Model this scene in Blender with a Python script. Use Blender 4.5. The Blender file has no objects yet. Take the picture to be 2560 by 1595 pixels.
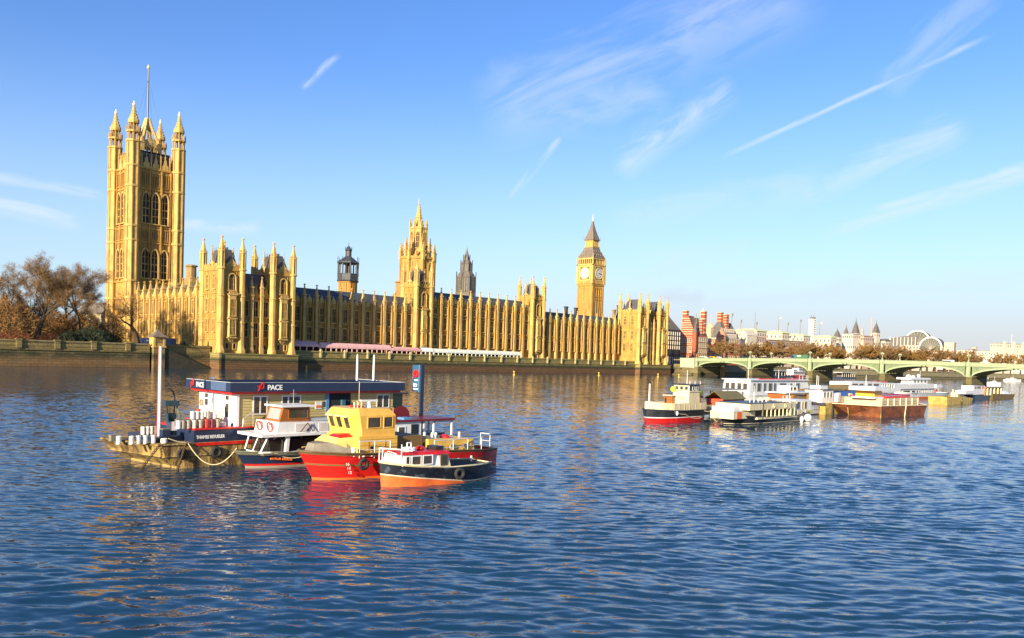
import bpy, math, random
import numpy as np
from mathutils import Vector, Matrix
R=math.radians
random.seed(7)
sc=bpy.context.scene
COL=sc.collection
# ------------------------------------------------------------------ camera
# world: +Y runs down river along the palace front, +X is towards the near bank, z=0 is the water
CX,CY,CZ,YAW,PITCH,ROLL,FPX,PX,PY=272.603,-138.131,7.983,0.7591,-0.03417,0.03324,2046.34,1280.0,960.06
cam=bpy.data.cameras.new('camera'); camo=bpy.data.objects.new('camera',cam); COL.objects.link(camo)
_f=Vector((-math.sin(YAW)*math.cos(PITCH),math.cos(YAW)*math.cos(PITCH),math.sin(PITCH)))
_r0=Vector((math.cos(YAW),math.sin(YAW),0)); _u0=_r0.cross(_f)
_r=_r0*math.cos(ROLL)+_u0*math.sin(ROLL); _u=-_r0*math.sin(ROLL)+_u0*math.cos(ROLL)
M=Matrix((( _r.x,_u.x,-_f.x,CX),(_r.y,_u.y,-_f.y,CY),(_r.z,_u.z,-_f.z,CZ),(0,0,0,1)))
camo.matrix_world=M
cam.sensor_fit='HORIZONTAL'; cam.sensor_width=36; cam.lens=36*FPX/2560
cam.shift_x=(1280-PX)/2560; cam.shift_y=(PY-797.5)/2560
cam.clip_start=.5; cam.clip_end=30000
sc.camera=camo
CAM=Vector((CX,CY,CZ))
def ray(x,y): return _f+_r*((x-PX)/FPX)-_u*((y-PY)/FPX)
def onX(x,y,v): d=ray(x,y); return CAM+d*((v-CX)/d.x)
def onY(x,y,v): d=ray(x,y); return CAM+d*((v-CY)/d.y)
def onZ(x,y,v): d=ray(x,y); return CAM+d*((v-CZ)/d.z)
def at(x,y,D): return CAM+ray(x,y)*D
# ------------------------------------------------------------------ light
SUN_EL=R(17); SX,SY=.25,-.968           # the sun stands low, a little east of due up-river
sun=bpy.data.lights.new('sun','SUN'); sun.energy=5.0; sun.angle=R(.5); sun.color=(1,.88,.66)
suno=bpy.data.objects.new('sun',sun); COL.objects.link(suno)
sd=Vector((SX*math.cos(SUN_EL),SY*math.cos(SUN_EL),math.sin(SUN_EL)))
suno.rotation_euler=sd.to_track_quat('Z','Y').to_euler(); suno.location=(300,-300,200)
sc.view_settings.view_transform='Standard'; sc.view_settings.look='None'; sc.view_settings.exposure=1.12; sc.view_settings.gamma=1
W=bpy.data.worlds.new('World'); sc.world=W; W.use_nodes=True
nt=W.node_tree; N=nt.nodes; L=nt.links; N.clear()
def wn(t,**k):
    n=N.new(t)
    for a,b in k.items(): setattr(n,a,b)
    return n
out=wn('ShaderNodeOutputWorld'); bg=wn('ShaderNodeBackground'); L.new(bg.outputs[0],out.inputs[0])
sky=wn('ShaderNodeTexSky',sky_type='NISHITA',sun_disc=False,sun_elevation=SUN_EL,sun_rotation=math.atan2(SX,SY),altitude=0,air_density=1.0,dust_density=.4,ozone_density=2.2)
bg.inputs[1].default_value=.082
hs=wn('ShaderNodeHueSaturation'); hs.inputs['Saturation'].default_value=1.25; hs.inputs['Value'].default_value=1.0
L.new(sky.outputs[0],hs.inputs['Color'])
tc=wn('ShaderNodeTexCoord')
def vmath(op,a,b=None):
    n=wn('ShaderNodeVectorMath',operation=op)
    for i,s in enumerate((a,b)):
        if s is None: continue
        if isinstance(s,(tuple,Vector)): n.inputs[i].default_value=tuple(s)
        else: L.new(s,n.inputs[i])
    return n.outputs['Value' if op in('DOT_PRODUCT','LENGTH') else 'Vector']
def fmath(op,a,b=None,c=None,clamp=False):
    n=wn('ShaderNodeMath',operation=op,use_clamp=clamp)
    for i,s in enumerate((a,b,c)):
        if s is None: continue
        if isinstance(s,(int,float)): n.inputs[i].default_value=s
        else: L.new(s,n.inputs[i])
    return n.outputs[0]
def mrange(v,a,b,c=0,d=1,smooth=True):
    n=wn('ShaderNodeMapRange'); n.interpolation_type='SMOOTHSTEP' if smooth else 'LINEAR'
    L.new(v,n.inputs['Value'])
    for k,x in zip(('From Min','From Max','To Min','To Max'),(a,b,c,d)): n.inputs[k].default_value=x
    return n.outputs[0]
D=vmath('NORMALIZE',tc.outputs['Generated'])
# streaks of cirrus: each lies along an arc of the sky between two directions
def streak(p,q,w,soft,amt,nsc=(30,.35),seed=0,fade=.16):
    a=ray(*p).normalized(); b=ray(*q).normalized(); n=a.cross(b).normalized(); t=n.cross(a).normalized()
    ang=math.acos(max(-1,min(1,a.dot(b))))
    along=fmath('ARCTAN2',vmath('DOT_PRODUCT',D,t),vmath('DOT_PRODUCT',D,a))
    acr=vmath('DOT_PRODUCT',D,n)
    cmb=wn('ShaderNodeCombineXYZ')
    L.new(fmath('MULTIPLY',along,nsc[0]*nsc[1]),cmb.inputs[0]); L.new(fmath('MULTIPLY',acr,nsc[0]),cmb.inputs[1]); cmb.inputs[2].default_value=seed
    no=wn('ShaderNodeTexNoise'); no.inputs['Scale'].default_value=1; no.inputs['Detail'].default_value=4.5; no.inputs['Roughness'].default_value=.62; no.inputs['Distortion'].default_value=.6
    L.new(cmb.outputs[0],no.inputs['Vector'])
    nz=no.outputs[0]
    wob=fmath('MULTIPLY_ADD',fmath('SUBTRACT',nz,.5),w*soft,acr)
    m=mrange(fmath('ABSOLUTE',wob),0,w,1,0)
    m=fmath('MULTIPLY',m,mrange(along,0,ang*fade)); m=fmath('MULTIPLY',m,mrange(along,ang*(1-fade),ang,1,0))
    m=fmath('MULTIPLY',m,mrange(nz,.30,.64))
    return fmath('MULTIPLY',m,min(.9,amt*1.1))
masks=[]
for a in [((1180,330),(2100,-60),.06,1.8,.27,(24,.25),1),((1230,300),(2050,-10),.02,1.4,.24,(36,.18),2),
          ((1780,405),(2500,80),.0045,1.8,.45,(60,.12),3),((1530,440),(1850,200),.026,1.6,.42,(40,.3),4),
          ((1262,510),(1410,335),.006,1.2,.6,(70,.2),5),((1240,310),(1700,250),.04,2,.22,(28,.4),6),
          ((750,225),(850,130),.006,2,.45,(60,.3),7),((-120,490),(220,560),.016,1.6,.7,(40,.25),8),((-120,430),(290,495),.009,2,.45,(50,.2),9),
          ((420,560),(660,572),.012,2,.65,(45,.3),10),((2040,590),(2680,400),.016,1.8,.5,(40,.2),11),((2150,540),(2680,390),.008,1.6,.5,(50,.2),12),
          ((1960,500),(2440,310),.028,2,.4,(32,.3),13),((2040,710),(2140,675),.005,1.5,.4,(70,.3),14),((1600,760),(2700,680),.03,2.5,.4,(25,.25),15),
          ((1560,760),(1780,750),.02,2,.75,(40,.5),16),((1560,690),(1900,640),.03,2,.25,(30,.3),17),((1500,560),(2100,470),.03,2,.2,(30,.3),18),
          ((2200,240),(2500,-40),.03,2.5,.2,(30,.3),19)]:
    masks.append(streak(*a))
m=masks[0]
for k in masks[1:]: m=fmath('MAXIMUM',m,k)
# thin veil near the horizon
el=wn('ShaderNodeSeparateXYZ'); L.new(D,el.inputs[0])
veil=fmath('MULTIPLY',mrange(el.outputs[2],-.02,.34,1,0),.8)
mx=wn('ShaderNodeMix',data_type='RGBA'); tn=wn('ShaderNodeMix',data_type='RGBA',blend_type='MULTIPLY'); tn.inputs['Factor'].default_value=1; L.new(hs.outputs[0],tn.inputs['A']); tn.inputs['B'].default_value=(1.17,1.04,1.3,1)
L.new(m,mx.inputs['Factor']); L.new(tn.outputs['Result'],mx.inputs['A']); mx.inputs['B'].default_value=(5.4,5.6,6.2,1)
mv=wn('ShaderNodeMix',data_type='RGBA'); L.new(veil,mv.inputs['Factor']); L.new(mx.outputs['Result'],mv.inputs['A']); mv.inputs['B'].default_value=(3.0,4.3,5.2,1)
rd=ray(2560,900).normalized()
w2=fmath('MULTIPLY',fmath('MULTIPLY',mrange(el.outputs[2],-.01,.13,1,0),mrange(vmath('DOT_PRODUCT',D,rd),.72,1.0)),.8)
mw=wn('ShaderNodeMix',data_type='RGBA'); L.new(w2,mw.inputs['Factor']); L.new(mv.outputs['Result'],mw.inputs['A']); mw.inputs['B'].default_value=(4.0,3.85,3.9,1)
L.new(mw.outputs['Result'],bg.inputs[0])
# ------------------------------------------------------------------ materials
MATS={}
def mat(name,c,rough=.7,c2=None,sc_=1.,amt=1.,metal=0,bump=0,bsc=None,spec=.5,stretch=None,detail=5,thr=(.35,.65),coord='pos'):
    if name in MATS: return MATS[name]
    m=bpy.data.materials.new(name); m.use_nodes=True; t=m.node_tree; b=t.nodes['Principled BSDF']
    b.inputs['Roughness'].default_value=rough; b.inputs['Metallic'].default_value=metal; b.inputs['Specular IOR Level'].default_value=spec
    b.inputs['Base Color'].default_value=(*c,1)
    def vec():
        g=t.nodes.new('ShaderNodeNewGeometry') if coord=='pos' else t.nodes.new('ShaderNodeTexCoord')
        o=g.outputs['Position' if coord=='pos' else 'Object']
        if stretch:
            mp=t.nodes.new('ShaderNodeMapping'); mp.inputs['Scale'].default_value=stretch; t.links.new(o,mp.inputs[0]); o=mp.outputs[0]
        return o
    if c2:
        n=t.nodes.new('ShaderNodeTexNoise'); n.inputs['Scale'].default_value=sc_; n.inputs['Detail'].default_value=detail; n.inputs['Roughness'].default_value=.65
        t.links.new(vec(),n.inputs['Vector'])
        r=t.nodes.new('ShaderNodeMapRange'); r.inputs[1].default_value=thr[0]; r.inputs[2].default_value=thr[1]; r.inputs[4].default_value=amt; t.links.new(n.outputs[0],r.inputs[0])
        x=t.nodes.new('ShaderNodeMix'); x.data_type='RGBA'; t.links.new(r.outputs[0],x.inputs['Factor'])
        x.inputs['A'].default_value=(*c,1); x.inputs['B'].default_value=(*c2,1); t.links.new(x.outputs['Result'],b.inputs['Base Color'])
    if bump:
        n=t.nodes.new('ShaderNodeTexNoise'); n.inputs['Scale'].default_value=bsc or sc_*3; n.inputs['Detail'].default_value=6
        t.links.new(vec(),n.inputs['Vector'])
        bp=t.nodes.new('ShaderNodeBump'); bp.inputs['Strength'].default_value=bump; bp.inputs['Distance'].default_value=.3
        t.links.new(n.outputs[0],bp.inputs['Height']); t.links.new(bp.outputs[0],b.inputs['Normal'])
    MATS[name]=m; return m
STONE=mat('honey_limestone_shade_brown',(.45,.245,.048),.8,(.20,.095,.02),.45,.9,bump=.35,bsc=1.2,stretch=(1,1,.3),thr=(.42,.75))  # wall stone, made browner to paint in the deep shade of the bays
STONE2=mat('carved_limestone_lit_pale',(.55,.345,.095),.8,(.27,.15,.038),.6,.9,bump=.3,bsc=2,stretch=(1,1,.35),thr=(.42,.75))  # carved trim, made paler to paint sunlight onto edges and buttresses
STONED=mat('weathered_limestone',(.34,.21,.07),.85,(.20,.12,.04),.5,.9,bump=.4,bsc=1.5)
SLATE=mat('cast_iron_roof',(.045,.05,.065),.5,(.09,.085,.085),.6,.8,stretch=(1,1,.3))
GLASSD=mat('dark_leaded_glass',(.014,.010,.007),.35,(.05,.03,.015),.5,.9,spec=.18)
IRON=mat('dark_iron',(.03,.035,.045),.5,(.07,.065,.06),.7,.8)
LEADR=mat('grey_lead_roof',(.13,.10,.075),.55,(.22,.17,.11),.8,.8)
GOLD=mat('gilding',(.75,.5,.14),.4)
WHITE=mat('white_paint',(.80,.80,.78),.45,(.62,.60,.55),1.2,.5)
BLACK=mat('black_paint',(.012,.012,.015),.4,(.035,.033,.03),1.5,.6)
# ------------------------------------------------------------------ mesh builder
class MB:
    def __init__(s): s.v=[]; s.f=[]; s.m=[]; s.sm=[]; s.cur=0; s.xf=None; s.smooth=False
    def add(s,vs,fs):
        b=len(s.v)
        if s.xf is not None: vs=[tuple(s.xf@Vector(v)) for v in vs]
        s.v.extend(vs)
        for f in fs: s.f.append([b+i for i in f]); s.m.append(s.cur); s.sm.append(s.smooth)
        return s
    def box(s,x0,x1,y0,y1,z0,z1):
        return s.add([(x0,y0,z0),(x1,y0,z0),(x1,y1,z0),(x0,y1,z0),(x0,y0,z1),(x1,y0,z1),(x1,y1,z1),(x0,y1,z1)],
            [(0,3,2,1),(4,5,6,7),(0,1,5,4),(1,2,6,5),(2,3,7,6),(3,0,4,7)])
    def rings(s,rs,close=True,cap0=True,cap1=True):
        n=len(rs[0]); vs=[p for r in rs for p in r]; fs=[]
        for k in range(len(rs)-1):
            for i in range(n if close else n-1):
                j=(i+1)%n; fs.append((k*n+i,k*n+j,(k+1)*n+j,(k+1)*n+i))
        if cap0 and close: fs.append(tuple(range(n-1,-1,-1)))
        if cap1 and close: fs.append(tuple(range((len(rs)-1)*n,len(rs)*n)))
        return s.add(vs,fs)
    def lathe(s,cx,cy,prof,n=8,rot=None,sq=(1,1)):
        a0=math.pi/n if rot is None else rot
        return s.rings([[(cx+max(r,.001)*math.cos(a0+2*math.pi*i/n)*sq[0],cy+max(r,.001)*math.sin(a0+2*math.pi*i/n)*sq[1],z) for i in range(n)] for r,z in prof])
    def sqf(s,cx,cy,prof):   # square section profile, half width
        return s.rings([[(cx-h,cy-h,z),(cx+h,cy-h,z),(cx+h,cy+h,z),(cx-h,cy+h,z)] for h,z in prof])
    def tube(s,p,q,r,n=5,r2=None):
        p=Vector(p);q=Vector(q);d=q-p
        if d.length<1e-6: return s
        d.normalize(); a=d.orthogonal().normalized(); b=d.cross(a); r2=r if r2 is None else r2
        ring=lambda c,rr:[tuple(c+(a*math.cos(2*math.pi*i/n)+b*math.sin(2*math.pi*i/n))*rr) for i in range(n)]
        return s.rings([ring(p,r),ring(q,r2)])
    def path(s,pts,r,n=5):
        for a,b in zip(pts[:-1],pts[1:]): s.tube(a,b,r,n)
        return s
    def poly(s,pts,h):       # polygon in a plane extruded by vector h
        n=len(pts); h=Vector(h); vs=[tuple(p) for p in pts]+[tuple(Vector(p)+h) for p in pts]
        return s.add(vs,[tuple(range(n)),tuple(range(2*n-1,n-1,-1))]+[(i,i+n,(i+1)%n+n,(i+1)%n) for i in range(n)])
    def torus(s,c,ax,R0,r,n=14,k=6):
        c=Vector(c);ax=Vector(ax).normalized();a=ax.orthogonal().normalized();b=ax.cross(a)
        rs=[]
        for i in range(n+1):
            t=2*math.pi*i/n; e=a*math.cos(t)+b*math.sin(t)
            rs.append([tuple(c+e*(R0+r*math.cos(2*math.pi*j/k))+ax*(r*math.sin(2*math.pi*j/k))) for j in range(k)])
        return s.rings(rs,True,False,False)
    def ball(s,c,r,n=8,m=6,sz=1):
        return s.lathe(c[0],c[1],[(r*math.sin(math.pi*i/m),c[2]-r*sz*math.cos(math.pi*i/m)) for i in range(m+1)],n)
    def mesh(s,name,mats):
        me=bpy.data.meshes.new(name); me.from_pydata(s.v,[],s.f)
        for x in (mats if isinstance(mats,(list,tuple)) else [mats]): me.materials.append(x)
        me.polygons.foreach_set('material_index',s.m); me.polygons.foreach_set('use_smooth',s.sm); me.update()
        return me
    def part(s,name,mats,parent=None,loc=(0,0,0),rz=0): return put(name,s.mesh(name,mats),parent,loc,rz)
def put(name,me,parent=None,loc=(0,0,0),rz=0,scale=None):
    o=bpy.data.objects.new(name,me); COL.objects.link(o); o.parent=parent; o.location=loc; o.rotation_euler=(0,0,rz)
    if scale: o.scale=scale
    return o
def tag(o,label,cat,group=None,kind=None):
    o['label']=label; o['category']=cat
    if group: o['group']=group
    if kind: o['kind']=kind
    return o
def thing(name,label,cat,loc=(0,0,0),rz=0,group=None):
    return tag(put(name,None,None,loc,rz),label,cat,group)
def dup(root,loc,rz=None,label=None,scale=None):
    def cp(o,p):
        c=o.copy(); COL.objects.link(c); c.parent=p
        for ch in o.children: cp(ch,c)
        return c
    r=cp(root,None); r.location=loc
    if rz is not None: r.rotation_euler=(0,0,rz)
    if label: r['label']=label
    if scale: r.scale=scale
    return r
# ------------------------------------------------------------------ gothic pieces
def arch_pts(w,h,spring,n=5):       # pointed arch outline in x,z from bottom-left round to bottom-right
    pts=[(-w/2,0),(-w/2,spring)]
    for i in range(1,n+1):
        t=i/n; pts.append((-w/2+w/2*(1-math.cos(t*math.pi/2))**.9, spring+(h-spring)*math.sin(t*math.pi/2)**.9))
    pts+= [(-x,z) for x,z in pts[-2::-1]]
    return pts
_wc={}
def window_mesh(w,h,lights=3,transoms=1,arch=True,jam=.35,out=.55,mull=.14):
    k=(w,h,lights,transoms,arch,jam,out,mull)
    if k in _wc: return _wc[k]
    sp=h*.74 if arch else h
    pts=arch_pts(w,h,sp) if arch else [(-w/2,0),(-w/2,h),(w/2,h),(w/2,0)]
    opts=arch_pts(w+2*jam,h+jam*1.3,sp) if arch else [(-w/2-jam,0),(-w/2-jam,h+jam),(w/2+jam,h+jam),(w/2+jam,0)]
    g=MB(); g.poly([(x,-.03,z) for x,z in pts],(0,.05,0))
    fr=MB(); n=len(pts)
    vs=[(x,-out,z) for x,z in opts]+[(x,-out,z) for x,z in pts]+[(x,.02,z) for x,z in opts]+[(x,.02,z) for x,z in pts]
    fs=[]
    for i in range(n-1):
        j=i+1; fs+=[(i,j,n+j,n+i),(2*n+i,i+0,0+j,2*n+j)[::-1],(n+i,n+j,3*n+j,3*n+i)]
    fr.add(vs,fs)
    fr.box(-w/2-jam*1.3,w/2+jam*1.3,-out-.15,.02,-.4,-.01)
    def ztop(x):
        if not arch: return h
        for (xa,za),(xb,zb) in zip(pts[:-1],pts[1:]):
            if xa<=x<=xb and xb>xa: return za+(zb-za)*(x-xa)/(xb-xa)
        return h
    for i in range(1,lights):
        x=-w/2+w*i/lights; fr.box(x-mull/2,x+mull/2,-.22,-.035,0,ztop(x)-.02)
    for i in range(1,transoms+1):
        z=sp*i/(transoms+1); fr.box(-w/2+.01,w/2-.01,-.17,-.04,z-mull*.7,z+mull*.7)
    if arch: fr.box(-w/2+.01,w/2-.01,-.18,-.045,sp-.1,sp+.1)
    _wc[k]=(fr.mesh('window',STONE2),g.mesh('pane',GLASSD)); return _wc[k]
def window(parent,x,y,z,w,h,rz=0,**k):
    a,b=window_mesh(w,h,**k); o=put('window',a,parent,(x,y,z),rz); put('pane',b,o); return o
def pinn(b,x,y,z0,w,zs,zt,n=4):     # square shaft with gablets and a crocketed spike
    b.lathe(x,y,[(w*.72,z0),(w*.72,zs),(w*.95,zs),(w*.95,zs+.35),(w*.6,zs+.5),(w*.16,zt-.9),(w*.42,zt-.75),(w*.42,zt-.55),(w*.08,zt-.35),(.02,zt)],n,math.pi/4 if n==4 else None)
_bc={}
def buttress_mesh(w,d,h,zs,tip,z0):
    k=(w,d,h,zs,tip,z0)
    if k in _bc: return _bc[k]
    b=MB()
    b.box(-w/2-.12,w/2+.12,-d-.15,.02,z0,z0+2.2)
    b.box(-w/2,w/2,-d,.02,z0+2.2,z0+(h-z0)*.52); b.box(-w/2-.1,w/2+.1,-d-.1,.02,z0+(h-z0)*.52,z0+(h-z0)*.52+.35)
    b.box(-w/2+.06,w/2-.06,-d+.1,.02,z0+(h-z0)*.52+.35,h); b.box(-w/2-.1,w/2+.1,-d-.1,.02,h,h+.4)
    for z in (z0+4.4,z0+9.8):
        b.box(-w/2-.07,w/2+.07,-d-.07,.0,z,z+.25)
    pinn(b,0,-d/2-.05,h+.4,w*.92,zs,tip)
    _bc[k]=b.mesh('buttress',STONE2); return _bc[k]
# a length of palace front: x along the front, -y outwards
def palace_range(name,label,loc,rz,n,bay,z0,zc,zp,ztip,zr,rows,depth=12,lone=True,firstbut=True,lastbut=False,gable=True,bd=1.35,roofgap=0):
    T=thing(name,label,'palace wing',loc,rz); Lr=n*bay
    b=MB(); b.box(0,Lr,0,depth,z0-2,zc)
    b.box(0,Lr,-.35,.0,zc,zc+.5); b.box(0,Lr,-.12,.7,zc+.5,zp-.3); b.box(0,Lr,-.25,.75,zp-.3,zp)
    for z in [r[0]-1.15 for r in rows]+[r[0]+r[1]+.75 for r in rows[:-1]]: b.box(0,Lr,-.28,0,z,z+.3)
    for k in range(n):      # shallow ribs and panel tracery between the windows
        for fx in (.17,.235,.765,.83):
            b.box(k*bay+bay*fx-.09,k*bay+bay*fx+.09,-.2,0,z0,zc)
        b.box(k*bay+bay*.70,k*bay+bay*.79,-1.05,0,rows[0][0]-.5,zc+.2)       # statue shaft on the far jamb
        pinn(b,k*bay+bay*.745,-.6,zc+.2,.42,zp+.4,zp+2.0)
        for fx in (.36,.5,.64):                                  # carved shields between the storeys
            for r in rows[1:]: b.lathe(k*bay+bay*fx,-.1,[(.05,r[0]-1.0),(.38,r[0]-.75),(.38,r[0]-.35),(.05,r[0]-.1)],6)
    b.part('wall',STONE,T)
    cr=MB()
    x=0.
    while x<Lr-.3: cr.box(x,x+.55,-.2,.35,zp,zp+.75); x+=1.13
    if gable:
        for k in range(n):
            xm=k*bay+bay/2; cr.poly([(xm-1.1,-.3,zp-.3),(xm+1.1,-.3,zp-.3),(xm+.95,-.3,zp+.9),(xm,-.3,zp+2.2),(xm-.95,-.3,zp+.9)],(0,.6,0)); pinn(cr,xm,0,zp+1.6,.3,zp+2.2,zp+3.1)
    cr.box(0,Lr,-.19,.34,zp+.004,zp+.22); cr.part('parapet',STONE2,T)
    rf=MB(); yr=depth*.5
    rf.poly([(-.0,1.2,zc+.3),(0,depth-.4,zc+.3),(0,yr+.5,zr),(0,yr-.5,zr)],(Lr,0,0))
    rf.box(0,Lr,yr-.12,yr+.12,zr,zr+.35)
    for k in range(n*2): rf.box((k+.5)*bay/2-.06,(k+.5)*bay/2+.06,1.2,1.35,zc,zc+.1)
    rf.part('roof',SLATE,T)
    bm=buttress_mesh(1.3,bd,zc+.6,zp+2.2,ztip,z0)
    for k in range(0 if firstbut else 1,n+(1 if lastbut else 0)): put('buttress',bm,T,(k*bay,0,0))
    for k in range(n):
        for (z,h,ar) in rows: window(T,k*bay+bay/2,0,z,2.1,h,arch=ar,lights=3,transoms=1)
    return T
def turret(parent,x,y,z0,zc,tip,r=1.15,name='turret',n=8,fl=1.55):
    b=MB(); zl=zc+ (tip-zc)*.5
    prof=[(r*fl,z0),(r*fl,z0+.9),(r*(.4+fl*.5),z0+2.2),(r*1.06,z0+3.)]
    for z in (z0+(zc-z0)*.36,z0+(zc-z0)*.68,):
        prof+=[(r*1.02,z),(r*1.2,z+.1),(r*1.2,z+.5),(r*.98,z+.65)]
    prof+=[(r*.98,zc),(r*1.3,zc+.2),(r*1.3,zc+.7),(r*.95,zc+1.),(r*.92,zl),(r*1.15,zl+.15),(r*1.15,zl+.5),(r*.72,zl+.7),(r*.78,zl+1.7),(r*.6,zl+2.3),(r*.2,tip-1.3),(r*.42,tip-1.1),(r*.42,tip-.8),(r*.08,tip-.5),(.02,tip)]
    b.lathe(x,y,prof,n)
    for i in range(n):      # panel slots of the lantern stage
        a=2*math.pi*i/n; b.tube((x+r*1.02*math.cos(a+math.pi/n),y+r*1.02*math.sin(a+math.pi/n),zc+1),(x+r*1.02*math.cos(a+math.pi/n),y+r*1.02*math.sin(a+math.pi/n),zl+1.3),.12,4)
    return b.part(name,STONE2,parent)
def front_tower(parent,x0,w,dep,z0,zc,tip,rows,sideRows=None,oriel=True,roofz=42.5,turs=None,r=1.15):
    """one square tower of the river front, x0..x0+w along the front"""
    b=MB(); b.box(x0,x0+w,0,dep,z0-1,zc)
    for z in (z0+4.6,rows[1][0]-1.3,rows[2][0]-1.4,rows[2][0]-3.1,zc-.2): b.box(x0-.3,x0+w+.3,-.3,dep+.3,z,z+.38)
    xm=x0+w/2
    b.box(x0-.2,x0+w+.2,-.2,.45,zc+.18,zc+1.5); b.box(x0-.2,x0+w+.2,dep-.45,dep+.2,zc+.18,zc+1.5); b.box(x0-.2,x0+.45,.45,dep-.45,zc+.18,zc+1.5); b.box(x0+w-.45,x0+w+.2,.45,dep-.45,zc+.18,zc+1.5)
    for k in range(9):      # vertical panel ribs
        fx=x0+w*(k+.5)/9; b.box(fx-.08,fx+.08,-.16,0,z0+5,zc-.3)
        fy=dep*(k+.5)/9
        b.box(x0-.16,x0,fy-.08,fy+.08,z0+5,zc-.3); b.box(x0+w,x0+w+.16,fy-.08,fy+.08,z0+5,zc-.3)
    b.part('tower_wall',STONE,parent)
    c=MB()
    for s in (0,1):         # stepped gables, pierced merlons
        y=-.25 if s==0 else dep-.25
        c.poly([(xm-1.7,y,zc+1.4),(xm+1.7,y,zc+1.4),(xm+1.5,y,zc+2.8),(xm+.7,y,zc+3.2),(xm,y,zc+4.4),(xm-.7,y,zc+3.2),(xm-1.5,y,zc+2.8)],(0,.5,0)); pinn(c,xm,y+.25,zc+3.6,.45,zc+4.8,zc+7.6)
        x=x0-.25 if s==0 else x0+w-.25; ym=dep/2
        c.poly([(x,ym-1.9,zc+1.4),(x,ym+1.9,zc+1.4),(x,ym+1.4,zc+2.6),(x,ym,zc+3.6),(x,ym-1.4,zc+2.6)],(.5,0,0)); pinn(c,x+.25,ym,zc+1.2,.6,zc+5.6,zc+9.2)
    for k in range(int(w/1.2)):
        c.box(x0+.4+k*1.2,x0+1.+k*1.2,-.25,.25,zc+1.5,zc+2.3); c.box(x0+.4+k*1.2,x0+1.+k*1.2,dep-.25,dep+.25,zc+1.5,zc+2.3)
    for k in range(int(dep/1.2)):
        c.box(x0-.25,x0+.25,.4+k*1.2,1.+k*1.2,zc+1.5,zc+2.3); c.box(x0+w-.25,x0+w+.25,.4+k*1.2,1.+k*1.2,zc+1.5,zc+2.3)
    for s in ((x0-.24,x0+w+.24,-.24,.24),(x0-.24,x0+w+.24,dep-.24,dep+.24),(x0-.235,x0+.235,-.2,dep+.2),(x0+w-.235,x0+w+.235,-.2,dep+.2)): c.box(*s,zc+1.504,zc+1.7)
    c.part('parapet',STONE2,parent)
    rf=MB(); rx=w/2-.9; ry=dep/2-.9; ym=dep/2
    rf.rings([[(xm-rx,ym-ry,zc+.6),(xm+rx,ym-ry,zc+.6),(xm+rx,ym+ry,zc+.6),(xm-rx,ym+ry,zc+.6)],[(xm-rx*.45,ym-ry*.6,roofz),(xm+rx*.45,ym-ry*.6,roofz),(xm+rx*.45,ym+ry*.6,roofz),(xm-rx*.45,ym+ry*.6,roofz)]])
    for k in range(7): rf.box(xm-rx*.45,xm-rx*.45+.1,ym-ry*.6+ry*1.2*k/6-.05,ym-ry*.6+ry*1.2*k/6+.05,roofz,roofz+1.0)
    rf.box(xm-.15,xm+.15,ym-ry*.6,ym+ry*.6,roofz,roofz+.8)
    rf.part('tower_roof',SLATE,parent)
    ex=0
    if oriel:
        ex=1.15; o=MB(); ow=1.75
        for z,h,_ in rows[:2]: pass
        za=rows[0][0]-1.0; zb=rows[2][0]-1.6
        o.poly([(xm-ow,0,za),(xm-ow+.5,-ex,za),(xm+ow-.5,-ex,za),(xm+ow,0,za)],(0,0,zb-za))
        o.rings([[(xm-.5,-.05,za-2.2),(xm+.5,-.05,za-2.2),(xm+.5,0,za-2.2),(xm-.5,0,za-2.2)],[(xm-ow+.5,-ex,za),(xm+ow-.5,-ex,za),(xm+ow,0,za),(xm-ow,0,za)]])
        for z in (za,rows[1][0]-1.,zb): o.box(xm-ow-.1,xm+ow+.1,-ex-.2,0,z-.2,z+.2)
        for k in range(7): o.box(xm-ow+.3+k*.47,xm-ow+.6+k*.47,-ex-.15,-ex+.2,zb+.2,zb+1.0)
        o.part('oriel',STONE2,parent)
    for i,(z,h,ar) in enumerate(rows):
        window(parent,xm,-ex if i<2 else 0,z,2.1 if i<2 else 2.6,h,arch=ar,lights=4,transoms=1,jam=.2 if i<2 else .35,out=.3 if i<2 else .55)
    for z,h,ar in (sideRows or []):
        for fy in (.34,.7): window(parent,x0,dep*fy,z,1.7,h,rz=-math.pi/2,arch=ar,lights=3,out=.4,jam=.25)
    for fx in (.32,.68): window(parent,x0+w*fx,0,z0+1.6,1.0,1.9,arch=False,lights=1,transoms=0,out=.25,jam=.2)
    for (tx,ty) in (turs or [(x0,0),(x0+w,0),(x0,dep),(x0+w,dep)]): turret(parent,tx,ty,z0,zc,tip,r)
HP=math.pi/2
ROWS=[(11.8,5.0,False),(19.1,5.6,False)]
ROWSC=[(11.6,5.0,False),(19.1,5.3,False),(26.2,3.0,True)]
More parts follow.
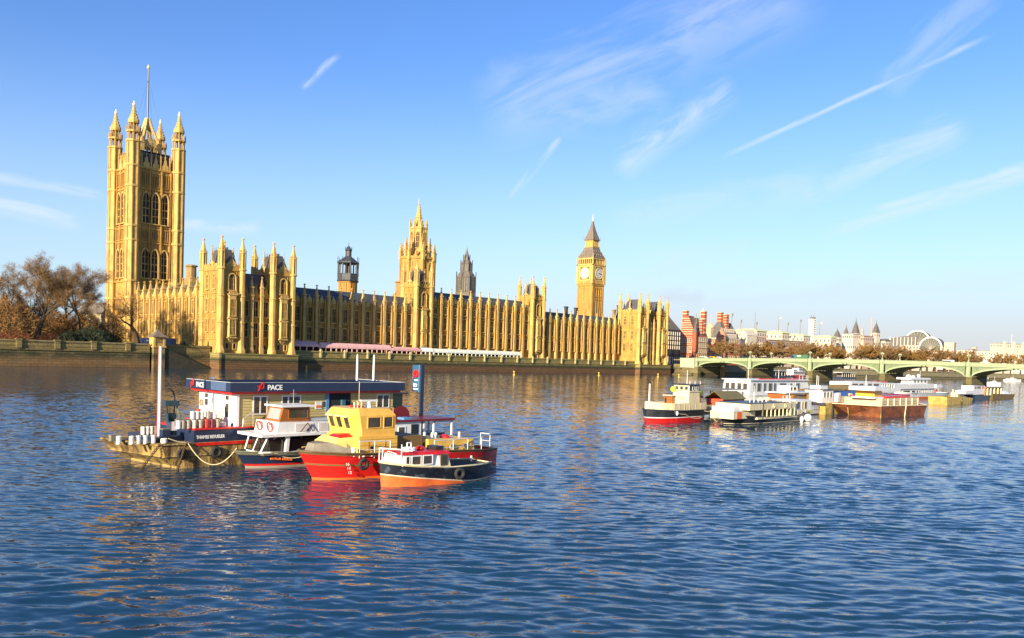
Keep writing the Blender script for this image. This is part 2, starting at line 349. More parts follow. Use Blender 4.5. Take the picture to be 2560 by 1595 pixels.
# ------------------------------------------------------------------ the palace
palace_range('palace_range','low river range beside the near pavilion, half in shade behind pink awnings',(-12.3,29.0,0),HP,12,5.66,5,25.6,27.2,34.2,32.4,ROWS,firstbut=False)
palace_range('palace_range','tall middle river range with three storeys of windows between two turreted towers',(-12.3,106.1,0),HP,11,6.19,5,30.2,31.8,38.6,36.2,ROWSC,firstbut=False)
palace_range('palace_range','low river range at the down-river end, in front of the clock tower',(-12.3,183.0,0),HP,12,5.75,5,25.6,27.2,34.0,32.0,ROWS,firstbut=False)
palace_range('palace_range','sunlit side range between the great square tower and the corner pavilion',(-76.6,0.3,0),0,11,5.82,7.2,25.6,27.2,33.5,31,[(12.6,4.4,False),(20,4.6,False)],bd=1.0,lastbut=False)
PR=[(12.2,5.2,False),(19.0,5.6,False),(28.0,5.6,True)]; PSR=[(13.2,4.4,False),(20.3,4.4,False),(28.4,5.0,True)]
for y0,lab in ((-.4,'corner pavilion nearest the trees, two pinnacled towers lit from the side'),(253.8,'far corner pavilion beside the bridge, two pinnacled towers joined by a short wall')):
    T=thing('palace_pavilion',lab,'palace pavilion',(0,y0,0),HP)
    front_tower(T,0,7.9,13.8,5.7,35,47.3,PR,PSR)
    front_tower(T,20.2,8.2,13.8,5.7,35,47.3,PR,[PSR[2]])
    b=MB(); b.box(8.2,19.9,1.4,14,5,26); b.box(8.2,19.9,1.0,1.4,26,26.5); b.box(8.2,19.9,1.2,1.9,26.5,27.6)
    for z in (10.2,17.8): b.box(8.2,19.9,1.1,1.4,z,z+.35)
    for k in range(3):
        xm=10.1+k*3.95; b.poly([(xm-.9,1.1,27.5),(xm+.9,1.1,27.5),(xm,1.1,30.2)],(0,.5,0)); pinn(b,xm,1.35,29.4,.3,30.2,31.4)
    b.part('linking_wall',STONE,T)
    rf=MB(); rf.poly([(8.2,2.4,27),(8.2,13.5,27),(8.2,10,35),(8.2,6.5,35)],(11.8,0,0)); rf.box(9.3,11.1,7,9,34.6,37.4); rf.part('roof',SLATE,T)
    bm=buttress_mesh(1.15,1.6,26.6,29.5,34.0,5.7)
    for x in (12.0,16.0): put('buttress',bm,T,(x,1.4,0))
    for x in (10.1,14.0,18.0):
        window(T,x,1.4,11.8,1.7,5.0,arch=False,lights=2); window(T,x,1.4,19.2,1.7,5.4,arch=False,lights=2)
        window(T,x,1.4,7.2,.9,1.7,arch=False,lights=1,transoms=0,out=.25,jam=.2)
for y0,lab in ((96.9,'turreted river tower standing right in front of the tall central spire'),(174.0,'turreted river tower at the down-river end of the middle range, clear of any spire')):
    T=thing('palace_tower',lab,'palace tower',(-10.9,y0,0),HP)
    front_tower(T,0,8.6,9.4,5.7,37.5,50,[(11.8,5.3,False),(19,5.8,False),(29,6,True)],[(29.4,5.2,True)],roofz=45)
# great square tower
T=thing('great_square_tower','huge square tower with four corner turrets and a flagpole, tallest in the picture','tower',(-85.8,8.3,0)); VT=T
H=9.2
b=MB(); b.box(-H,H,-H,H,4,81)
for z,t in ((26.5,.5),(33.6,.6),(50.2,.5),(51.3,.3),(55.9,.6),(57.2,.3),(72.3,.5),(73.6,.3),(79.2,.4),(80.8,.6)): b.box(-H-.45,H+.45,-H-.45,H+.45,z,z+t)
for s in range(4):
    b.xf=Matrix.Rotation(s*HP,4,'Z')
    for k in range(14):
        x=-6.3+12.6*k/13
        for z0_,z1_ in ((51.8,55.6),(74.1,79.0)):
            b.box(x-.14,x+.14,-H-.38,-H,z0_,z1_)
        if k in (0,4,9,13): b.box(x-.3,x+.3,-H-.75,-H,34.2,80.6)
    for k in range(9): b.box(-6+k*1.5-.06,-6+k*1.5+.06,-H-.2,-H,48,50.2); b.box(-6+k*1.5-.06,-6+k*1.5+.06,-H-.2,-H,70.6,72.3)
b.xf=None
b.part('tower_wall',STONE,T)
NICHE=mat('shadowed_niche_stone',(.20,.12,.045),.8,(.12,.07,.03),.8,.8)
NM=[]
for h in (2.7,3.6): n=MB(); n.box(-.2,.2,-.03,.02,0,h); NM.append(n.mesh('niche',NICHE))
for s in range(4):
    a=s*HP; e=Vector((math.sin(a),-math.cos(a),0)); t=Vector((math.cos(a),math.sin(a),0))
    for k in (-1,0,1):
        for z,h in ((58.4,12.6),(35.6,11.8)):
            p=e*H+t*(k*3.95); a_,b_=window_mesh(2.75,h,lights=2,transoms=2,jam=.5,out=.75,mull=.25); o=put('window',a_,T,(p.x,p.y,z),a); put('pane',b_,o)
    for k in range(13):
        if k in (4,8): continue
        x=-5.8+k*.967
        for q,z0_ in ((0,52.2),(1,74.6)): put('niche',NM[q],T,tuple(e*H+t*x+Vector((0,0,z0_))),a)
    c=MB(); c.box(-7,7,-H-.24,-H+.24,81.3,81.8)
    for k in range(7):
        x=-5.9+k*1.97
        if k%2==0: pinn(c,x,-H-.1,81.4,.5,86.2,88.6)
        else:
            c.poly([(x-1.3,-H-.25,81.4),(x+1.3,-H-.25,81.4),(x+1.3,-H-.25,83.3),(x+.7,-H-.25,83.6),(x+.5,-H-.25,85.2),(x,-H-.25,86.6),(x-.5,-H-.25,85.2),(x-.7,-H-.25,83.6),(x-1.3,-H-.25,83.3)],(0,.5,0)); pinn(c,x,-H,85,.35,86.6,88.4)
    c.part('parapet',STONE2,T,rz=a)
b=MB(); b.sqf(0,0,[(8.3,81),(6.6,86.8),(6.9,87),(6.9,88.2),(5.9,88.3)]); b.part('roof',SLATE,T)
b=MB()
for k in range(12):
    for s in range(4):
        b.xf=Matrix.Rotation(s*HP,4,'Z'); b.box(-6.6+k*1.2-.1,-6.6+k*1.2+.1,-7.0,-6.75,86.4,88.3); b.box(-6.9,6.9,-7.05,-6.8,88.2,88.7)
b.xf=None; b.part('roof_railing',STONED,T)
b=MB()      # iron lantern that carries the flagpole
for s in range(4):
    b.xf=Matrix.Rotation(s*HP,4,'Z')
    b.sqf(-3.6,-3.6,[(.75,88.2),(.75,92.6),(.95,92.7),(.95,93.2),(.5,93.4),(.1,96)])
    b.path([(-3.4,-3.4,93),(-2.2,-2.2,97),(-1.1,-1.1,100.5),(-.35,-.35,104)],.75,5)
    b.poly([(-3,-3.5,91.5),(3,-3.5,91.5),(2.6,-3.3,93.6),(0,-3.1,96),(-2.6,-3.3,93.6)],(0,.3,0))
    for x in (-1.6,0,1.6): b.box(x-.2,x+.2,-3.6,-3.3,88.2,91.5)
b.xf=None; b.lathe(0,0,[(1.0,99.5),(1.1,102.5),(.7,104),(.4,104.4)],8)
b.part('flagpole_lantern',mat('gilded_iron',(.52,.37,.12),.45,(.30,.17,.05),.9,.9),T)
b=MB(); b.lathe(0,0,[(.38,88),(.38,104),(.26,125)],8); P=b.part('flagpole',BLACK,T)
b=MB(); b.lathe(0,0,[(.1,124.9),(.55,125.2),(.65,125.9),(.3,126.3),(.1,126.8)],8); b.part('finial',GOLD,P)
b=MB()
for q in ((-6,-6),(6,-6),(6,6),(-6,6)): b.tube((0,0,121),(q[0],q[1],88.5),.035,3)
b.part('stay_wires',IRON,P)
for sx in (-1,1):
    for sy in (-1,1):
        x,y=sx*9.48,sy*9.48; r=2.45; b=MB()
        prof=[(r*1.1,4)]
        for z in (26.5,33.6,50.4,56.2,72.5,80.9): prof+=[(r,z-.1),(r*1.16,z),(r*1.16,z+.8),(r,z+.9)]
        prof+=[(r,90.6),(r*1.18,90.8),(r*1.18,91.5),(r,91.6)]
        b.lathe(x,y,prof,8)
        for i in range(8):
            a=2*math.pi*(i+.5)/8; ca,sa=math.cos(a),math.sin(a)
            b.tube((x+r*1.02*ca,y+r*1.02*sa,6),(x+r*1.02*ca,y+r*1.02*sa,91),.3,4)
            b.tube((x+r*.86*ca,y+r*.86*sa,91.4),(x+r*.86*ca,y+r*.86*sa,95),.34,4)
            b.tube((x+r*.66*ca,y+r*.66*sa,95.4),(x+r*.66*ca,y+r*.66*sa,98.6),.24,4)
            pinn(b,x+r*1.05*ca,y+r*1.05*sa,94.6,.36,96.3,97.9)
        b.lathe(x,y,[(r*1.1,94.6),(r*1.14,95.2),(r*.86,95.5)],8)
        b.part('turret',STONE2,T)
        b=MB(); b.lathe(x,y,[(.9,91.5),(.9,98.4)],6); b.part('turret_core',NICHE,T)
        b=MB(); b.lathe(x,y,[(r*.86,98.3),(r*.9,98.9),(r*.86,99.6),(r*.62,100.9),(r*.36,103),(r*.2,105.2),(r*.16,105.6)],8)
        for i in range(8):
            a=2*math.pi*(i+.5)/8
            for q in range(5): b.ball((x+r*(.82-.15*q)*math.cos(a),y+r*(.82-.15*q)*math.sin(a),99.8+q*1.15),.17,4,3)
        S=b.part('turret_spire',STONE2,T)
        b=MB(); b.ball((x,y,106),.62,8,6); b.lathe(x,y,[(.1,106.4),(.35,106.9),(.02,107.6)],6); b.part('finial',mat('gilded_crown',(.85,.72,.45),.45),S)
# central spired tower
T=thing('spired_tower','octagonal stone tower tapering into a tall needle spire in the middle of the palace','tower',(-75.9,151.0,0))
b=MB(); b.lathe(0,0,[(10,20),(10,42),(10.4,42.2),(10.4,43),(9.6,43.2),(9.4,58.5),(9.9,58.8),(9.9,60),(8,60.2),(6.2,62.4),(5.2,63)],8)
for i in range(8):
    a=2*math.pi*(i+.5)/8; ca,sa=math.cos(a),math.sin(a)
    b.tube((9.6*ca,9.6*sa,30),(9.5*ca,9.5*sa,60),.85,4)
b.part('tower_wall',STONE,T)
for i in range(8):
    a=2*math.pi*i/8; b=MB()
    for dy in (-1.4,1.4):
        b2=window_mesh(1.7,10.5,lights=2,transoms=1,jam=.3,out=.4)
        p=Vector((9.25*math.cos(a)*.93-dy*math.sin(a),9.25*math.sin(a)*.93+dy*math.cos(a),46.5)); o=put('window',b2[0],T,p,a+HP); put('pane',b2[1],o)
b=MB(); 
for i in range(8):
    a=2*math.pi*(i+.5)/8; ca,sa=math.cos(a),math.sin(a)
    pinn(b,9.7*ca,9.7*sa,58,1.35,62.5,67.5); pinn(b,6.9*ca,6.9*sa,60,.9,67,71); b.tube((9.2*ca,9.2*sa,62),(5.3*ca,5.3*sa,66.5),.28,4)
    a2=2*math.pi*i/8; pinn(b,8.6*math.cos(a2),8.6*math.sin(a2),59.5,.8,62,65)
b.part('pinnacle_ring',STONE2,T)
b=MB(); b.lathe(0,0,[(5.0,62.5),(4.6,75.2),(5.0,75.4),(5.0,76.2),(3.2,76.6)],8)
for i in range(8):
    a=2*math.pi*(i+.5)/8; ca,sa=math.cos(a),math.sin(a); b.tube((5*ca,5*sa,63),(4.6*ca,4.6*sa,76),.42,4); pinn(b,4.8*ca,4.8*sa,75.6,.75,78,81)
L_=b.part('lantern',STONE2,T)
for i in range(8):
    a=2*math.pi*i/8; b2=window_mesh(1.5,8.6,lights=2,transoms=1,jam=.2,out=.25); p=(4.55*math.cos(a),4.55*math.sin(a),65); o=put('window',b2[0],T,p,a+HP); put('pane',b2[1],o)
b=MB(); b.lathe(0,0,[(3.0,76.4),(1.75,81.3),(2.05,81.5),(2.05,82),(1.6,82.2),(.22,90.6),(.4,90.8),(.3,91.2),(.03,92.6)],8)
for i in range(8):
    a=2*math.pi*(i+.5)/8
    for q in range(9): rr=2.9*(1-q/9.6); b.ball((rr*math.cos(a),rr*math.sin(a),77+q*1.5),.2,4,3)
b.part('spire',STONE2,T)
# ventilation turrets
T=thing('ventilation_turret','dark iron octagonal turret with open columns and a small lantern on top','turret',(-60,94.6,0))
b=MB(); b.lathe(0,0,[(4.6,24),(4.4,40.4),(4.8,40.8),(4.8,41.4)],8)
for i in range(24): a=2*math.pi*i/24; b.tube((4.35*math.cos(a),4.35*math.sin(a),31),(4.35*math.cos(a),4.35*math.sin(a),40.5),.16,4)
b.part('stone_base',STONE,T)
b=MB(); b.lathe(0,0,[(5.2,41.2),(5.4,41.6),(5.1,42),(5.1,44.6),(5.3,44.7),(5.3,45),(3.0,45.1)],8); b.part('parapet',IRON,T)
b=MB()
for i in range(8):
    a=2*math.pi*(i+.5)/8; b.tube((4.8*math.cos(a),4.8*math.sin(a),44),(4.8*math.cos(a),4.8*math.sin(a),50.2),.38,6)
    b.tube((5.1*math.cos(a),5.1*math.sin(a),50),(5.1*math.cos(a),5.1*math.sin(a),53.2),.13,4)
    a=2*math.pi*i/8; b.tube((4.5*math.cos(a),4.5*math.sin(a),44),(4.5*math.cos(a),4.5*math.sin(a),50.2),.15,4)
b.lathe(0,0,[(1.7,45),(1.5,50.4)],8); b.part('columns',IRON,T)
b=MB(); b.lathe(0,0,[(5.1,49.8),(5.5,50.1),(5.3,50.7),(3.4,52),(1.8,53.2),(1.5,53.5),(1.45,56),(1.75,56.2),(1.5,56.6),(.9,57.6),(.2,58.6),(.05,60.4)],8)
for i in range(8): a=2*math.pi*(i+.5)/8; b.tube((1.6*math.cos(a),1.6*math.sin(a),56),(1.6*math.cos(a),1.6*math.sin(a),58),.09,4)
b.part('cap_roof',IRON,T)
T=thing('ventilation_turret','dark grey tiered iron turret tapering to a point, right of the central spire','turret',(-60,172.8,0))
b=MB(); b.lathe(0,0,[(6.2,22),(5.6,42),(5.6,50),(5.8,50.3),(4.1,53),(3.3,54),(3.25,57.6),(3.5,57.9),(2.2,59.8),(1.9,60.2),(1.5,62),(.4,65.4),(.05,67.5)],8); b.part('tower_body',mat('grey_iron',(.10,.085,.065),.6,(.17,.14,.10),.7,.8),T)
b=MB()
for i in range(8):
    a=2*math.pi*(i+.5)/8; ca,sa=math.cos(a),math.sin(a)
    for r0,za,zb in ((5.75,40,53.5),(3.45,53.5,60),(1.9,60,63)): b.tube((r0*ca,r0*sa,za),(r0*ca,r0*sa,zb),.17,4)
    a=2*math.pi*i/8
    for d in (-.8,0,.8): b.tube((5.25*math.cos(a)-d*math.sin(a)*1.6,5.25*math.sin(a)+d*math.cos(a)*1.6,42),(5.2*math.cos(a)-d*math.sin(a)*1.6,5.2*math.sin(a)+d*math.cos(a)*1.6,50),.14,4)
b.part('ribs',IRON,T)
T=thing('slender_fleche','small dark pointed roof turret standing just right of the clock tower','turret',(-88,309,0))
b=MB(); b.lathe(0,0,[(4.2,24),(4.0,40),(4.4,40.4),(2.6,45),(2.2,45.5),(2.1,49),(2.4,49.2),(1.2,52),(.05,57)],8); b.part('turret_body',IRON,T)
for i in range(8): 
    pass
# clock tower
T=thing('clock_tower','tall clock tower with white dials and a steep pointed roof','tower',(-67.6,293.3,0))
b=MB(); b.box(-6,6,-6,6,4,56.2)
for s in range(4):
    b.xf=Matrix.Rotation(s*HP,4,'Z')
    for x in (-5.4,5.4): b.box(x-.75,x+.75,-6.5,-5.9,4,56)
    for x in (-3.4,-1.2,1.2,3.4): b.box(x-.38,x+.38,-6.3,-5.9,20,54.8)
    for z in (31,46.8,48.6): b.box(-5.9,5.9,-6.36,-5.9,z,z+.45)
    for k in range(8): b.poly([(-4.4+k*1.1,-6.28,54.2),(-3.3+k*1.1,-6.28,54.2),(-3.85+k*1.1,-6.28,55.6)],(0,.3,0))
b.xf=None; b.sqf(0,0,[(6.1,55.6),(6.5,56.3),(6.5,56.9),(6.3,57),(6.45,59.2)]); b.part('shaft',STONE,T)
SL=mat('shaft_panel_shade',(.30,.185,.06),.8,(.22,.13,.045),.6,.8)
b=MB()
for s in range(4):
    b.xf=Matrix.Rotation(s*HP,4,'Z')
    for x in (-2.3,0,2.3):
        for z0_,z1_ in ((32,46),(49.6,54)): b.box(x-.28,x+.28,-6.04,-5.98,z0_,z1_)
b.xf=None; b.part('slit_windows',SL,T)
b=MB(); b.box(-6.45,6.45,-6.45,6.45,59.2,69.6)
for s in range(4):
    b.xf=Matrix.Rotation(s*HP,4,'Z')
    for k in range(8): b.box(-4.6+k*1.3,-4.1+k*1.3,-6.75,-6.4,57.4,59.6)
    for x in (-6,6): b.box(x-.95,x+.95,-6.9,-6.0,57.2,70)
    b.box(-6.9,6.9,-6.95,-6.4,69.4,70)
b.xf=None
for sx in (-1,1):
    for sy in (-1,1): pinn(b,sx*6.5,sy*6.5,69.8,.75,73.2,77.5)
b.part('clock_stage',STONE2,T)
b=MB(); b.box(-6.1,6.1,-6.1,6.1,69.9,70.5); b.box(-5.2,5.2,-5.2,5.2,70.5,74)
for s in range(4):
    b.xf=Matrix.Rotation(s*HP,4,'Z')
    for k in range(8): b.box(-6.2+k*1.67,-5.7+k*1.67,-6.3,-5.7,70.5,73.4)
    b.box(-6.4,6.4,-6.5,-5.6,73.3,74.4)
b.xf=None; b.part('belfry',STONE2,T)
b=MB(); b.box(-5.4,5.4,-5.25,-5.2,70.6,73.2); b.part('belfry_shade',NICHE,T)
GR=mat('dial_surround_black',(.10,.075,.03),.5,(.3,.21,.06),1.4,.7); DIAL=mat('opal_dial_glass',(.56,.55,.52),.4,(.48,.46,.43),.6,.5); HAND=mat('dial_hand',(.03,.03,.04),.5)
for s in range(4):
    a=s*HP; d=MB(); d.box(-4.3,4.3,-6.62,-6.4,59.9,68.5); F_=d.part('dial_frame',GR,T,rz=a)
    d=MB(); d.torus((0,-6.68,64.2),(0,1,0),3.65,.22,24,5); 
    for x in (-1,1): d.box(x*4.3-.25,x*4.3+.25,-6.8,-6.4,59.7,68.7)
    d.box(-4.5,4.5,-6.8,-6.4,68.5,68.9); d.box(-4.5,4.5,-6.8,-6.4,59.5,59.9)
    d.part('gilt_ring',GOLD,F_)
    d=MB(); d.poly([(3.55*math.cos(2*math.pi*k/28),-6.72,64.2+3.55*math.sin(2*math.pi*k/28)) for k in range(28)],(0,.08,0)); D_=d.part('clock_dial',DIAL,F_)
    d=MB()
    for k in range(12):
        q=math.pi*k/6; d.tube((2.75*math.sin(q),-6.76,64.2+2.75*math.cos(q)),(3.25*math.sin(q),-6.76,64.2+3.25*math.cos(q)),.11,4)
    d.torus((0,-6.74,64.2),(0,1,0),2.55,.05,24,4)
    d.part('numerals',HAND,D_)
    d=MB(); d.tube((-.6,-6.85,64.2),(3.1,-6.85,64.1),.17,4,.08); d.tube((-.3,-6.9,64.4),(1.9,-6.9,63.8),.24,4,.1); d.part('hands',HAND,D_)
b=MB(); b.sqf(0,0,[(6.7,74.4),(6.5,74.7),(5.3,77.2),(4.1,79.8),(3.45,81.8)])
for s in range(4):
    b.xf=Matrix.Rotation(s*HP,4,'Z')
    for z,w_,n_ in ((75.8,5.6,5),(78.4,4.4,4)):
        for k in range(n_): x=-w_*.75+1.5*w_*k/(n_-1); b.poly([(x-.35,-w_-.55,z),(x+.35,-w_-.55,z),(x,-w_-.45,z+1.1)],(0,.7,0))
b.xf=None; b.part('lower_roof',LEADR,T)
b=MB(); b.sqf(0,0,[(3.6,81.6),(3.7,82.2),(3.0,82.3),(3.0,85.9),(3.5,86.1),(3.5,86.6)])
for s in range(4):
    b.xf=Matrix.Rotation(s*HP,4,'Z')
    for k in range(5): b.box(-2.9+k*1.4,-2.6+k*1.4,-3.25,-2.95,82.3,86)
b.xf=None; b.part('lantern',mat('gilded_lantern_stone',(.52,.34,.08),.6,(.36,.22,.06),.9,.8),T)
b=MB(); b.sqf(0,0,[(3.95,86.4),(3.7,86.8),(2.7,89.6),(1.7,93),(.85,96.6),(.4,99.2)])
for s in range(4):
    b.xf=Matrix.Rotation(s*HP,4,'Z'); b.poly([(-.5,-3.3,87.4),(.5,-3.3,87.4),(.4,-2.9,89),(0,-2.7,90.4),(-.4,-2.9,89)],(0,.6,0))
    b.tube((-3.9,-3.9,86.4),(-3.9,-3.9,89),.1,4)
b.xf=None; b.part('spire_roof',LEADR,T)
b=MB(); b.lathe(0,0,[(.4,99),(.55,99.6),(.2,100.2),(.14,102),(.5,102.4),(.1,102.8),(.04,104.2)],6); b.tube((-.8,0,101.6),(.8,0,101.6),.09,4); b.part('finial',GOLD,T)
# roof-top blocks behind the parapets: each chimney a thing
def chimney(loc,label,w,z0,z1,m,pot=False,dark=False):
    T=thing('roof_chimney',label,'chimney',loc); b=MB()
    b.lathe(0,0,[(w*1.5,z0),(w*1.4,z0+(z1-z0)*.55),(w*.85,z0+(z1-z0)*.68),(w*.8,z1-.8),(w*1.05,z1-.7),(w*1.05,z1-.2),(w*.8,z1)],8 if not dark else 4,math.pi/8 if not dark else math.pi/4); b.part('stack',m,T)
chimney((-44.5,9.5,0),'squat octagonal stone stack on the roof between the square tower and the near pavilion',2.3,24,39.8,STONED)
chimney((-26,99.5,0),'low stone stack on the roof left of the spire-front tower',2.4,26,40.6,STONED)
p=onX(1415.5,766,-26); chimney((p.x,p.y,0),'dark square chimney left of the clock tower, the farther from it',1.35,24,p.z,IRON,dark=True)
p=onX(1440,769,-26); chimney((p.x,p.y,0),'dark square chimney close against the left side of the clock tower',1.35,24,p.z,IRON,dark=True)
p=onX(1535.5,774,-26); chimney((p.x,p.y,0),'pale stone chimney right of the clock tower',1.35,24,p.z,STONED,dark=True)
p=onX(1547.5,763,-26); chimney((p.x,p.y,0),'dark chimney touching the far pavilion from the left',1.45,24,p.z,IRON,dark=True)
# ------------------------------------------------------------------ water, ground
def build_water():
    rng=np.random.default_rng(5)
    th=np.radians(np.arange(-62,62.01,.105)); r=[9.]
    while r[-1]<150: r.append(r[-1]+max(.11,r[-1]*.0024))
    while r[-1]<14000: r.append(r[-1]*1.03+.5)
    r=np.array(r); TH,RR=np.meshgrid(th,r)
    ang=YAW+math.pi/2-TH
    X=CX+RR*np.cos(ang); Y=CY+RR*np.sin(ang)
    dr=np.gradient(r)[:,None]; sp=np.maximum(dr,RR*.00185)
    Z=np.zeros_like(X)
    # slow warping of the wave fields so that crests stay short and broken
    wx=np.zeros_like(X); wy=np.zeros_like(X)
    for k in range(10):
        a=rng.uniform(0,2*math.pi); lam=rng.uniform(5,22); q=2*math.pi/lam; ph=rng.uniform(0,7)
        wx+=np.sin(q*(X*math.cos(a)+Y*math.sin(a))+ph)*.022*lam**.8; wy+=np.cos(q*(X*math.sin(a)-Y*math.cos(a))+ph*2)*.022*lam**.8
    gust=.72+.28*np.sin(X*.043+1.3*np.sin(Y*.031)+.7)*np.sin(Y*.037+1.1*np.sin(X*.027))
    for k in range(110):
        lam=float(np.exp(rng.uniform(np.log(.28),np.log(1.35)))); a=math.radians(-46)+rng.normal(0,.33); q=2*math.pi/lam
        amp=.0041*lam
        fade=np.clip((lam/(2.4*sp)-.6)/1.2,0,1)
        ph=rng.uniform(0,7); p=q*((X+wx)*math.cos(a)+(Y+wy)*math.sin(a))+ph
        s=np.sin(p); Z+=amp*fade*(s+.25*np.cos(2*p))*gust
    n,mm=X.shape
    v=np.stack([X,Y,Z],-1).reshape(-1,3).astype(np.float32)
    idx=np.arange(n*mm).reshape(n,mm)
    f=np.stack([idx[:-1,:-1],idx[:-1,1:],idx[1:,1:],idx[1:,:-1]],-1).reshape(-1,4)[:,::-1]
    me=bpy.data.meshes.new('water'); me.vertices.add(len(v)); me.vertices.foreach_set('co',v.ravel())
    me.loops.add(f.size); me.loops.foreach_set('vertex_index',f.ravel().astype(np.int32))
    me.polygons.add(len(f)); me.polygons.foreach_set('loop_start',np.arange(0,f.size,4,dtype=np.int32)); me.polygons.foreach_set('loop_total',np.full(len(f),4,np.int32))
    me.polygons.foreach_set('use_smooth',np.ones(len(f),bool)); me.update(); me.validate()
    m=bpy.data.materials.new('river_water'); m.use_nodes=True; t=m.node_tree; b=t.nodes['Principled BSDF']
    b.inputs['Base Color'].default_value=(.008,.036,.068,1); b.inputs['Roughness'].default_value=.06; b.inputs['IOR'].default_value=1.33
    g=t.nodes.new('ShaderNodeNewGeometry')
    def noise(scl,det,st=(1,1,1)):
        mp=t.nodes.new('ShaderNodeMapping'); mp.inputs['Scale'].default_value=st; mp.inputs['Rotation'].default_value=(0,0,R(44)); t.links.new(g.outputs['Position'],mp.inputs[0])
        x=t.nodes.new('ShaderNodeTexNoise'); x.inputs['Scale'].default_value=scl; x.inputs['Detail'].default_value=det; x.inputs['Roughness'].default_value=.6; t.links.new(mp.outputs[0],x.inputs['Vector']); return x.outputs[0]
    def bump(h,dist,st,prev=None):
        x=t.nodes.new('ShaderNodeBump'); x.inputs['Distance'].default_value=dist; x.inputs['Strength'].default_value=st; t.links.new(h,x.inputs['Height'])
        if prev: t.links.new(prev,x.inputs['Normal'])
        return x.outputs[0]
    def vnoise(scl,det,st,k):
        mp=t.nodes.new('ShaderNodeMapping'); mp.vector_type='TEXTURE'; mp.inputs['Scale'].default_value=(1/st[0],1/st[1],1); mp.inputs['Rotation'].default_value=(0,0,R(133.5)); t.links.new(g.outputs['Position'],mp.inputs[0])
        x=t.nodes.new('ShaderNodeTexNoise'); x.inputs['Scale'].default_value=scl; x.inputs['Detail'].default_value=det; t.links.new(mp.outputs[0],x.inputs['Vector'])
        u=t.nodes.new('ShaderNodeVectorMath'); u.operation='SUBTRACT'; t.links.new(x.outputs['Color'],u.inputs[0]); u.inputs[1].default_value=(.5,.5,.5)
        w=t.nodes.new('ShaderNodeVectorMath'); w.operation='MULTIPLY'; t.links.new(u.outputs[0],w.inputs[0]); w.inputs[1].default_value=(k,k,0); return w.outputs[0]
    acc=g.outputs['Normal']
    for q in (vnoise(2.6,3,(1.6,.5,1),.30),vnoise(.62,4,(1.9,.42,1),.34)):
        w=t.nodes.new('ShaderNodeVectorMath'); w.operation='ADD'; t.links.new(acc,w.inputs[0]); t.links.new(q,w.inputs[1]); acc=w.outputs[0]
    w=t.nodes.new('ShaderNodeVectorMath'); w.operation='NORMALIZE'; t.links.new(acc,w.inputs[0]); t.links.new(w.outputs[0],b.inputs['Normal'])
    me.materials.append(m)
    tag(put('water',me),'dark blue rippled river water carrying the reflections of boats','river',kind='structure')
build_water()
GRASS=mat('park_grass',(.045,.06,.012),.9,(.09,.075,.02),.4,.8); PAVE=mat('terrace_paving',(.22,.17,.10),.85,(.15,.11,.06),.6,.8)
BANK=[(20,318),(28,476),(44,560),(60,680),(110,900),(330,1180),(900,1380),(2600,1500)]
b=MB(); pts=[(-5.6,-900),(-5.6,-22.5),(-9,-22.4),(-9,-1.2),(.4,-1.1),(.4,30),(-2.2,30.2),(-2.2,253.6),(.4,253.8),(.4,283.6),(-6,283.8),(-6,318)]+BANK+[(2600,9000),(-7000,9000),(-7000,-900)]
b.add([(x,y,5.62) for x,y in pts]+[(x,y,-2) for x,y in pts],[tuple(range(len(pts)))[::-1]]+[(i,(i+1)%len(pts),(i+1)%len(pts)+len(pts),i+len(pts)) for i in range(len(pts))])
o=b.part('ground',PAVE); o['kind']='structure'
b=MB(); b.box(-120,-6.2,-880,-.5,5.63,7.55); o=b.part('park_lawn',GRASS); o['kind']='structure'
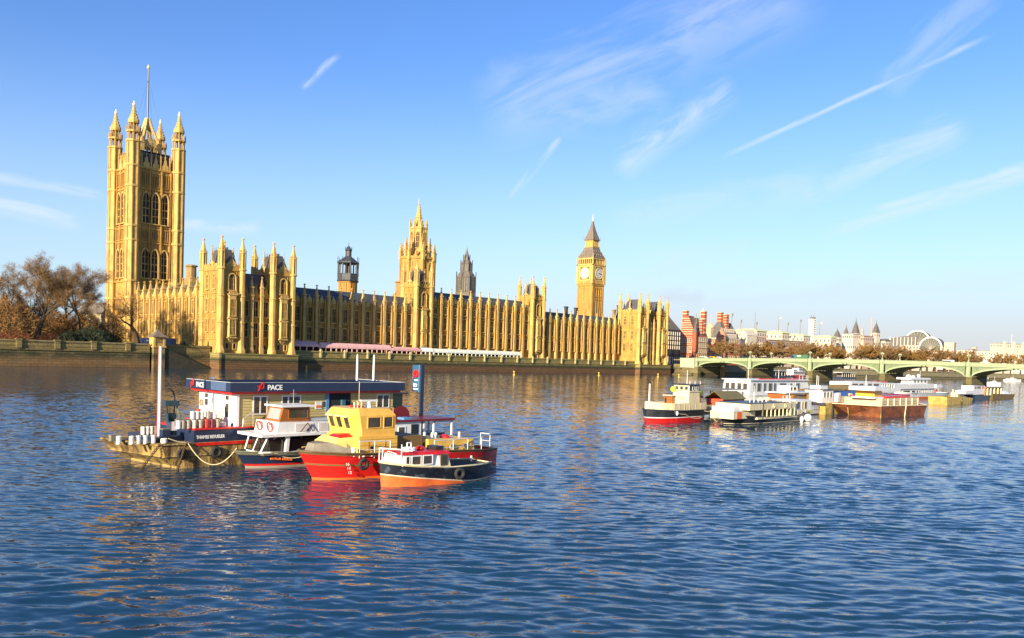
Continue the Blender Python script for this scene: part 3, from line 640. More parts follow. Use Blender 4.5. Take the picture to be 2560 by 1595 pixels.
# ------------------------------------------------------------------ river walls
def wallmat(name,top,mid,low,zs,pat=.7):
    m=bpy.data.materials.new(name); m.use_nodes=True; t=m.node_tree; b=t.nodes['Principled BSDF']; b.inputs['Roughness'].default_value=.8
    g=t.nodes.new('ShaderNodeNewGeometry'); s=t.nodes.new('ShaderNodeSeparateXYZ'); t.links.new(g.outputs['Position'],s.inputs[0])
    def nz(scl,st): 
        mp=t.nodes.new('ShaderNodeMapping'); mp.inputs['Scale'].default_value=st; t.links.new(g.outputs['Position'],mp.inputs[0])
        n=t.nodes.new('ShaderNodeTexNoise'); n.inputs['Scale'].default_value=scl; n.inputs['Detail'].default_value=6; n.inputs['Roughness'].default_value=.7; t.links.new(mp.outputs[0],n.inputs['Vector']); return n.outputs[0]
    big=nz(.16,(1,1,2.2)); fine=nz(.9,(1,1,.6)); 
    z=t.nodes.new('ShaderNodeMath'); z.operation='MULTIPLY_ADD'; t.links.new(fine,z.inputs[0]); z.inputs[1].default_value=1.1; t.links.new(s.outputs[2],z.inputs[2])
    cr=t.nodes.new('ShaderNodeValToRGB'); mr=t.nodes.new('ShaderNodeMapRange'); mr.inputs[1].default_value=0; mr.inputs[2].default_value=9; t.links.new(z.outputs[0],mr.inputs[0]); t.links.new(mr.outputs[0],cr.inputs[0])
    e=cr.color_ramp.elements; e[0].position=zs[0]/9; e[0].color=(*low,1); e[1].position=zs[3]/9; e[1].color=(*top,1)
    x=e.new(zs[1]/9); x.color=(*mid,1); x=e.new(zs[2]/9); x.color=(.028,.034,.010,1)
    mx=t.nodes.new('ShaderNodeMix'); mx.data_type='RGBA'; r=t.nodes.new('ShaderNodeMapRange'); r.inputs[1].default_value=.5; r.inputs[2].default_value=.62; r.inputs[4].default_value=pat; t.links.new(big,r.inputs[0]); t.links.new(r.outputs[0],mx.inputs['Factor'])
    t.links.new(cr.outputs[0],mx.inputs['A']); mx.inputs['B'].default_value=(.17,.12,.05,1)
    ad=t.nodes.new('ShaderNodeMath'); ad.operation='ADD'; t.links.new(s.outputs[0],ad.inputs[0]); t.links.new(s.outputs[1],ad.inputs[1])
    cb=t.nodes.new('ShaderNodeCombineXYZ'); t.links.new(ad.outputs[0],cb.inputs[0]); t.links.new(s.outputs[2],cb.inputs[1])
    bk=t.nodes.new('ShaderNodeTexBrick'); t.links.new(cb.outputs[0],bk.inputs['Vector']); bk.inputs['Scale'].default_value=1; bk.inputs['Brick Width'].default_value=2.4; bk.inputs['Row Height'].default_value=.8; bk.inputs['Mortar Size'].default_value=.07
    bk.inputs['Color1'].default_value=(1,1,1,1); bk.inputs['Color2'].default_value=(.72,.72,.72,1); bk.inputs['Mortar'].default_value=(.42,.42,.42,1)
    ml=t.nodes.new('ShaderNodeMix'); ml.data_type='RGBA'; ml.blend_type='MULTIPLY'; ml.inputs['Factor'].default_value=1; t.links.new(mx.outputs['Result'],ml.inputs['A']); t.links.new(bk.outputs['Color'],ml.inputs['B']); t.links.new(ml.outputs['Result'],b.inputs['Base Color'])
    bp=t.nodes.new('ShaderNodeBump'); bp.inputs['Strength'].default_value=.5; bp.inputs['Distance'].default_value=.2; t.links.new(fine,bp.inputs['Height']); t.links.new(bp.outputs[0],b.inputs['Normal'])
    return m
WG=wallmat('garden_wall_stone',(.26,.19,.06),(.23,.13,.045),(.17,.085,.027),(0,2.2,4.6,6.4),.75)  # upper tone raised to stand in for sunlight along the wall top
WT=wallmat('terrace_wall_stone',(.30,.23,.07),(.17,.085,.028),(.15,.07,.025),(0,2.6,3.9,5.0),.12)
T=thing('garden_river_wall','dark stained river wall with stone piers below the bare trees','wall',(-5,-22.6,0))
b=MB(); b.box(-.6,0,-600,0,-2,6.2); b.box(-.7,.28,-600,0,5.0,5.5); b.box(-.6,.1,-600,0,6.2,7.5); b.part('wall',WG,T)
b=MB(); b.box(-.75,.3,-600,0,7.6,8.12); b.part('coping',mat('coping_stone',(.26,.20,.09),.8,(.16,.12,.05),.8,.8),T)
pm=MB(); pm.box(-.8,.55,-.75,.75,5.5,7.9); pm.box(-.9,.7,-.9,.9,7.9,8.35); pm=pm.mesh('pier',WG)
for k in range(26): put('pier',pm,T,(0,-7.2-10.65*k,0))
# gatehouse, recessed landing stairs
T=thing('stone_kiosk','small stone lookout with a pointed grey roof on the garden wall end','kiosk',(-5.3,-20.0,0))
b=MB(); b.box(-1.7,1.7,-1.9,1.9,7.4,10.3); b.box(-2,2,-2.2,2.2,6.9,7.4); b.box(-1.9,1.9,-2.05,2.05,10.2,10.5)
for s in (-1,1):
    b.box(1.7,1.85,s*1.6-.3,s*1.6+.3,7.4,10.2); b.box(s*1.4-.3,s*1.4+.3,-2.05,-1.9,7.4,10.2)
b.part('kiosk_wall',STONE2,T)
b=MB(); b.sqf(0,0,[(2.5,10.45),(2.3,10.7),(1.2,11.6),(.5,12.4),(.12,13.1),(.02,13.4)]); b.part('roof',LEADR,T)
for y in (-.45,.45):
    w=MB(); w.box(-.02,.04,-.28,.28,0,1.5); put('window',w.mesh('window',NICHE),T,(1.72,y,8.4))
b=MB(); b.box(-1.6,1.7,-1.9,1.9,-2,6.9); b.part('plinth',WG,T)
T=thing('landing_stairs','dark stone stairs dropping to the water beside the near corner pavilion','stairs',(-5.3,-9.8,0))
b=MB()
for k in range(34): b.box(-2,1.8,-8+k*.47,8.2,-1,7.0-(k+1)*.2) if k==0 else b.box(-2,1.8,-8+k*.47,-8+(k+1)*.47,-1,7.0-k*.2)
b2=MB()
for k in range(34): b2.box(-.28,1.3,-8+k*.47,-8+(k+1)*.47,-1,6.6-k*.19)
b2.part('steps',mat('wet_dark_stone',(.05,.04,.02),.6,(.02,.018,.01),.8,.8),T)
T=thing('landing_wall','low recessed river wall behind the landing stairs','wall',(-5.6,-9.8,0))
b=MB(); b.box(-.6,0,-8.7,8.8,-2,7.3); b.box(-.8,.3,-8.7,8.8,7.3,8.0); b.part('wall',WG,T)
for y0,y1,lab in ((-1.2,30,'stained river footing under the near corner pavilion'),(253.6,286,'stained river footing under the far corner pavilion by the bridge')):
    T=thing('pavilion_footing',lab,'wall',(0,y0,0)); L_=y1-y0
    b=MB(); b.box(-6,1.7,0,L_,-2,5.3); b.box(-6,1.95,-.2,L_+.2,5.3,5.75); b.box(-.5,2.1,-.35,.5,-2,5.9); b.part('wall',WT,T)
T=thing('terrace_river_wall','long mossy river wall of the palace terrace lined with pale posts','wall',(-1.5,30,0)); L_=223.4
b=MB(); b.box(-.7,0,0,L_,-2,5.2); b.box(-.8,.25,0,L_,4.7,5.1); b.box(-.5,.02,0,L_,5.2,6.9); b.part('wall',WT,T)
b=MB(); b.box(-.7,.3,0,L_,6.95,7.45); b.part('coping',mat('mossy_coping',(.30,.24,.07),.8,(.20,.16,.04),.8,.8),T)
pm=MB(); pm.lathe(.2,0,[(.55,4.9),(.55,6.7),(.7,6.8),(.7,7.5),(.45,7.7),(.4,8.0),(.12,8.3)],4,math.pi/4); pm=pm.mesh('pier',mat('pale_pier_stone',(.46,.38,.18),.8,(.34,.27,.11),.8,.8))
for k in range(20): put('pier',pm,T,(0,11.8+k*11.2,0))
# terrace awnings
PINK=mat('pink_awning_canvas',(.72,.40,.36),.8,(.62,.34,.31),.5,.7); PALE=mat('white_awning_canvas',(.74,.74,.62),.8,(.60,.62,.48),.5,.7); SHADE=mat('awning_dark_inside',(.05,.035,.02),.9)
def awning(label,y0,y1,z0,z1,m,rnd,step,x=-3.3,dep=5,posts=True):
    T=thing('terrace_awning',label,'awning',(x,y0,0)); Lr=y1-y0; b=MB()
    if rnd:     # a row of barrel bays
        n=max(1,round(Lr/step)); w=Lr/n
        for k in range(n):
            rs=[]
            for j in range(7):
                t=j/6*math.pi/2; rs.append([(-dep*.38+math.cos(t)*dep*.38,k*w+.04,z0+math.sin(t)*(z1-z0)),(-dep*.38+math.cos(t)*dep*.38,(k+1)*w-.04,z0+math.sin(t)*(z1-z0))])
            rs.append([(-dep,k*w+.04,z1),(-dep,(k+1)*w-.04,z1)])
            rs2=[[(p[0]-.05,p[1],p[2]-.07) for p in r_] for r_ in rs]
            for i in range(len(rs)-1): b.add([*rs[i],*rs[i+1],*rs2[i],*rs2[i+1]],[(0,1,3,2),(4,6,7,5)])
            b.torus((-dep*.38,k*w,z0),(0,1,0),dep*.39,.05,12,4) if False else None
    else:
        b.poly([(0,0,z0),(0,0,z0+.9),(-dep*.6,0,z1),(-dep,0,z1),(-dep,0,z1-.1),(-dep*.6,0,z1-.15),(-.1,0,z0+.8),(-.1,0,z0)],(0,Lr,0))
    b.part('canopy',m,T)
    if posts:
        b=MB(); n=max(2,round(Lr/2.6)); 
        pmh=MB(); pmh.box(-.18,.02,-.22,.22,5.7,z0+.1); pmh=pmh.mesh('post',m)
        for k in range(n+1): put('post',pmh,T,(-.05,k*Lr/n,0))
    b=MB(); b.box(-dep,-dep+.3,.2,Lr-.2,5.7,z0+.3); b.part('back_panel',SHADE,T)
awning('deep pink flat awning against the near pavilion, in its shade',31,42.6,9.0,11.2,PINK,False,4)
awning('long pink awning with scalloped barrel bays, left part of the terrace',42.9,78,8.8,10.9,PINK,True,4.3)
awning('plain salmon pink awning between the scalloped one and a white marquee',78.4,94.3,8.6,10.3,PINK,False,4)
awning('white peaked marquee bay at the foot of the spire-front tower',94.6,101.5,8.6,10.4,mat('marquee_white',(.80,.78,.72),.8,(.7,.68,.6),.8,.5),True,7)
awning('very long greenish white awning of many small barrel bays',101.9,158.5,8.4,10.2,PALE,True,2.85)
# ------------------------------------------------------------------ bridge
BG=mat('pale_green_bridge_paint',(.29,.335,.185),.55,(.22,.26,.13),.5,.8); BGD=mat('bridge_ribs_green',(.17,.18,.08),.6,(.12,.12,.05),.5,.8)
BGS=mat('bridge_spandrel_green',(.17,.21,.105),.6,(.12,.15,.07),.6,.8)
BST=wallmat('bridge_pier_stone',(.20,.16,.06),(.17,.12,.04),(.06,.05,.02),(0,1.2,1.3,2.6),.4)
T=thing('road_bridge','long pale green iron arch bridge on stone piers crossing the river','bridge',(20,292.5,0)); BR=T
PIERX=[-4.5,30,65,102.5,142,181.5,219,253.5]; ZD=[10.2,11.0,11.6,12.0,12.2,12.0,11.6,11.0]; WB=26
def deckz(x):
    t=(x-118)/136; return 12.05-2.2*t*t
b=MB(); n=60; xs=[-13+ (254+13)*k/n for k in range(n+1)]
for y0,y1 in ((-.35,.35),(WB-.35,WB+.35)):
    b.rings([[(x,y0,deckz(x)-1.35),(x,y1,deckz(x)-1.35),(x,y1,deckz(x)),(x,y0,deckz(x))] for x in xs])
    b.rings([[(x,y0-.25,deckz(x)-1.75),(x,y1,deckz(x)-1.75),(x,y1,deckz(x)-1.4),(x,y0-.25,deckz(x)-1.4)] for x in xs])
    b.rings([[(x,y0-.2,deckz(x)-.02),(x,y1+.1,deckz(x)-.02),(x,y1+.1,deckz(x)+.2),(x,y0-.2,deckz(x)+.2)] for x in xs])
for x in np.arange(-12,254,1.6): b.box(x-.1,x+.1,-.45,-.3,deckz(x)-1.2,deckz(x)-.1)
b.part('parapet',BG,T)
b=MB(); b.rings([[(x,.4,deckz(x)-2.2),(x,WB-.4,deckz(x)-2.2),(x,WB-.4,deckz(x)-1.2),(x,.4,deckz(x)-1.2)] for x in xs]); b.part('deck',mat('asphalt',(.05,.05,.05),.9),T)
SPR=4.9
for k in range(7):
    xa=PIERX[k]+1.55; xb=PIERX[k+1]-1.55; xm=(xa+xb)/2; hw=(xb-xa)/2; cz=deckz(xm)-2.45
    def az(x,o=0): 
        t=min(1,abs((x-xm)/hw)); return SPR+(cz+o-SPR)*math.sqrt(max(0,1-t*t))**.95
    xs2=[xm-hw*math.cos(math.pi*i/24) for i in range(25)]
    for y0,y1,mm,nm in ((-.3,.35,BG,'arch_rib'),(WB-.35,WB+.3,BG,'arch_rib')):
        b=MB(); b.rings([[(x,y0,az(x)),(x,y1,az(x)),(x,y1,az(x)+.75),(x,y0,az(x)+.75)] for x in xs2])
        b.part(nm,mm,T)
        s=MB(); rs=[[(x,y0+.15,az(x)+.7),(x,y1-.1,az(x)+.7),(x,y1-.1,deckz(x)-1.7),(x,y0+.15,deckz(x)-1.7)] for x in xs2]
        s.rings(rs)
        if y0<0:
            for sx in (-1,1):
                for q,rr in ((.93,.75),(.86,.5)):
                    x=xm+sx*hw*q; z=(az(x)+.9+deckz(x)-1.9)/2; s.torus((x,y0+.1,z),(0,1,0),rr,.12,12,4)
                s.path([(xm+sx*hw*.99,y0+.1,deckz(xm)-2.0),(xm+sx*hw*.5,y0+.1,deckz(xm)-2.05),(xm+sx*hw*.3,y0+.1,deckz(xm)-1.95)],.1,4)
            for dx in (-.9,.9): s.ball((xm+dx,y0-.05,deckz(xm)-2.05),.42,8,5)
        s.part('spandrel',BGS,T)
    for j in range(1,6):
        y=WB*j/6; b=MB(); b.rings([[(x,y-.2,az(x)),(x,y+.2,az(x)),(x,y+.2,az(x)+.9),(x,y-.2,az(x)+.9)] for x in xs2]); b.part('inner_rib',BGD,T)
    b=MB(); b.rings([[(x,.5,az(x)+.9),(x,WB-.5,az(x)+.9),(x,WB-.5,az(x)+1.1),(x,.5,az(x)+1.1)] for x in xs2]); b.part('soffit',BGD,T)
for k,x in enumerate(PIERX):
    b=MB()
    if 0<k<7:
        w=1.7; pts=lambda z,g: [(x-w-g,0,z),(x-w-g,-.6,z),(x,-3.1-g,z),(x+w+g,-.6,z),(x+w+g,0,z),(x+w+g,WB,z),(x,WB+2.6,z),(x-w-g,WB,z)]
        b.rings([pts(-2,.35),pts(1.2,.2),pts(SPR-.5,0),pts(SPR+.2,.25),pts(SPR+.45,0)])
    else:
        b.box(x-9 if k==0 else x-1.5,x+1.5 if k==0 else x+9,-1.4,WB+1.4,-2,SPR+.3)
    b.part('pier',BST,T)
    for y in (-.5,WB+.5):
        b=MB(); b.lathe(x,y,[(1.45,SPR+.4),(1.45,SPR+1.),(1.1,SPR+1.3),(1.1,deckz(x)-2),(1.3,deckz(x)-1.7),(1.3,deckz(x)+.2),(1.0,deckz(x)+.35),(.2,deckz(x)+.5)],8)
        b.part('pier_shaft',BG,T)
ABST=mat('white_abutment_stone',(.42,.37,.26),.8,(.30,.26,.17),.6,.7)
T=thing('bridge_abutment','pale stone abutment block at the bridge end beside the far pavilion','abutment',(13,291.5,0))
b=MB(); b.box(-7.5,1.5,-1.2,4,4.6,9.6); b.box(-7.7,1.7,-1.4,4.2,9.6,10.3); b.box(1.4,2.5,-1.8,3,4.3,10.5); b.box(-5,-4.4,-1.6,-1.2,4.6,8); b.part('block',ABST,T)
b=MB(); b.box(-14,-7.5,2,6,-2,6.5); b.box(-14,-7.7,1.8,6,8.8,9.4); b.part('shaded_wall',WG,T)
T=thing('river_apron','sloping stone apron at the foot of the bridge abutment','apron',(11,288,0))
b=MB(); b.rings([[(-9.5,-3,-1),(5,-4,-1),(6,4,-1),(-7,4,-1)],[(-7,-.5,1.6),(2,-1,3.2),(5.5,3,4.4),(-4,3.5,2.6)],[(-4.5,1,2.6),(0,.5,3.9),(5.3,3,4.4),(-3,3.5,2.7)]]); b.part('apron_stone',BST,T)
T=thing('stone_stair_tower','stubby stone stair tower at the water line under the abutment','stair tower',(17.5,289.5,0))
b=MB(); b.box(-1.6,1.6,-1.5,2,-2,3.6); b.box(-1.8,1.8,-1.7,2,3.6,4.1); b.box(-1.2,-.3,-1.6,-1.4,1,2.6); b.part('block',BST,T)
# lamps on the bridge
LAMPG=mat('lamp_globe_glass',(.36,.40,.24),.3)
def lamp_std(loc,label):
    T=thing('bridge_lamp',label,'street lamp',loc,0,'three-globe lamps on the bridge'); b=MB()
    b.lathe(0,0,[(.42,0),(.42,.5),(.2,.8),(.14,2.2),(.22,2.4),(.1,2.7)],8); b.tube((-.6,0,2.35),(.6,0,2.35),.09,5); b.tube((-.6,0,2.3),(-.6,0,2.7),.07,5); b.tube((.6,0,2.3),(.6,0,2.7),.07,5); b.part('post',BG,T)
    for x,z in ((-.6,2.95),(.6,2.95),(0,3.25)): g=MB(); g.lathe(x,0,[(.15,z-.3),(.36,z),(.3,z+.25),(.1,z+.5),(.02,z+.65)],8); g.part('globe',LAMPG,T)
    return T
PN=['first pier from the palace end','second pier from the palace end','third pier from the palace end','fourth pier from the palace end']
for k in range(4):
    x=20+PIERX[k+1]
    lamp_std((x,292,deckz(PIERX[k+1])+.4),'pale green three-globe lamp on the near parapet above the '+PN[k])
    lamp_std((x-.3,318.8,deckz(PIERX[k+1])+.4),'pale green three-globe lamp on the far parapet behind the '+PN[k])
# traffic on the bridge
TYRE=mat('tyre_rubber',(.02,.02,.02),.8); CARG=mat('vehicle_glass',(.02,.025,.03),.1)
def vehicle(px,label,cat,kind,col,y=298,length=4.4,face=-1):
    x=onY(px,900,y).x; z=deckz(x-20)-1.2
    T=thing({'van':'van','car':'parked_car' if False else 'car','truck':'lorry','bus':'minibus'}[kind],label,cat,(x,y,z)); c=mat('paint_'+col[0],col[1],.3)
    b=MB(); s=face
    if kind=='car':
        h=.75; b.rings([[(s*-length/2,-.85,.3),(s*length/2,-.85,.3),(s*length/2,.85,.3),(s*-length/2,.85,.3)],[(s*-length/2,-.88,.85),(s*length/2,-.88,.75),(s*length/2,.88,.75),(s*-length/2,.88,.85)],[(s*-length*.42,-.8,.95),(s*length*.25,-.8,.95),(s*length*.25,.8,.95),(s*-length*.42,.8,.95)],[(s*-length*.3,-.65,1.5),(s*length*.08,-.65,1.5),(s*length*.08,.65,1.5),(s*-length*.3,.65,1.5)]])
    else:
        H_=2.3 if kind!='truck' else 1.0
        b.rings([[(s*-length/2,-1,.4),(s*length/2,-1,.4),(s*length/2,1,.4),(s*-length/2,1,.4)],[(s*-length/2,-1,H_),(s*length*.36,-1,H_),(s*length*.36,1,H_),(s*-length/2,1,H_)]] if kind!='truck' else [[(s*-length/2,-1,.5),(s*length/2,-1,.5),(s*length/2,1,.5),(s*-length/2,1,.5)],[(s*-length/2,-1,H_),(s*length/2,-1,H_),(s*length/2,1,H_),(s*-length/2,1,H_)]])
    b.part('body',c if kind!='truck' else BLACK,T)
    if kind=='truck':
        q=MB(); q.rings([[(s*length*.32,-1.15,.7),(s*length*.52,-1.15,.7),(s*length*.52,1.15,.7),(s*length*.32,1.15,.7)],[(s*length*.32,-1.15,3.2),(s*length*.47,-1.15,3.2),(s*length*.47,1.15,3.2),(s*length*.32,1.15,3.2)]]); q.part('cab',mat('cab_blue',(.03,.06,.38),.35),T)
        q=MB(); q.box(-length*.5,length*.3,-1.25,1.25,1.0,3.6) if s>0 else q.box(-length*.3,length*.5,-1.25,1.25,1.0,3.6); q.part('container',c,T)
        q=MB(); q.box(-1.2,.8,-1.29,-1.24,2.6,3.1); q.part('side_panel',WHITE,T)
    wmb=MB(); wmb.lathe(0,0,[(.38,-.12),(.38,.12)],12); wmb.xf=None
    wme=MB(); wme.xf=Matrix.Rotation(HP,4,'X'); wme.lathe(0,0,[(.2,-.14),(.38,-.12),(.38,.12),(.2,.14)],12); wme=wme.mesh('wheel',TYRE)
    for q in (-.32,.32):
        for yy in (-.9,.9): put('wheel',wme,T,(q*length,yy,.38))
    g=MB()
    if kind=='car': g.poly([(s*-length*.36,-.82,1.02),(s*length*.2,-.82,1.02),(s*length*.06,-.69,1.43),(s*-length*.28,-.69,1.43)],(0,.02,0))
    elif kind=='truck': g.box(min(s*length*.36,s*length*.46),max(s*length*.36,s*length*.46),-1.2,-1.14,1.9,2.9)
    else: g.box(min(s*-length*.3,s*length*.4),max(s*-length*.3,s*length*.4),-1.03,-.99,1.4,2.05)
    g.part('side_window',CARG,T)
vehicle(1758,'white van nearest the palace end of the bridge','van','van',('white',(.78,.78,.76)),length=5.6)
vehicle(1781,'bright yellow van on the bridge between two white vehicles','van','van',('yellow',(.75,.55,.02)),length=4.2)
vehicle(1796,'short white van right behind the yellow one on the bridge','van','van',('white',(.78,.78,.76)),y=303,length=3.4)
vehicle(1908,'low red car on the bridge past the first pier','car','car',('red',(.55,.04,.03)),length=4.6)
vehicle(2000,'lorry with a blue cab and dark green box body on the bridge','lorry','truck',('green',(.06,.14,.07)),length=9.5)
vehicle(2369,'white and blue minibus on the right half of the bridge','minibus','bus',('white',(.78,.78,.76)),length=6)
vehicle(2508,'white car near the right edge of the bridge','car','car',('white',(.78,.78,.76)),length=4.6)
# yellow river marks
for px,py,lab in ((482,918,'small yellow mooring mark in front of the landing stairs'),(766,925,'small yellow mooring mark at the notch right of the near pavilion'),(1285,937,'small yellow mooring mark in front of the middle range'),(1497,939,'small yellow mooring mark below the clock tower'),(1645,942,'yellow mooring mark in front of the far pavilion footing'),(1697,943,'yellow mooring mark beside the sloping stone apron')):
    p=onZ(px,py,0); T=thing('mooring_mark',lab,'marker post',(p.x,p.y,0),0,'yellow marks along the palace wall'); b=MB()
    b.lathe(0,0,[(.5,-.3),(.55,.1),(.3,.25),(.15,.35),(.15,1.2)],8); b.part('float',mat('mark_yellow',(.75,.5,.06),.5),T); b=MB(); b.box(-.27,.27,-.27,.27,1.2,1.6); b.part('top_mark',MATS['mark_yellow'],T)
# ------------------------------------------------------------------ bare winter trees
BARK=mat('bark',(.075,.045,.02),.9,(.04,.024,.011),2,.8); TWR=mat('russet_twigs',(.27,.14,.035),.9,(.16,.07,.018),.25,.8); TWB=mat('brown_twigs',(.23,.13,.045),.9,(.14,.075,.025),.3,.8)
TWO=mat('amber_twigs',(.26,.14,.03),.9,(.17,.085,.02),.1,.8,thr=(.4,.6))
def tree_meshes(seed,h,spread,twig,ntw=5200,tw_w=.055,low=.22,levels=4,lean=0,dense=1.0,tmat=BARK,taper=.022):
    rg=random.Random(seed); b=MB(); ends=[]
    def grow(p,d,l,r,lv):
        n=3 if lv<2 else 2
        for k in range(n):
            d2=(d+Vector((rg.gauss(0,.16),rg.gauss(0,.16),rg.gauss(.03,.10)))).normalized(); q=p+d2*(l/n); r2=r*(.82 if k<n-1 else .7)
            b.tube(p,q,r,6 if lv<2 else 4,r2)
            ends.append((q,d2,lv,l)); p,d,r=q,d2,r2
            if lv>0 and k<n-1 and lv<levels:
                s=(d+Vector((rg.gauss(0,.8),rg.gauss(0,.8),rg.gauss(.1,.3)))).normalized(); grow(p,s,l*.62,r*.55,lv+1)
        if lv<levels:
            m=rg.choice((3,3,4)) if lv==0 else rg.choice((2,2,3))
            for _ in range(m):
                a=rg.uniform(0,6.3); sp=spread*rg.uniform(.6,1.25); s=(d*1.0+Vector((math.cos(a)*sp,math.sin(a)*sp,rg.uniform(-.05,.25)))).normalized()
                grow(p,s,l*rg.uniform(.62,.85),r*.66,lv+1)
    grow(Vector((0,0,0)),Vector((lean,0,1)).normalized(),h*low*1.2,h*taper,0)
    mx=max(e[0].z for e in ends); k=h/mx*.97
    b.v=[(x*k,y*k,z*k) for x,y,z in b.v]
    trunk=b.mesh('trunk',tmat)
    c=MB(); tips=[(q*k,d) for q,d,lv,l in ends if lv>=levels-1]
    for i in range(ntw):
        q,d=rg.choice(tips); L_=h*rg.uniform(.02,.062)
        p=q+Vector((rg.gauss(0,1),rg.gauss(0,1),rg.gauss(0,1)))*h*.014
        v=(d*.6+Vector((rg.gauss(0,.75),rg.gauss(0,.75),rg.gauss(.12,.6)))).normalized()*L_
        w=v.cross(Vector((rg.gauss(0,1),rg.gauss(0,1),rg.gauss(0,1)))).normalized()*tw_w*.5
        m=p+v*.55+Vector((rg.gauss(0,1),rg.gauss(0,1),rg.gauss(0,1)))*L_*.12; e=p+v
        n0=len(c.v); c.v+= [tuple(p-w),tuple(p+w),tuple(m+w*.7),tuple(m-w*.7),tuple(e)]
        c.f+=[[n0,n0+1,n0+2,n0+3],[n0+3,n0+2,n0+4]]; c.m+=[0,0]; c.sm+=[False,False]
    return trunk,c.mesh('crown',twig)
def plant(me,loc,rz,label,cat,name='bare_tree',group=None,sc_=1.):
    T=thing(name,label,cat,loc,rz,group); put('trunk',me[0],T); put('crown',me[1],T); T.scale=(sc_,)*3 if isinstance(sc_,(int,float)) else sc_
    return T
A1=tree_meshes(3,27,.75,TWB,13000,.052,taper=.03); A2=tree_meshes(11,26,.8,TWB,13000,.052,low=.26,taper=.03); A4=tree_meshes(29,19.5,.95,TWB,3000,.06,low=.16,taper=.034); A3=tree_meshes(21,20,.85,TWB,3400,.06,low=.2)
Z0=7.5
def atX(px,X): p=onX(px,850,X); return (X,p.y,Z0)
plant(A1,atX(90,-15),.4,'tallest bare tree in the park, its crown ending in a single spike','tree',sc_=1.04)
plant(A2,atX(200,-17),2.2,'wide bare tree just left of the great square tower','tree',sc_=1.02)
plant(A1,atX(20,-28),3.1,'bare tree at the left edge of the picture','tree',sc_=.95)
plant(A2,atX(150,-38),4.6,'bare tree behind, between the spiked tree and the wide one','tree',sc_=1.02)
plant(A4,atX(343,-13),1.3,'bare dark-limbed tree in front of the sunlit side range','tree',sc_=1)
plant(A3,atX(287,-12),3.6,'slanting bare tree at the foot of the great square tower','tree',sc_=(.8,.8,.62))
plant(A2,atX(58,-55),5.3,'bare tree deep in the park behind the spiked tree','tree',sc_=.9)
plant(A3,atX(262,-40),.2,'small bare tree between the wide tree and the square tower','tree',sc_=.95)
# russet undergrowth
def bush_mesh(seed,w,h,m,n,tw=.09):
    rg=random.Random(seed); c=MB(); t=MB()
    for i in range(9):
        a=rg.uniform(0,6.3); r=rg.uniform(.1,.7)*w/2; t.tube((0,0,0),(r*math.cos(a),r*math.sin(a),h*rg.uniform(.5,.85)),.09*h/5,4,.03)
    for i in range(n):
        a=rg.uniform(0,6.3); u=rg.random()**.5; zz=rg.random(); rr=w/2*u*math.sqrt(max(.03,1-(zz*2-.75)**2*.55))*(1+.25*math.sin(3*a+seed)+.12*math.sin(7*a))
        p=Vector((rr*math.cos(a),rr*math.sin(a),zz*h*(1-.35*u*u)*(1+.15*math.sin(2*a+seed*2)))); L_=h*rg.uniform(.06,.16)
        v=Vector((rg.gauss(0,.6)+.4*math.cos(a),rg.gauss(0,.6)+.4*math.sin(a),rg.gauss(.45,.5))).normalized()*L_; s=v.cross(Vector((rg.gauss(0,1),rg.gauss(0,1),rg.gauss(0,1)))).normalized()*tw*.5
        n0=len(c.v); c.v+=[tuple(p-s),tuple(p+s),tuple(p+v)]; c.f.append([n0,n0+1,n0+2]); c.m.append(0); c.sm.append(False)
    return t.mesh('stems',BARK),c.mesh('foliage',m)
def bush(me,loc,label,sc_=1,rz=0,cat='shrub',name='shrub'):
    T=thing(name,label,cat,loc,rz); put('stem',me[0],T); put('foliage',me[1],T); T.scale=(sc_,)*3 if isinstance(sc_,(int,float)) else sc_; return T
DKG=mat('dark_evergreen',(.018,.03,.012),.8,(.035,.045,.015),.8,.8); RED=mat('red_brown_leaves',(.20,.05,.018),.9,(.12,.04,.015),.6,.8)
B1=bush_mesh(1,11,9,TWR,5200,.12); B2=bush_mesh(2,10,11,TWB,5200,.12); B3=bush_mesh(5,9,4.5,DKG,3600,.2); B4=bush_mesh(6,9,4,RED,3000,.12)
bush(B1,atX(8,-14),'big russet shrub at the left edge behind the wall',(1.2,1.2,1.45),0)
bush(B2,atX(52,-30),'tall tangled brown shrub left of the pale tree trunk',(1.3,1.3,1.25),1)
bush(B1,atX(140,-26),'russet shrub between the two pale trunks',(1.2,1.2,1.05),2)
bush(B2,atX(110,-32),'brown thicket behind the pale trunk of the spiked tree',(1.5,1.3,1.35),3)
bush(B2,atX(215,-36),'brown thicket left of the cream lodge',(1.5,1.3,1.1),4.2)
bush(B1,atX(180,-28),'russet thicket under the wide bare tree',(1.2,1.2,1.2),5.1)
bush(B1,atX(32,-40),'russet thicket deep behind the left end of the wall',(1.6,1.6,1.6),4)
bush(B2,atX(285,-34),'brown thicket at the foot of the square tower',(1.1,1.1,.8),1.7)
bush(B4,atX(30,-9),'low red-brown shrub on top of the wall at the left',(1.2,.9,.8),.5)
bush(B4,atX(120,-11),'low reddish shrub right of the pale trunk',(1.2,.9,.75),2.5)
bush(B3,atX(172,-9.5),'low dark evergreen left of the second pale trunk',(1,1,.8),.5)
bush(B3,atX(225,-11),'broad dark evergreen under the cream lodge',(1.5,1,1.15),1.5)
bush(B3,atX(262,-12),'dark evergreen beside the slanting tree',(1.2,1,.9),2.9)
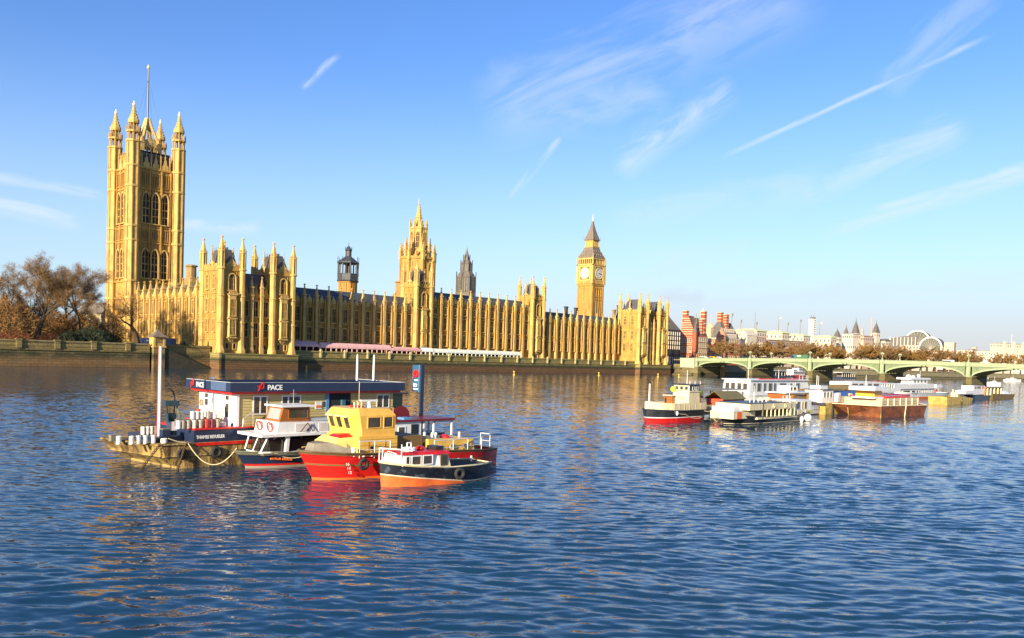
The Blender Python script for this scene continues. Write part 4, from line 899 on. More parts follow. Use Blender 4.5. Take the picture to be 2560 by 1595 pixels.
# conifer by the pavilion
T=thing('conifer','small dark conical conifer standing beside the near corner pavilion','tree',(-6.5,-9.2,7.4))
b=MB(); b.lathe(0,0,[(.16,0),(.05,4.8)],6); b.part('trunk',BARK,T); b=MB(); rg=random.Random(4)
for i in range(1500):
    z=rg.random()**1.3*4.9+.3; a=rg.uniform(0,6.3); rr=(5.3-z)*.42*rg.uniform(.3,1); p=Vector((rr*math.cos(a),rr*math.sin(a),z-.25*rr)); v=Vector((math.cos(a),math.sin(a),-.25))*rg.uniform(.25,.5); s=v.cross(Vector((rg.gauss(0,1),rg.gauss(0,1),1))).normalized()*.07
    b.add([tuple(p-s),tuple(p+s),tuple(p+v)],[(0,1,2)])
b.part('crown',DKG,T)
# works hoarding and lodge
HB=mat('navy_hoarding',(.012,.018,.075),.5,(.02,.025,.09),.5,.5)
T=thing('site_hoarding','dark navy hoarding along the foot of the sunlit side range, with small white signs','hoarding',(-8,-6,7.4)); x0=onY(352,850,-6).x; x1=onY(440,850,-6).x
b=MB(); b.box(x0+8,x1+8,-.1,.1,0,2.9)
for k in range(14): x=x0+8+(x1-x0)*k/13; b.box(x-.05,x+.05,-.16,-.1,0,2.95)
b.part('panel',HB,T)
for q in (.22,.55): s=MB(); x=x0+8+(x1-x0)*q; s.box(x-.8,x+.8,-.2,-.17,1.6,2.1); s.part('sign_plate',WHITE,T)
def lodge(loc,rz,label,w,d,h,rh,wall,roof,wins):
    T=thing('lodge',label,'building',loc,rz); b=MB(); b.box(-w/2,w/2,-d/2,d/2,0,h); b.part('wall',wall,T)
    b=MB(); b.poly([(-w/2-.4,-d/2-.5,h),(-w/2-.4,d/2+.5,h),(-w/2-.4,0,h+rh)],(w+.8,0,0)); b.part('roof',roof,T)
    for x,z,ww,hh in wins:
        m=MB(); m.box(-ww/2,ww/2,-.12,0,0,hh); o=m.part('window',WHITE,T,(x,-d/2,z)); g=MB(); g.box(-ww/2+.15,ww/2-.15,-.16,-.12,.15,hh-.15); g.part('pane',GLASSD,o)
CREAM=mat('cream_render',(.52,.42,.24),.8,(.42,.33,.18),.5,.7)
p=at(243,800,395); lodge((p.x,p.y,6),R(25),'cream lodge with a grey roof half hidden by the bare trees',15,10,15.5,5.5,CREAM,LEADR,[(-3.2,9.6,2.0,3.2),(.6,9.6,2.0,3.2),(1.5,3.5,1.6,3.0),(-5,9.6,1.6,3)])
p=at(268,760,430); lodge((p.x,p.y,6),R(30),'pale building behind the small tree left of the square tower',11,10,17,6,STONED,LEADR,[(-2,10,1.5,3),(2,10,1.5,3)])
# ------------------------------------------------------------------ embankment beyond the bridge
WE=wallmat('embankment_granite',(.30,.25,.13),(.22,.17,.07),(.06,.06,.02),(0,1.8,2.2,3.6),.2)
T=thing('embankment_wall','distant granite embankment wall beyond the bridge arches','wall',(20,318,0))
b=MB(); 
for (xa,ya),(xb,yb) in zip(BANK[:-2],BANK[1:-1]):
    dx,dy=xb-xa,yb-ya; l=math.hypot(dx,dy); nx,ny=dy/l,-dx/l
    for o0,o1,z0,z1 in ((-.8,.15,-2,6.2),(-.9,.5,6.2,6.9)):
        P=[(xa+nx*o0,ya+ny*o0),(xb+nx*o0,yb+ny*o0),(xb+nx*o1,yb+ny*o1),(xa+nx*o1,ya+ny*o1)]
        b.rings([[(x-20,y-318,z0) for x,y in P],[(x-20,y-318,z1) for x,y in P]])
b.part('wall',WE,T)
def bankpt(s):
    for (xa,ya),(xb,yb) in zip(BANK[:-1],BANK[1:]):
        l=math.hypot(xb-xa,yb-ya)
        if s<=l: return xa+(xb-xa)*s/l,ya+(yb-ya)*s/l,(yb-ya)/l,-(xb-xa)/l
        s-=l
D1=tree_meshes(31,20.5,.8,TWO,5200,.2,levels=3,low=.16); D2=tree_meshes(37,20.5,.85,TWB,5200,.2,levels=3,low=.16); D3=tree_meshes(41,19.5,.9,TWO,5200,.2,levels=3,low=.17)
rg=random.Random(9); cnt={}; ORDN='first second third fourth fifth sixth seventh eighth ninth tenth eleventh twelfth thirteenth fourteenth fifteenth sixteenth seventeenth eighteenth nineteenth twentieth'.split(); ORDN+=['twenty-'+o for o in ORDN[:9]]+['thirtieth']+['thirty-'+o for o in ORDN[:9]]
DESC=['pair of striped brick buildings','second striped brick building','pale colonnaded block','flat-roofed white blocks','slim white tower','spired roofs','arched glass station']
for row,(off,step) in enumerate(((9,12.5),(24,15))):
    s=30+row*6
    while s<(700 if row==0 else 420):
        x,y,nx,ny=bankpt(s); k=[D1,D2,D3][rg.randrange(3)]
        d=Vector((x-CX,y-CY,0)); pxx=PX+FPX*d.dot(_r)/d.dot(_f)
        # placed along the promenade; labelled by what stands behind
        z=sum(pxx>v for v in (1790,1850,1925,2000,2060,2210)); 
        cnt[(row,z)]=cnt.get((row,z),-1)+1
        plant(k,(x-nx*(off+rg.uniform(-2,2)),y-ny*(off+rg.uniform(-2,2)),6),rg.uniform(0,6),ORDN[cnt.setdefault((row,z),0)]+(' front-row' if row==0 else ' back-row')+' bare tree before the '+DESC[z]+', counted from the palace','tree',name='embankment_tree',group=('front' if row==0 else 'back')+' embankment trees before the '+DESC[z],sc_=rg.uniform(.85,1.12)*(min(1,.74+.0016*s)))
        s+=step*rg.uniform(.8,1.2)*(1 if s<300 else 1.4)
# ------------------------------------------------------------------ buildings beyond the bridge
def bm_(name,c,c2=None,**k): return mat(name,c,.75,c2 or tuple(x*.75 for x in c),.3,.7,**k)
BRICK=bm_('red_brick',(.34,.085,.032),(.25,.055,.02)); PORT=bm_('white_portland_stone',(.52,.45,.35),(.42,.35,.27)); PINKS=bm_('pinkish_stone',(.44,.32,.25),(.35,.25,.2)); SLT=bm_('distant_slate',(.13,.11,.09),(.08,.07,.065)); CRE=bm_('cream_band_stone',(.50,.38,.24)); GRN=bm_('pale_copper_roof',(.55,.56,.30),(.48,.48,.26)); BRZ=bm_('dark_bronze',(.045,.035,.028)); WGL=mat('distant_window_glass',(.10,.085,.075),.25)
def solve(P,e,px):
    d=P-CAM; k=(px-PX)/FPX; return (k*d.dot(_f)-d.dot(_r))/(e.dot(_r)-k*e.dot(_f))
def blk(name,label,xl,xc,xr,ytop,D,a=0,cat='building',zb=5.6):
    P=at(xc,ytop,D); ex=Vector((-math.cos(a),-math.sin(a),0)); ey=Vector((-math.sin(a),math.cos(a),0))
    T=thing(name,label,cat,(P.x,P.y,zb),a); return T,abs(solve(P,ex,xl)),abs(solve(P,ey,xr)),P.z-zb
def box(T,nm,m,x0,x1,y0,y1,z0,z1): b=MB(); b.box(x0,x1,y0,y1,z0,z1); return b.part(nm,m,T)
_wg={}
def grid(T,face,u0,u1,z0,z1,n,r,w,h,off=0,m=None,trim=None):
    k=(w,h,trim and trim.name,m and m.name)
    if k not in _wg:
        b=MB(); b.box(-w/2,w/2,-.06,.1,0,h); f=None
        if trim: f=MB(); f.box(-w/2-.3,w/2+.3,-.35,-.0,-.4,0); f.box(-w/2-.3,w/2+.3,-.3,0,h,h+.35); f.box(-w/2-.3,-w/2,-.25,0,0,h); f.box(w/2,w/2+.3,-.25,0,0,h); f=f.mesh('window_trim',trim)
        _wg[k]=(b.mesh('window',m or WGL),f)
    for i in range(n):
        for j in range(r):
            u=u0+(u1-u0)*(i+.5)/n; z=z0+(z1-z0)*j/max(1,r-1) if r>1 else z0
            o=put('window',_wg[k][0],T,(u,off,z) if face=='s' else (off,u,z),0 if face=='s' else HP)
            if _wg[k][1]: put('window_trim',_wg[k][1],o)
def stack(T,x,y,z0,z1,w,d,bands=True,nm='chimney'):
    b=MB(); b.box(x-w/2,x+w/2,y-d/2,y+d/2,z0,z1); o=b.part(nm,BRICK,T); b=MB()
    n=5
    for k in range(n): z=z0+(z1-z0)*(k+.35)/n; b.box(x-w/2-.06,x+w/2+.06,y-d/2-.06,y+d/2+.06,z,z+(z1-z0)*.045)
    b.box(x-w/2-.25,x+w/2+.25,y-d/2-.25,y+d/2+.25,z1,z1+.5); b.part('stone_bands',CRE,o)
def bands(T,xl,xr,y0,y1,z0,z1,n,m=CRE,t=.34):
    b=MB()
    for k in range(n):
        z=z0+(z1-z0)*k/n; b.box(xl-.08,xr+.12,y0-.12,y1+.08,z,z+t)
    b.part('stone_bands',m,T)
# 1 dark framed block behind the pavilion
T,wl,wr,h=blk('office_block','dark bronze office block with rows of white fins beside the far pavilion',1640,1658,1702,822,560,0)
box(T,'wall',BRZ,-wl,0,0,wr,0,h)
b=MB(); b.rings([[(-wl,0,h),(0,0,h),(0,wr,h),(-wl,wr,h)],[(-wl+1,1,h+9.8),(-5,1,h+9.8),(-5,wr-9,h+9.8),(-wl+1,wr-9,h+9.8)]])
for k in range(7): y=wr*(k+.3)/7; b.tube((.1,y,h),(-5,min(y,wr-9),h+9.9),.22,4)
b.part('roof',SLT,T); box(T,'cornice',bm_('grey_trim',(.18,.17,.15)),-wl-.2,.3,-.4,.2,h-.4,h+.2)
fin=MB(); fin.box(-.26,.26,-.5,0,0,2.5); fin=fin.mesh('fin',PORT); fin2=MB(); fin2.box(-.3,.3,-.55,0,0,5.2); fin2=fin2.mesh('fin',PORT)
for k in range(8):
    for j in range(4): put('fin',fin,T,(0,wr*(k+.5)/8,h-4.-j*3.2),HP)
    put('fin',fin2,T,(0,wr*(k+.5)/8,.5),HP)
# 2 striped brick gabled building
T,wl,wr,h=blk('striped_brick_building','red brick building striped with pale stone, big stepped gable facing left and tall chimneys',1697,1737,1769,838,585,R(-4))
box(T,'wall',BRICK,-wl,0,0,wr,0,h); bands(T,-wl,0,0,wr,h*.42,h,9)
b=MB(); zr=h+13; g=[(-wl,0,h),(0,0,h),(-wl*.1,0,h+2.5),(-wl*.16,0,h+6),(-wl*.3,0,h+9.5),(-wl*.36,0,h+12),(-wl*.5,0,zr+1.5),(-wl*.64,0,h+12),(-wl*.7,0,h+9.5),(-wl*.84,0,h+6),(-wl*.9,0,h+2.5)]
b.poly(g,(0,1,0)); G_=b.part('gable',BRICK,T)
b=MB()
for k in range(8):
    z=h+.6+k*1.6; q=min(wl*.5,wl*.5*(1-(z-h)/15.5)+.3); b.box(-wl*.5-q,-wl*.5+q,-.14,.2,z,z+.55)
b.part('gable_bands',CRE,G_)
b=MB(); b.poly([(-wl+.3,1,h),(-.3,1,h),(-wl*.5,1,zr)],(0,wr-1,0)); b.part('roof',SLT,T)
b=MB(); b.lathe(0,0,[(1.3,h-12),(1.6,h-10),(1.6,h+2)],8); q=b.part('corner_turret',BRICK,T); b=MB(); b.lathe(0,0,[(1.8,h+2),(1.6,h+3),(.7,h+7),(.15,h+10),(.05,h+12)],8); b.part('turret_roof',SLT,q)
for x,y,z1,w in ((-wl*.82,4,h+17.5,3.4),(-wl*.1,12,h+17.3,3.4),(-wl*.98,14,h+14.2,3),(-wl*.1,wr-6,h+11.5,2.6)): stack(T,x,y,h+1,z1,w,2.8)
grid(T,'s',-wl*.9,-wl*.1,4,h*.75,3,3,1.7,2.8,0,trim=CRE); grid(T,'e',3,wr,5,h*.8,5,4,1.5,2.8,0,trim=CRE)
b=MB(); b.lathe(0,0,[(2.5,0),(2.5,3),(2.1,3.4),(2.1,6.5),(2.4,6.8),(2.2,7.6),(1.2,9),(.4,9.6),(.1,11)],8); b.part('cupola',PORT,T,(-wl*.45,18,h+10))
# 3 its twin with dormers
T,wl,wr,h=blk('striped_brick_building','striped brick building with rows of white dormers and a domed cream turret',1764,1803,1850,846,640,R(-6))
box(T,'wall',BRICK,-wl,0,0,wr,0,h); bands(T,-wl,0,0,wr,h*.3,h*.98,8)
b=MB(); b.rings([[(-wl,0,h),(0,0,h),(0,wr,h),(-wl,wr,h)],[(-wl+5,7,h+13),(-6,7,h+13),(-6,wr-5,h+13),(-wl+5,wr-5,h+13)]]); b.part('roof',SLT,T)
b=MB(); b.lathe(-.6,1,[(3.6,0),(3.6,h+1.5),(4.1,h+1.8),(4.1,h+2.4),(2.6,h+5),(.6,h+7.5),(.1,h+9)],10); b.part('corner_turret',bm_('turret_cream_brick',(.45,.22,.12),(.36,.14,.07)),T)
b=MB(); b.box(-wl,-wl+5,-.5,5,h-2,h+8.5); b.lathe(-wl+2.5,2.2,[(3.3,h+8.5),(3.3,h+9),(2.6,h+10.6),(1.2,h+12),(.3,h+12.8)],10); b.tube((-wl+2.5,2.2,h+12),(-wl+2.5,2.2,h+20),.16,5); b.part('cream_turret',CRE,T)
for x,y,z1 in ((-wl*.55,9,h+20.5),(-5,12,h+19)): stack(T,x,y,h+8,z1,3.8,3.4)
dm=MB(); dm.box(-1,1,-.2,3,0,2.2); dm.poly([(-1.2,-.3,2.2),(1.2,-.3,2.2),(0,-.3,3.1)],(0,3,0)); dm=dm.mesh('dormer',PORT)
for j,(n,oz,oy) in enumerate(((7,.8,.7),(6,5.0,2.8))):
    for k in range(n): put('dormer',dm,T,(-oy+.3,4+(wr-8)*(k+.5)/n,h+oz),HP)
box(T,'cornice',PORT,-wl-.2,.4,-.4,wr,h-.2,h+.5)
grid(T,'s',-wl*.95,-wl*.2,6,h*.85,3,3,1.7,2.6,0,trim=CRE); grid(T,'e',4,wr,5,h*.85,9,3,1.5,2.8,0,trim=CRE)
# 4 white government blocks
def white_block(label,xl,xc,xr,ytop,D,a,roof=GRN,nw=(5,3),body=PORT,name='stone_block',rw=2.5,over=.9):
    T,wl,wr,h=blk(name,label,xl,xc,xr,ytop,D,a); box(T,'wall',body,-wl,0,0,wr,0,h-rw)
    b=MB(); b.rings([[(-wl-over,-over,h-rw),(over,-over,h-rw),(over,wr+over,h-rw),(-wl-over,wr+over,h-rw)],[(-wl-over,-over,h-rw*.75),(over,-over,h-rw*.75),(over,wr+over,h-rw*.75),(-wl-over,wr+over,h-rw*.75)],[(-wl*.8,wr*.2,h),(-wl*.2,wr*.2,h),(-wl*.2,wr*.8,h),(-wl*.8,wr*.8,h)]]); b.part('roof',roof,T)
    grid(T,'s',-wl,0,h*.3,h-rw-4.5,nw[0],3,1.3,2.4); grid(T,'e',0,wr,h*.3,h-rw-4.5,nw[1],3,1.4,2.4); return T,wl,wr,h
white_block('broad white block with a pale green roof, nearest behind the second striped building',1833,1893,1917,821,760,R(-8),nw=(12,4))
white_block('middle white block with a pale green roof and a flag mast',1914,1956,1974,826.5,800,R(-8),nw=(4,3))
white_block('right white block with a pale green roof, left of the slim white tower',1968,2009,2027,834,840,R(-8),nw=(4,3))
white_block('lower white block with a pale green roof, right behind the slim white tower',2036,2078,2092,838,880,R(-8),nw=(4,3))
T,wl,wr,h=blk('gabled_stone_house','pale stone house with a pointed gable at the left end of the colonnade',1850,1868,1874,838,700,R(-8)); box(T,'wall',PORT,-wl,0,0,14,0,h); b=MB(); b.poly([(-wl-.4,-.3,h),(.4,-.3,h),(-wl/2,-.3,h+5)],(0,14,0)); b.part('gable_roof',PORT,T); grid(T,'s',-wl,0,6,h-4,2,4,1.2,2.2)
T,wl,wr,h=blk('colonnade_building','pinkish stone building with tall columns above the embankment trees',1866,1872,1916,838,705,R(-14)); box(T,'wall',PINKS,-wl,0,0,wr,0,h-1.5); box(T,'cornice',PINKS,-wl-.5,.9,-.6,wr+.6,h-1.5,h); box(T,'string_course',PINKS,-wl,.5,-.3,wr,h-6.5,h-6)
cm=MB(); cm.lathe(0,0,[(1.0,0),(1.0,.6),(.75,1),(.65,10.5),(1,11),(1,11.4)],8); cm=cm.mesh('column',PORT)
for k in range(8): put('column',cm,T,(1.1,wr*(k+.5)/8,h-18))
grid(T,'e',0,wr,h-17,h-17,8,1,1.6,8.5); grid(T,'e',0,wr,h-5,h-5,8,1,1.4,2.4)
T,wl,wr,h=blk('long_stone_building','long pinkish stone range behind the trees, right of the columns',1912,1916,2010,851,730,R(-14)); box(T,'wall',PINKS,-wl,0,0,wr,0,h-1); box(T,'cornice',PINKS,-wl-.5,.8,-.6,wr,h-1,h); box(T,'roof',SLT,-wl+3,-2,2,wr-2,h,h+1); grid(T,'e',0,wr,h-14,h-4,22,3,1.3,2.4)
# 5 slim tower
T,wl,wr,h=blk('white_tower_block','slim white tower block standing far behind the white government buildings',2022.5,2035,2041,793,1500,R(-10),'tower block'); box(T,'wall',bm_('tower_white',(.7,.66,.58),(.66,.62,.55)),-wl,0,0,wr,0,h-3); box(T,'crown',SLT,-wl+1,-1,1,wr-1,h-3,h); grid(T,'e',0,wr,h-60,h-7,1,14,wr*.7,1.6)
b=MB(); b.tube((-wl*.3,3,h),(-wl*.3,3,h+5),.3,4); b.tube((-wl*.7,3,h),(-wl*.7,3,h+4),.3,4); b.part('mast',SLT,T)
# 6 chateau-like roofs
def chateau(label,xl,xc,xr,ytop,D,ytip,n=(5,6),body=PORT,roof=SLT,flat=.35):
    T,wl,wr,h=blk('turreted_mansion',label,xl,xc,xr,ytop,D,R(-12)); box(T,'wall',body,-wl,0,0,wr,0,h); ht=at(xc,ytip,D).z-5.6
    b=MB(); b.rings([[(-wl,0,h),(0,0,h),(0,wr,h),(-wl,wr,h)],[(-wl*.72,wr*.28,h+(ht-h)*.5),(-wl*.28,wr*.28,h+(ht-h)*.5),(-wl*.28,wr*.72,h+(ht-h)*.5),(-wl*.72,wr*.72,h+(ht-h)*.5)],[(-wl*.56,wr*.44,h+(ht-h)*.72),(-wl*.44,wr*.44,h+(ht-h)*.72),(-wl*.44,wr*.56,h+(ht-h)*.72),(-wl*.56,wr*.56,h+(ht-h)*.72)]]); b.tube((-wl*.5,wr*.5,h+(ht-h)*.7),(-wl*.5,wr*.5,ht),.5,5,.08)
    b.part('roof',roof,T); grid(T,'s',-wl,0,h*.45,h-4,n[0],3,1.5,2.4); grid(T,'e',0,wr,h*.45,h-4,n[1],3,1.5,2.4); return T,wl,wr,h
chateau('pale mansion turret with a dark curved roof, leftmost of the spired row',2082,2096,2104,843,905,818,(3,2)); chateau('dark pointed roof second from the left in the spired row',2107,2119,2123,838,940,811,(3,1))
T,wl,wr,h=white_block('tall pale block with balconies under the spired roofs',2106,2133,2152,833,930,R(-12),roof=PORT,nw=(5,4),rw=.8,name='mansion_block')
chateau('tallest spired tower of the row, dark pyramid roof with a needle',2128,2142,2150,833,945,793,(2,2))
chateau('slender pinkish spire right of the tallest spired tower',2152,2157,2161,834,940,810,(1,1),roof=PINKS)
white_block('pinkish stepped mansion between the two needle spires',2148,2160,2184,838,935,R(-12),roof=PINKS,nw=(3,5),body=PINKS,rw=1,name='mansion_block')
chateau('right spired tower of the row with a steep grey roof and needle',2179,2191,2201,832,950,799,(2,2))
white_block('low cream mansion right of the spires',2198,2214,2226,847,960,R(-12),roof=SLT,nw=(3,3),name='mansion_block')
T,wl,wr,h=blk('thin_chimney','thin pinkish chimney between the two needle spires',2177,2179,2180.5,797,990,R(-10),'chimney'); b=MB(); b.lathe(0,0,[(1.0,0),(.9,h),(1.2,h),(1.2,h+1)],8); b.part('stack',PINKS,T)
# 7 station with arched glass ends
T=thing('arched_station','big railway station with two white rimmed glass arches facing the river','station',tuple(at(2325,890,985).xy)+(24.6,),R(5)); k=985/FPX
AG=mat('arch_glass',(.05,.065,.055),.3,(.11,.12,.09),.15,.8); RIM=bm_('white_arch_rim',(.72,.66,.55))
def archpart(cx,cz,r0,yb,depth,nm):
    P=lambda r,y:[(cx+r*math.cos(math.pi*(1-i/20)),y,cz+r*math.sin(math.pi*(1-i/20))) for i in range(21)]
    b=MB(); a=P(r0,yb)+[(cx+r0,yb,0),(cx-r0,yb,0)]; b.poly(a,(0,.3,0)); g=b.part(nm+'_glass' if False else 'glass_arch',AG,T)
    b=MB(); b.rings([P(r0,yb-.8),P(r0+1.6,yb-.8),P(r0+1.6,yb+1.2),P(r0,yb+1.2)],False,False,False); q=MB(); q.rings([P(r0+1.3,yb+1.2),P(r0+1.3,yb+depth)],False,False,False); q.part('vault_roof',SLT,T)
    for s in (-1,1): b.box(cx+s*(r0+1.1)-1.2,cx+s*(r0+1.1)+1.2,yb-.8,yb+2,0,cz)
    b.part('arch_rim',RIM,g)
    b=MB()
    for i in range(1,10):
        t=math.pi*i/10; b.tube((cx,yb-.2,cz-2),(cx+r0*math.cos(t),yb-.2,cz+r0*math.sin(t)),.2,4)
    b.box(cx-5,cx+5,yb-.6,yb,cz-5,cz-3); b.part('glazing_bars',PINKS,g)
archpart(0,10.5,11.2,0,22,'right'); archpart(-20,17,13.5,24,14,'left')
box(T,'end_block',PINKS,-36,-14,6,14,0,13); box(T,'end_block',PINKS,13,24,8,18,0,17); grid(T,'s',-36,-14,5,9,6,2,1.5,2.2,6)
b=MB(); b.rings([[(-52,20,4),(-20,20,4),(-20,70,4),(-52,70,4)],[(-50,22,22),(-20,22,27),(-20,70,27),(-50,70,22)]]); b.part('dark_roof',SLT,T)
b=MB()
for q in range(8): b.box(-51+q*4.2,-50.4+q*4.2,19.4,20,12,23)
b.part('roof_frames',RIM,T)
box(T,'low_front',PORT,-12,12,-6,-1,0,5); box(T,'podium',PINKS,-52,30,-1,70,-19,0)
for lab,xl,xc,xr,yt,D in (('white cube block right of the arched station',2366,2385,2391,857,1020),('low pale block on the skyline right of the station',2392,2432,2444,874,1250),('small pale block on the skyline, taller than its neighbours',2430,2440,2444,867,1300),('low grey roofed block left of the tall cream block',2443,2478,2480,877,1200),):
    white_block(lab,xl,xc,xr,yt,D,R(-15),roof=PORT,nw=(4,1),rw=.5,name='skyline_block')
T,wl,wr,h=white_block('big cream stone block at the right edge with rows of windows',2476,2500,2640,857,1120,R(-25),roof=PORT,nw=(3,24),rw=.6,name='stone_block')
for k in range(6): box(T,'bay',PORT,0,2.0,wr*(k+.3)/6,wr*(k+.5)/6,0,h+2.5)
b=MB(); b.tube((-6,30,h),(-6,30,h+13),.35,5); b.part('flagstaff',PORT,T)
# railway footbridge, its pylons
p0=at(2392,893,960); p1=at(2640,905,905); d=(p1-p0); L_=d.xy.length; a=math.atan2(d.y,d.x)
T=thing('footbridge','distant footbridge deck under white leaning pylons at the right','footbridge',(p0.x,p0.y,0),a)
b=MB(); b.box(-20,L_,-2,2,9.6,10.6); b.box(-20,L_,-2.1,-1.9,10.6,11.8); b.part('deck',RIM,T)
for q in (.38,.66,.95):
    b=MB(); x=L_*q; b.tube((x-3.5,0,0),(x,-1,26),.55,6,.35); b.tube((x+2.5,-1,0),(x,-1,26),.5,6,.35); o=b.part('pylon',WHITE,T)
    b=MB()
    for e in range(-6,7):
        if e: b.tube((x,-1,24),(x+e*4.2,-1.5,11),.12,3)
    b.part('stay_rod',WHITE,o)
T=thing('station_canopy','flat white canopy roof over the river end of the station','canopy',tuple(at(2420,893,960).xy)+(5.6,),R(30)); b=MB(); b.box(-24,24,-5,8,12.5,13.6); b.box(-20,26,-6,8,7.5,8.4); b.part('roof',RIM,T)
b=MB()
for q in range(6): b.lathe(-20+q*8,0,[(.4,0),(.4,12.5)],6)
b.part('post',PINKS,T)
# flagpoles on the skyline
for px,yt,yb,D,fl,lab in ((1828.5,783,822,690,'d','flagpole with a dark pennant right of the second striped building'),(1852,799,817,770,'d','short flagpole with a dark flag on the broad white block'),(1887,782,818,770,None,'tall bare mast on the broad white block'),(1891,805,818,765,'d','short flagpole close right of the tall bare mast'),(1946,792,822,805,'r','flagpole flying a red and white flag on the middle white block'),(1969,806,826,815,'d','thin flagpole between the middle and right white blocks'),(2000,799,830,845,'d','flagpole with a dark flag on the right white block'),(2049,805,834,900,'r','thin flagpole with a reddish pennant right of the slim white tower'),(1741,784,800,590,None,'thin pole above the first striped building')):
    P=at(px,yb,D); z1=at(px,yt,D).z; T=thing('flagpole',lab,'flagpole',tuple(P)); b=MB(); b.lathe(0,0,[(.28,-3),(.16,z1-P.z)],6); b.part('pole',LEADR,T)
    if fl: b=MB(); b.poly([(.1,0,z1-P.z-.2),(1.4,.2,z1-P.z-.4),(2.8 if fl=='r' else .7,.1,z1-P.z-.1),(2.8 if fl=='r' else .7,.1,z1-P.z-1.9 if fl=='r' else z1-P.z-3),(1.4 if fl=='r' else .5,.2,z1-P.z-2.1 if fl=='r' else z1-P.z-3.4),(.1,0,z1-P.z-1.9 if fl=='r' else z1-P.z-2.5)],(0,.05,0)); b.part('flag',mat('flag_red',(.5,.08,.08),.7,(.65,.6,.6),1.2,1,thr=(.45,.55)) if fl=='r' else SLT,T)
# low piers and craft seen through the arches
def smallship(label,px,py,L_,B,col,sup,name='moored_ship',red=None,a=HP):
    p=onZ(px,py,0); T=thing(name,label,'boat',(p.x,p.y,0),a); b=MB()
    S=[(-.5,.8,.0),(-.3,1,0),(.2,1,0),(.42,.6,.25),(.5,.05,.55)]
    b.rings([[(q*L_,-w*B/2,-.3),(q*L_,-w*B/2*1.08,1.5+r),(q*L_,w*B/2*1.08,1.5+r),(q*L_,w*B/2,-.3)] for q,w,r in S]); b.part('hull',col,T); b=MB(); b.tube((.05*L_,0,1.5),(.05*L_,0,B*.5+4),.07); b.part('mast',SHIPW,T)
    for x0,x1,z0,z1,m in sup:
        q=box(T,'deckhouse',m,x0*L_,x1*L_,-B*.4,B*.4,z0,z1); g=MB(); g.box(x0*L_+.4,x1*L_-.4,-B*.4-.05,B*.4+.05,z0+(z1-z0)*.45,z0+(z1-z0)*.8)
        for k in range(1,6): pass
        g.part('window_band',WGL,q)
    return T
REDH=mat('red_hull',(.50,.03,.02),.4); NAVY=mat('navy_hull',(.02,.03,.06),.4); SHIPW=mat('ship_white',(.62,.60,.56),.45,(.48,.45,.4),.8,.6)
smallship('white and red river boat moored under the second arch',1992,943,24,6,REDH,[(-.45,.3,1.5,4,SHIPW),(-.1,.15,4,6.2,SHIPW),(-.45,-.2,4,5.2,SHIPW)])
smallship('large white ship moored beyond the right end of the bridge',2530,953,15,4,SHIPW,[(-.35,.2,1.5,2.5,SHIPW),(-.1,.05,2.5,3.4,SHIPW)],a=R(28)); 
smallship('small white cruiser in front of the large white ship',2484,963,8,3,SHIPW,[(-.3,.2,1.3,2.1,SHIPW),(-.1,.1,2.1,2.7,SHIPW)],a=R(28))
smallship('white launch under the fourth arch against the far wall',2415,949,18,5,SHIPW,[(-.3,.2,1.4,3,SHIPW)])
def pontoon(label,px,py,L_,a=HP):
    p=onZ(px,py,0); T=thing('pier_pontoon',label,'pontoon',(p.x,p.y,0),a); box(T,'float',NAVY,-L_/2,L_/2,-3,3,-.4,1.1); b=MB()
    for k in range(7): b.lathe(-L_/2+L_*(k+.5)/7,-2.5,[(.14,1.1),(.14,4)],6)
    b.part('post',RIM,T); box(T,'roof',SHIPW,-L_/2,L_/2,-3.2,3.2,4,4.4); box(T,'shelter',SLT,-L_*.3,L_*.3,-1,2.5,1.1,4)
pontoon('roofed landing pontoon seen through the third arch',2112,946,26); pontoon('long low landing pontoon seen through the second arch',1945,943,30); pontoon('landing pontoon with buildings beyond the fifth pier',2455,951,26)
# ------------------------------------------------------------------ boats: local x runs aft from the bow, -y is the side towards the camera
def paint(n,c,r=.35,c2=None,s=1.5,a=.6,**k): return mat('paint_'+n,c,r,c2 or tuple(v*.7 for v in c),s,a,**k)
P_RED=paint('bright_red',(.60,.015,.01),.35,(.34,.012,.01),1.3,.8,stretch=(1.5,1.5,.5),thr=(.45,.7)); P_YEL=paint('warm_yellow',(.78,.46,.08),.4,(.58,.31,.05),1.6,.8,stretch=(1.3,1.3,.5),thr=(.42,.75)); P_NAVY=paint('navy',(.012,.022,.06),.35,(.02,.03,.05)); P_WHT=paint('boat_white',(.74,.73,.70),.4,(.52,.48,.40),1.1,.7,stretch=(1.4,1.4,.4),thr=(.45,.75)); P_BLK=paint('hull_black',(.012,.013,.018),.4,(.04,.045,.05),1.2,.8)
P_BUFF=paint('buff_steel',(.36,.235,.07),.7,(.06,.032,.012),.75,.95,bump=.3,stretch=(1.6,1.6,.55),thr=(.42,.62)); P_RUST=paint('rust_brown',(.26,.075,.018),.7,(.075,.022,.01),.8,.95,bump=.3); P_ORG=paint('orange_antifoul',(.72,.16,.03),.55,(.55,.07,.015)); P_MAR=paint('maroon',(.16,.01,.012),.4); P_CREAM=paint('cream',(.66,.56,.34),.5,(.42,.32,.16),1.2,.8,stretch=(1.3,1.3,.4),thr=(.45,.75))
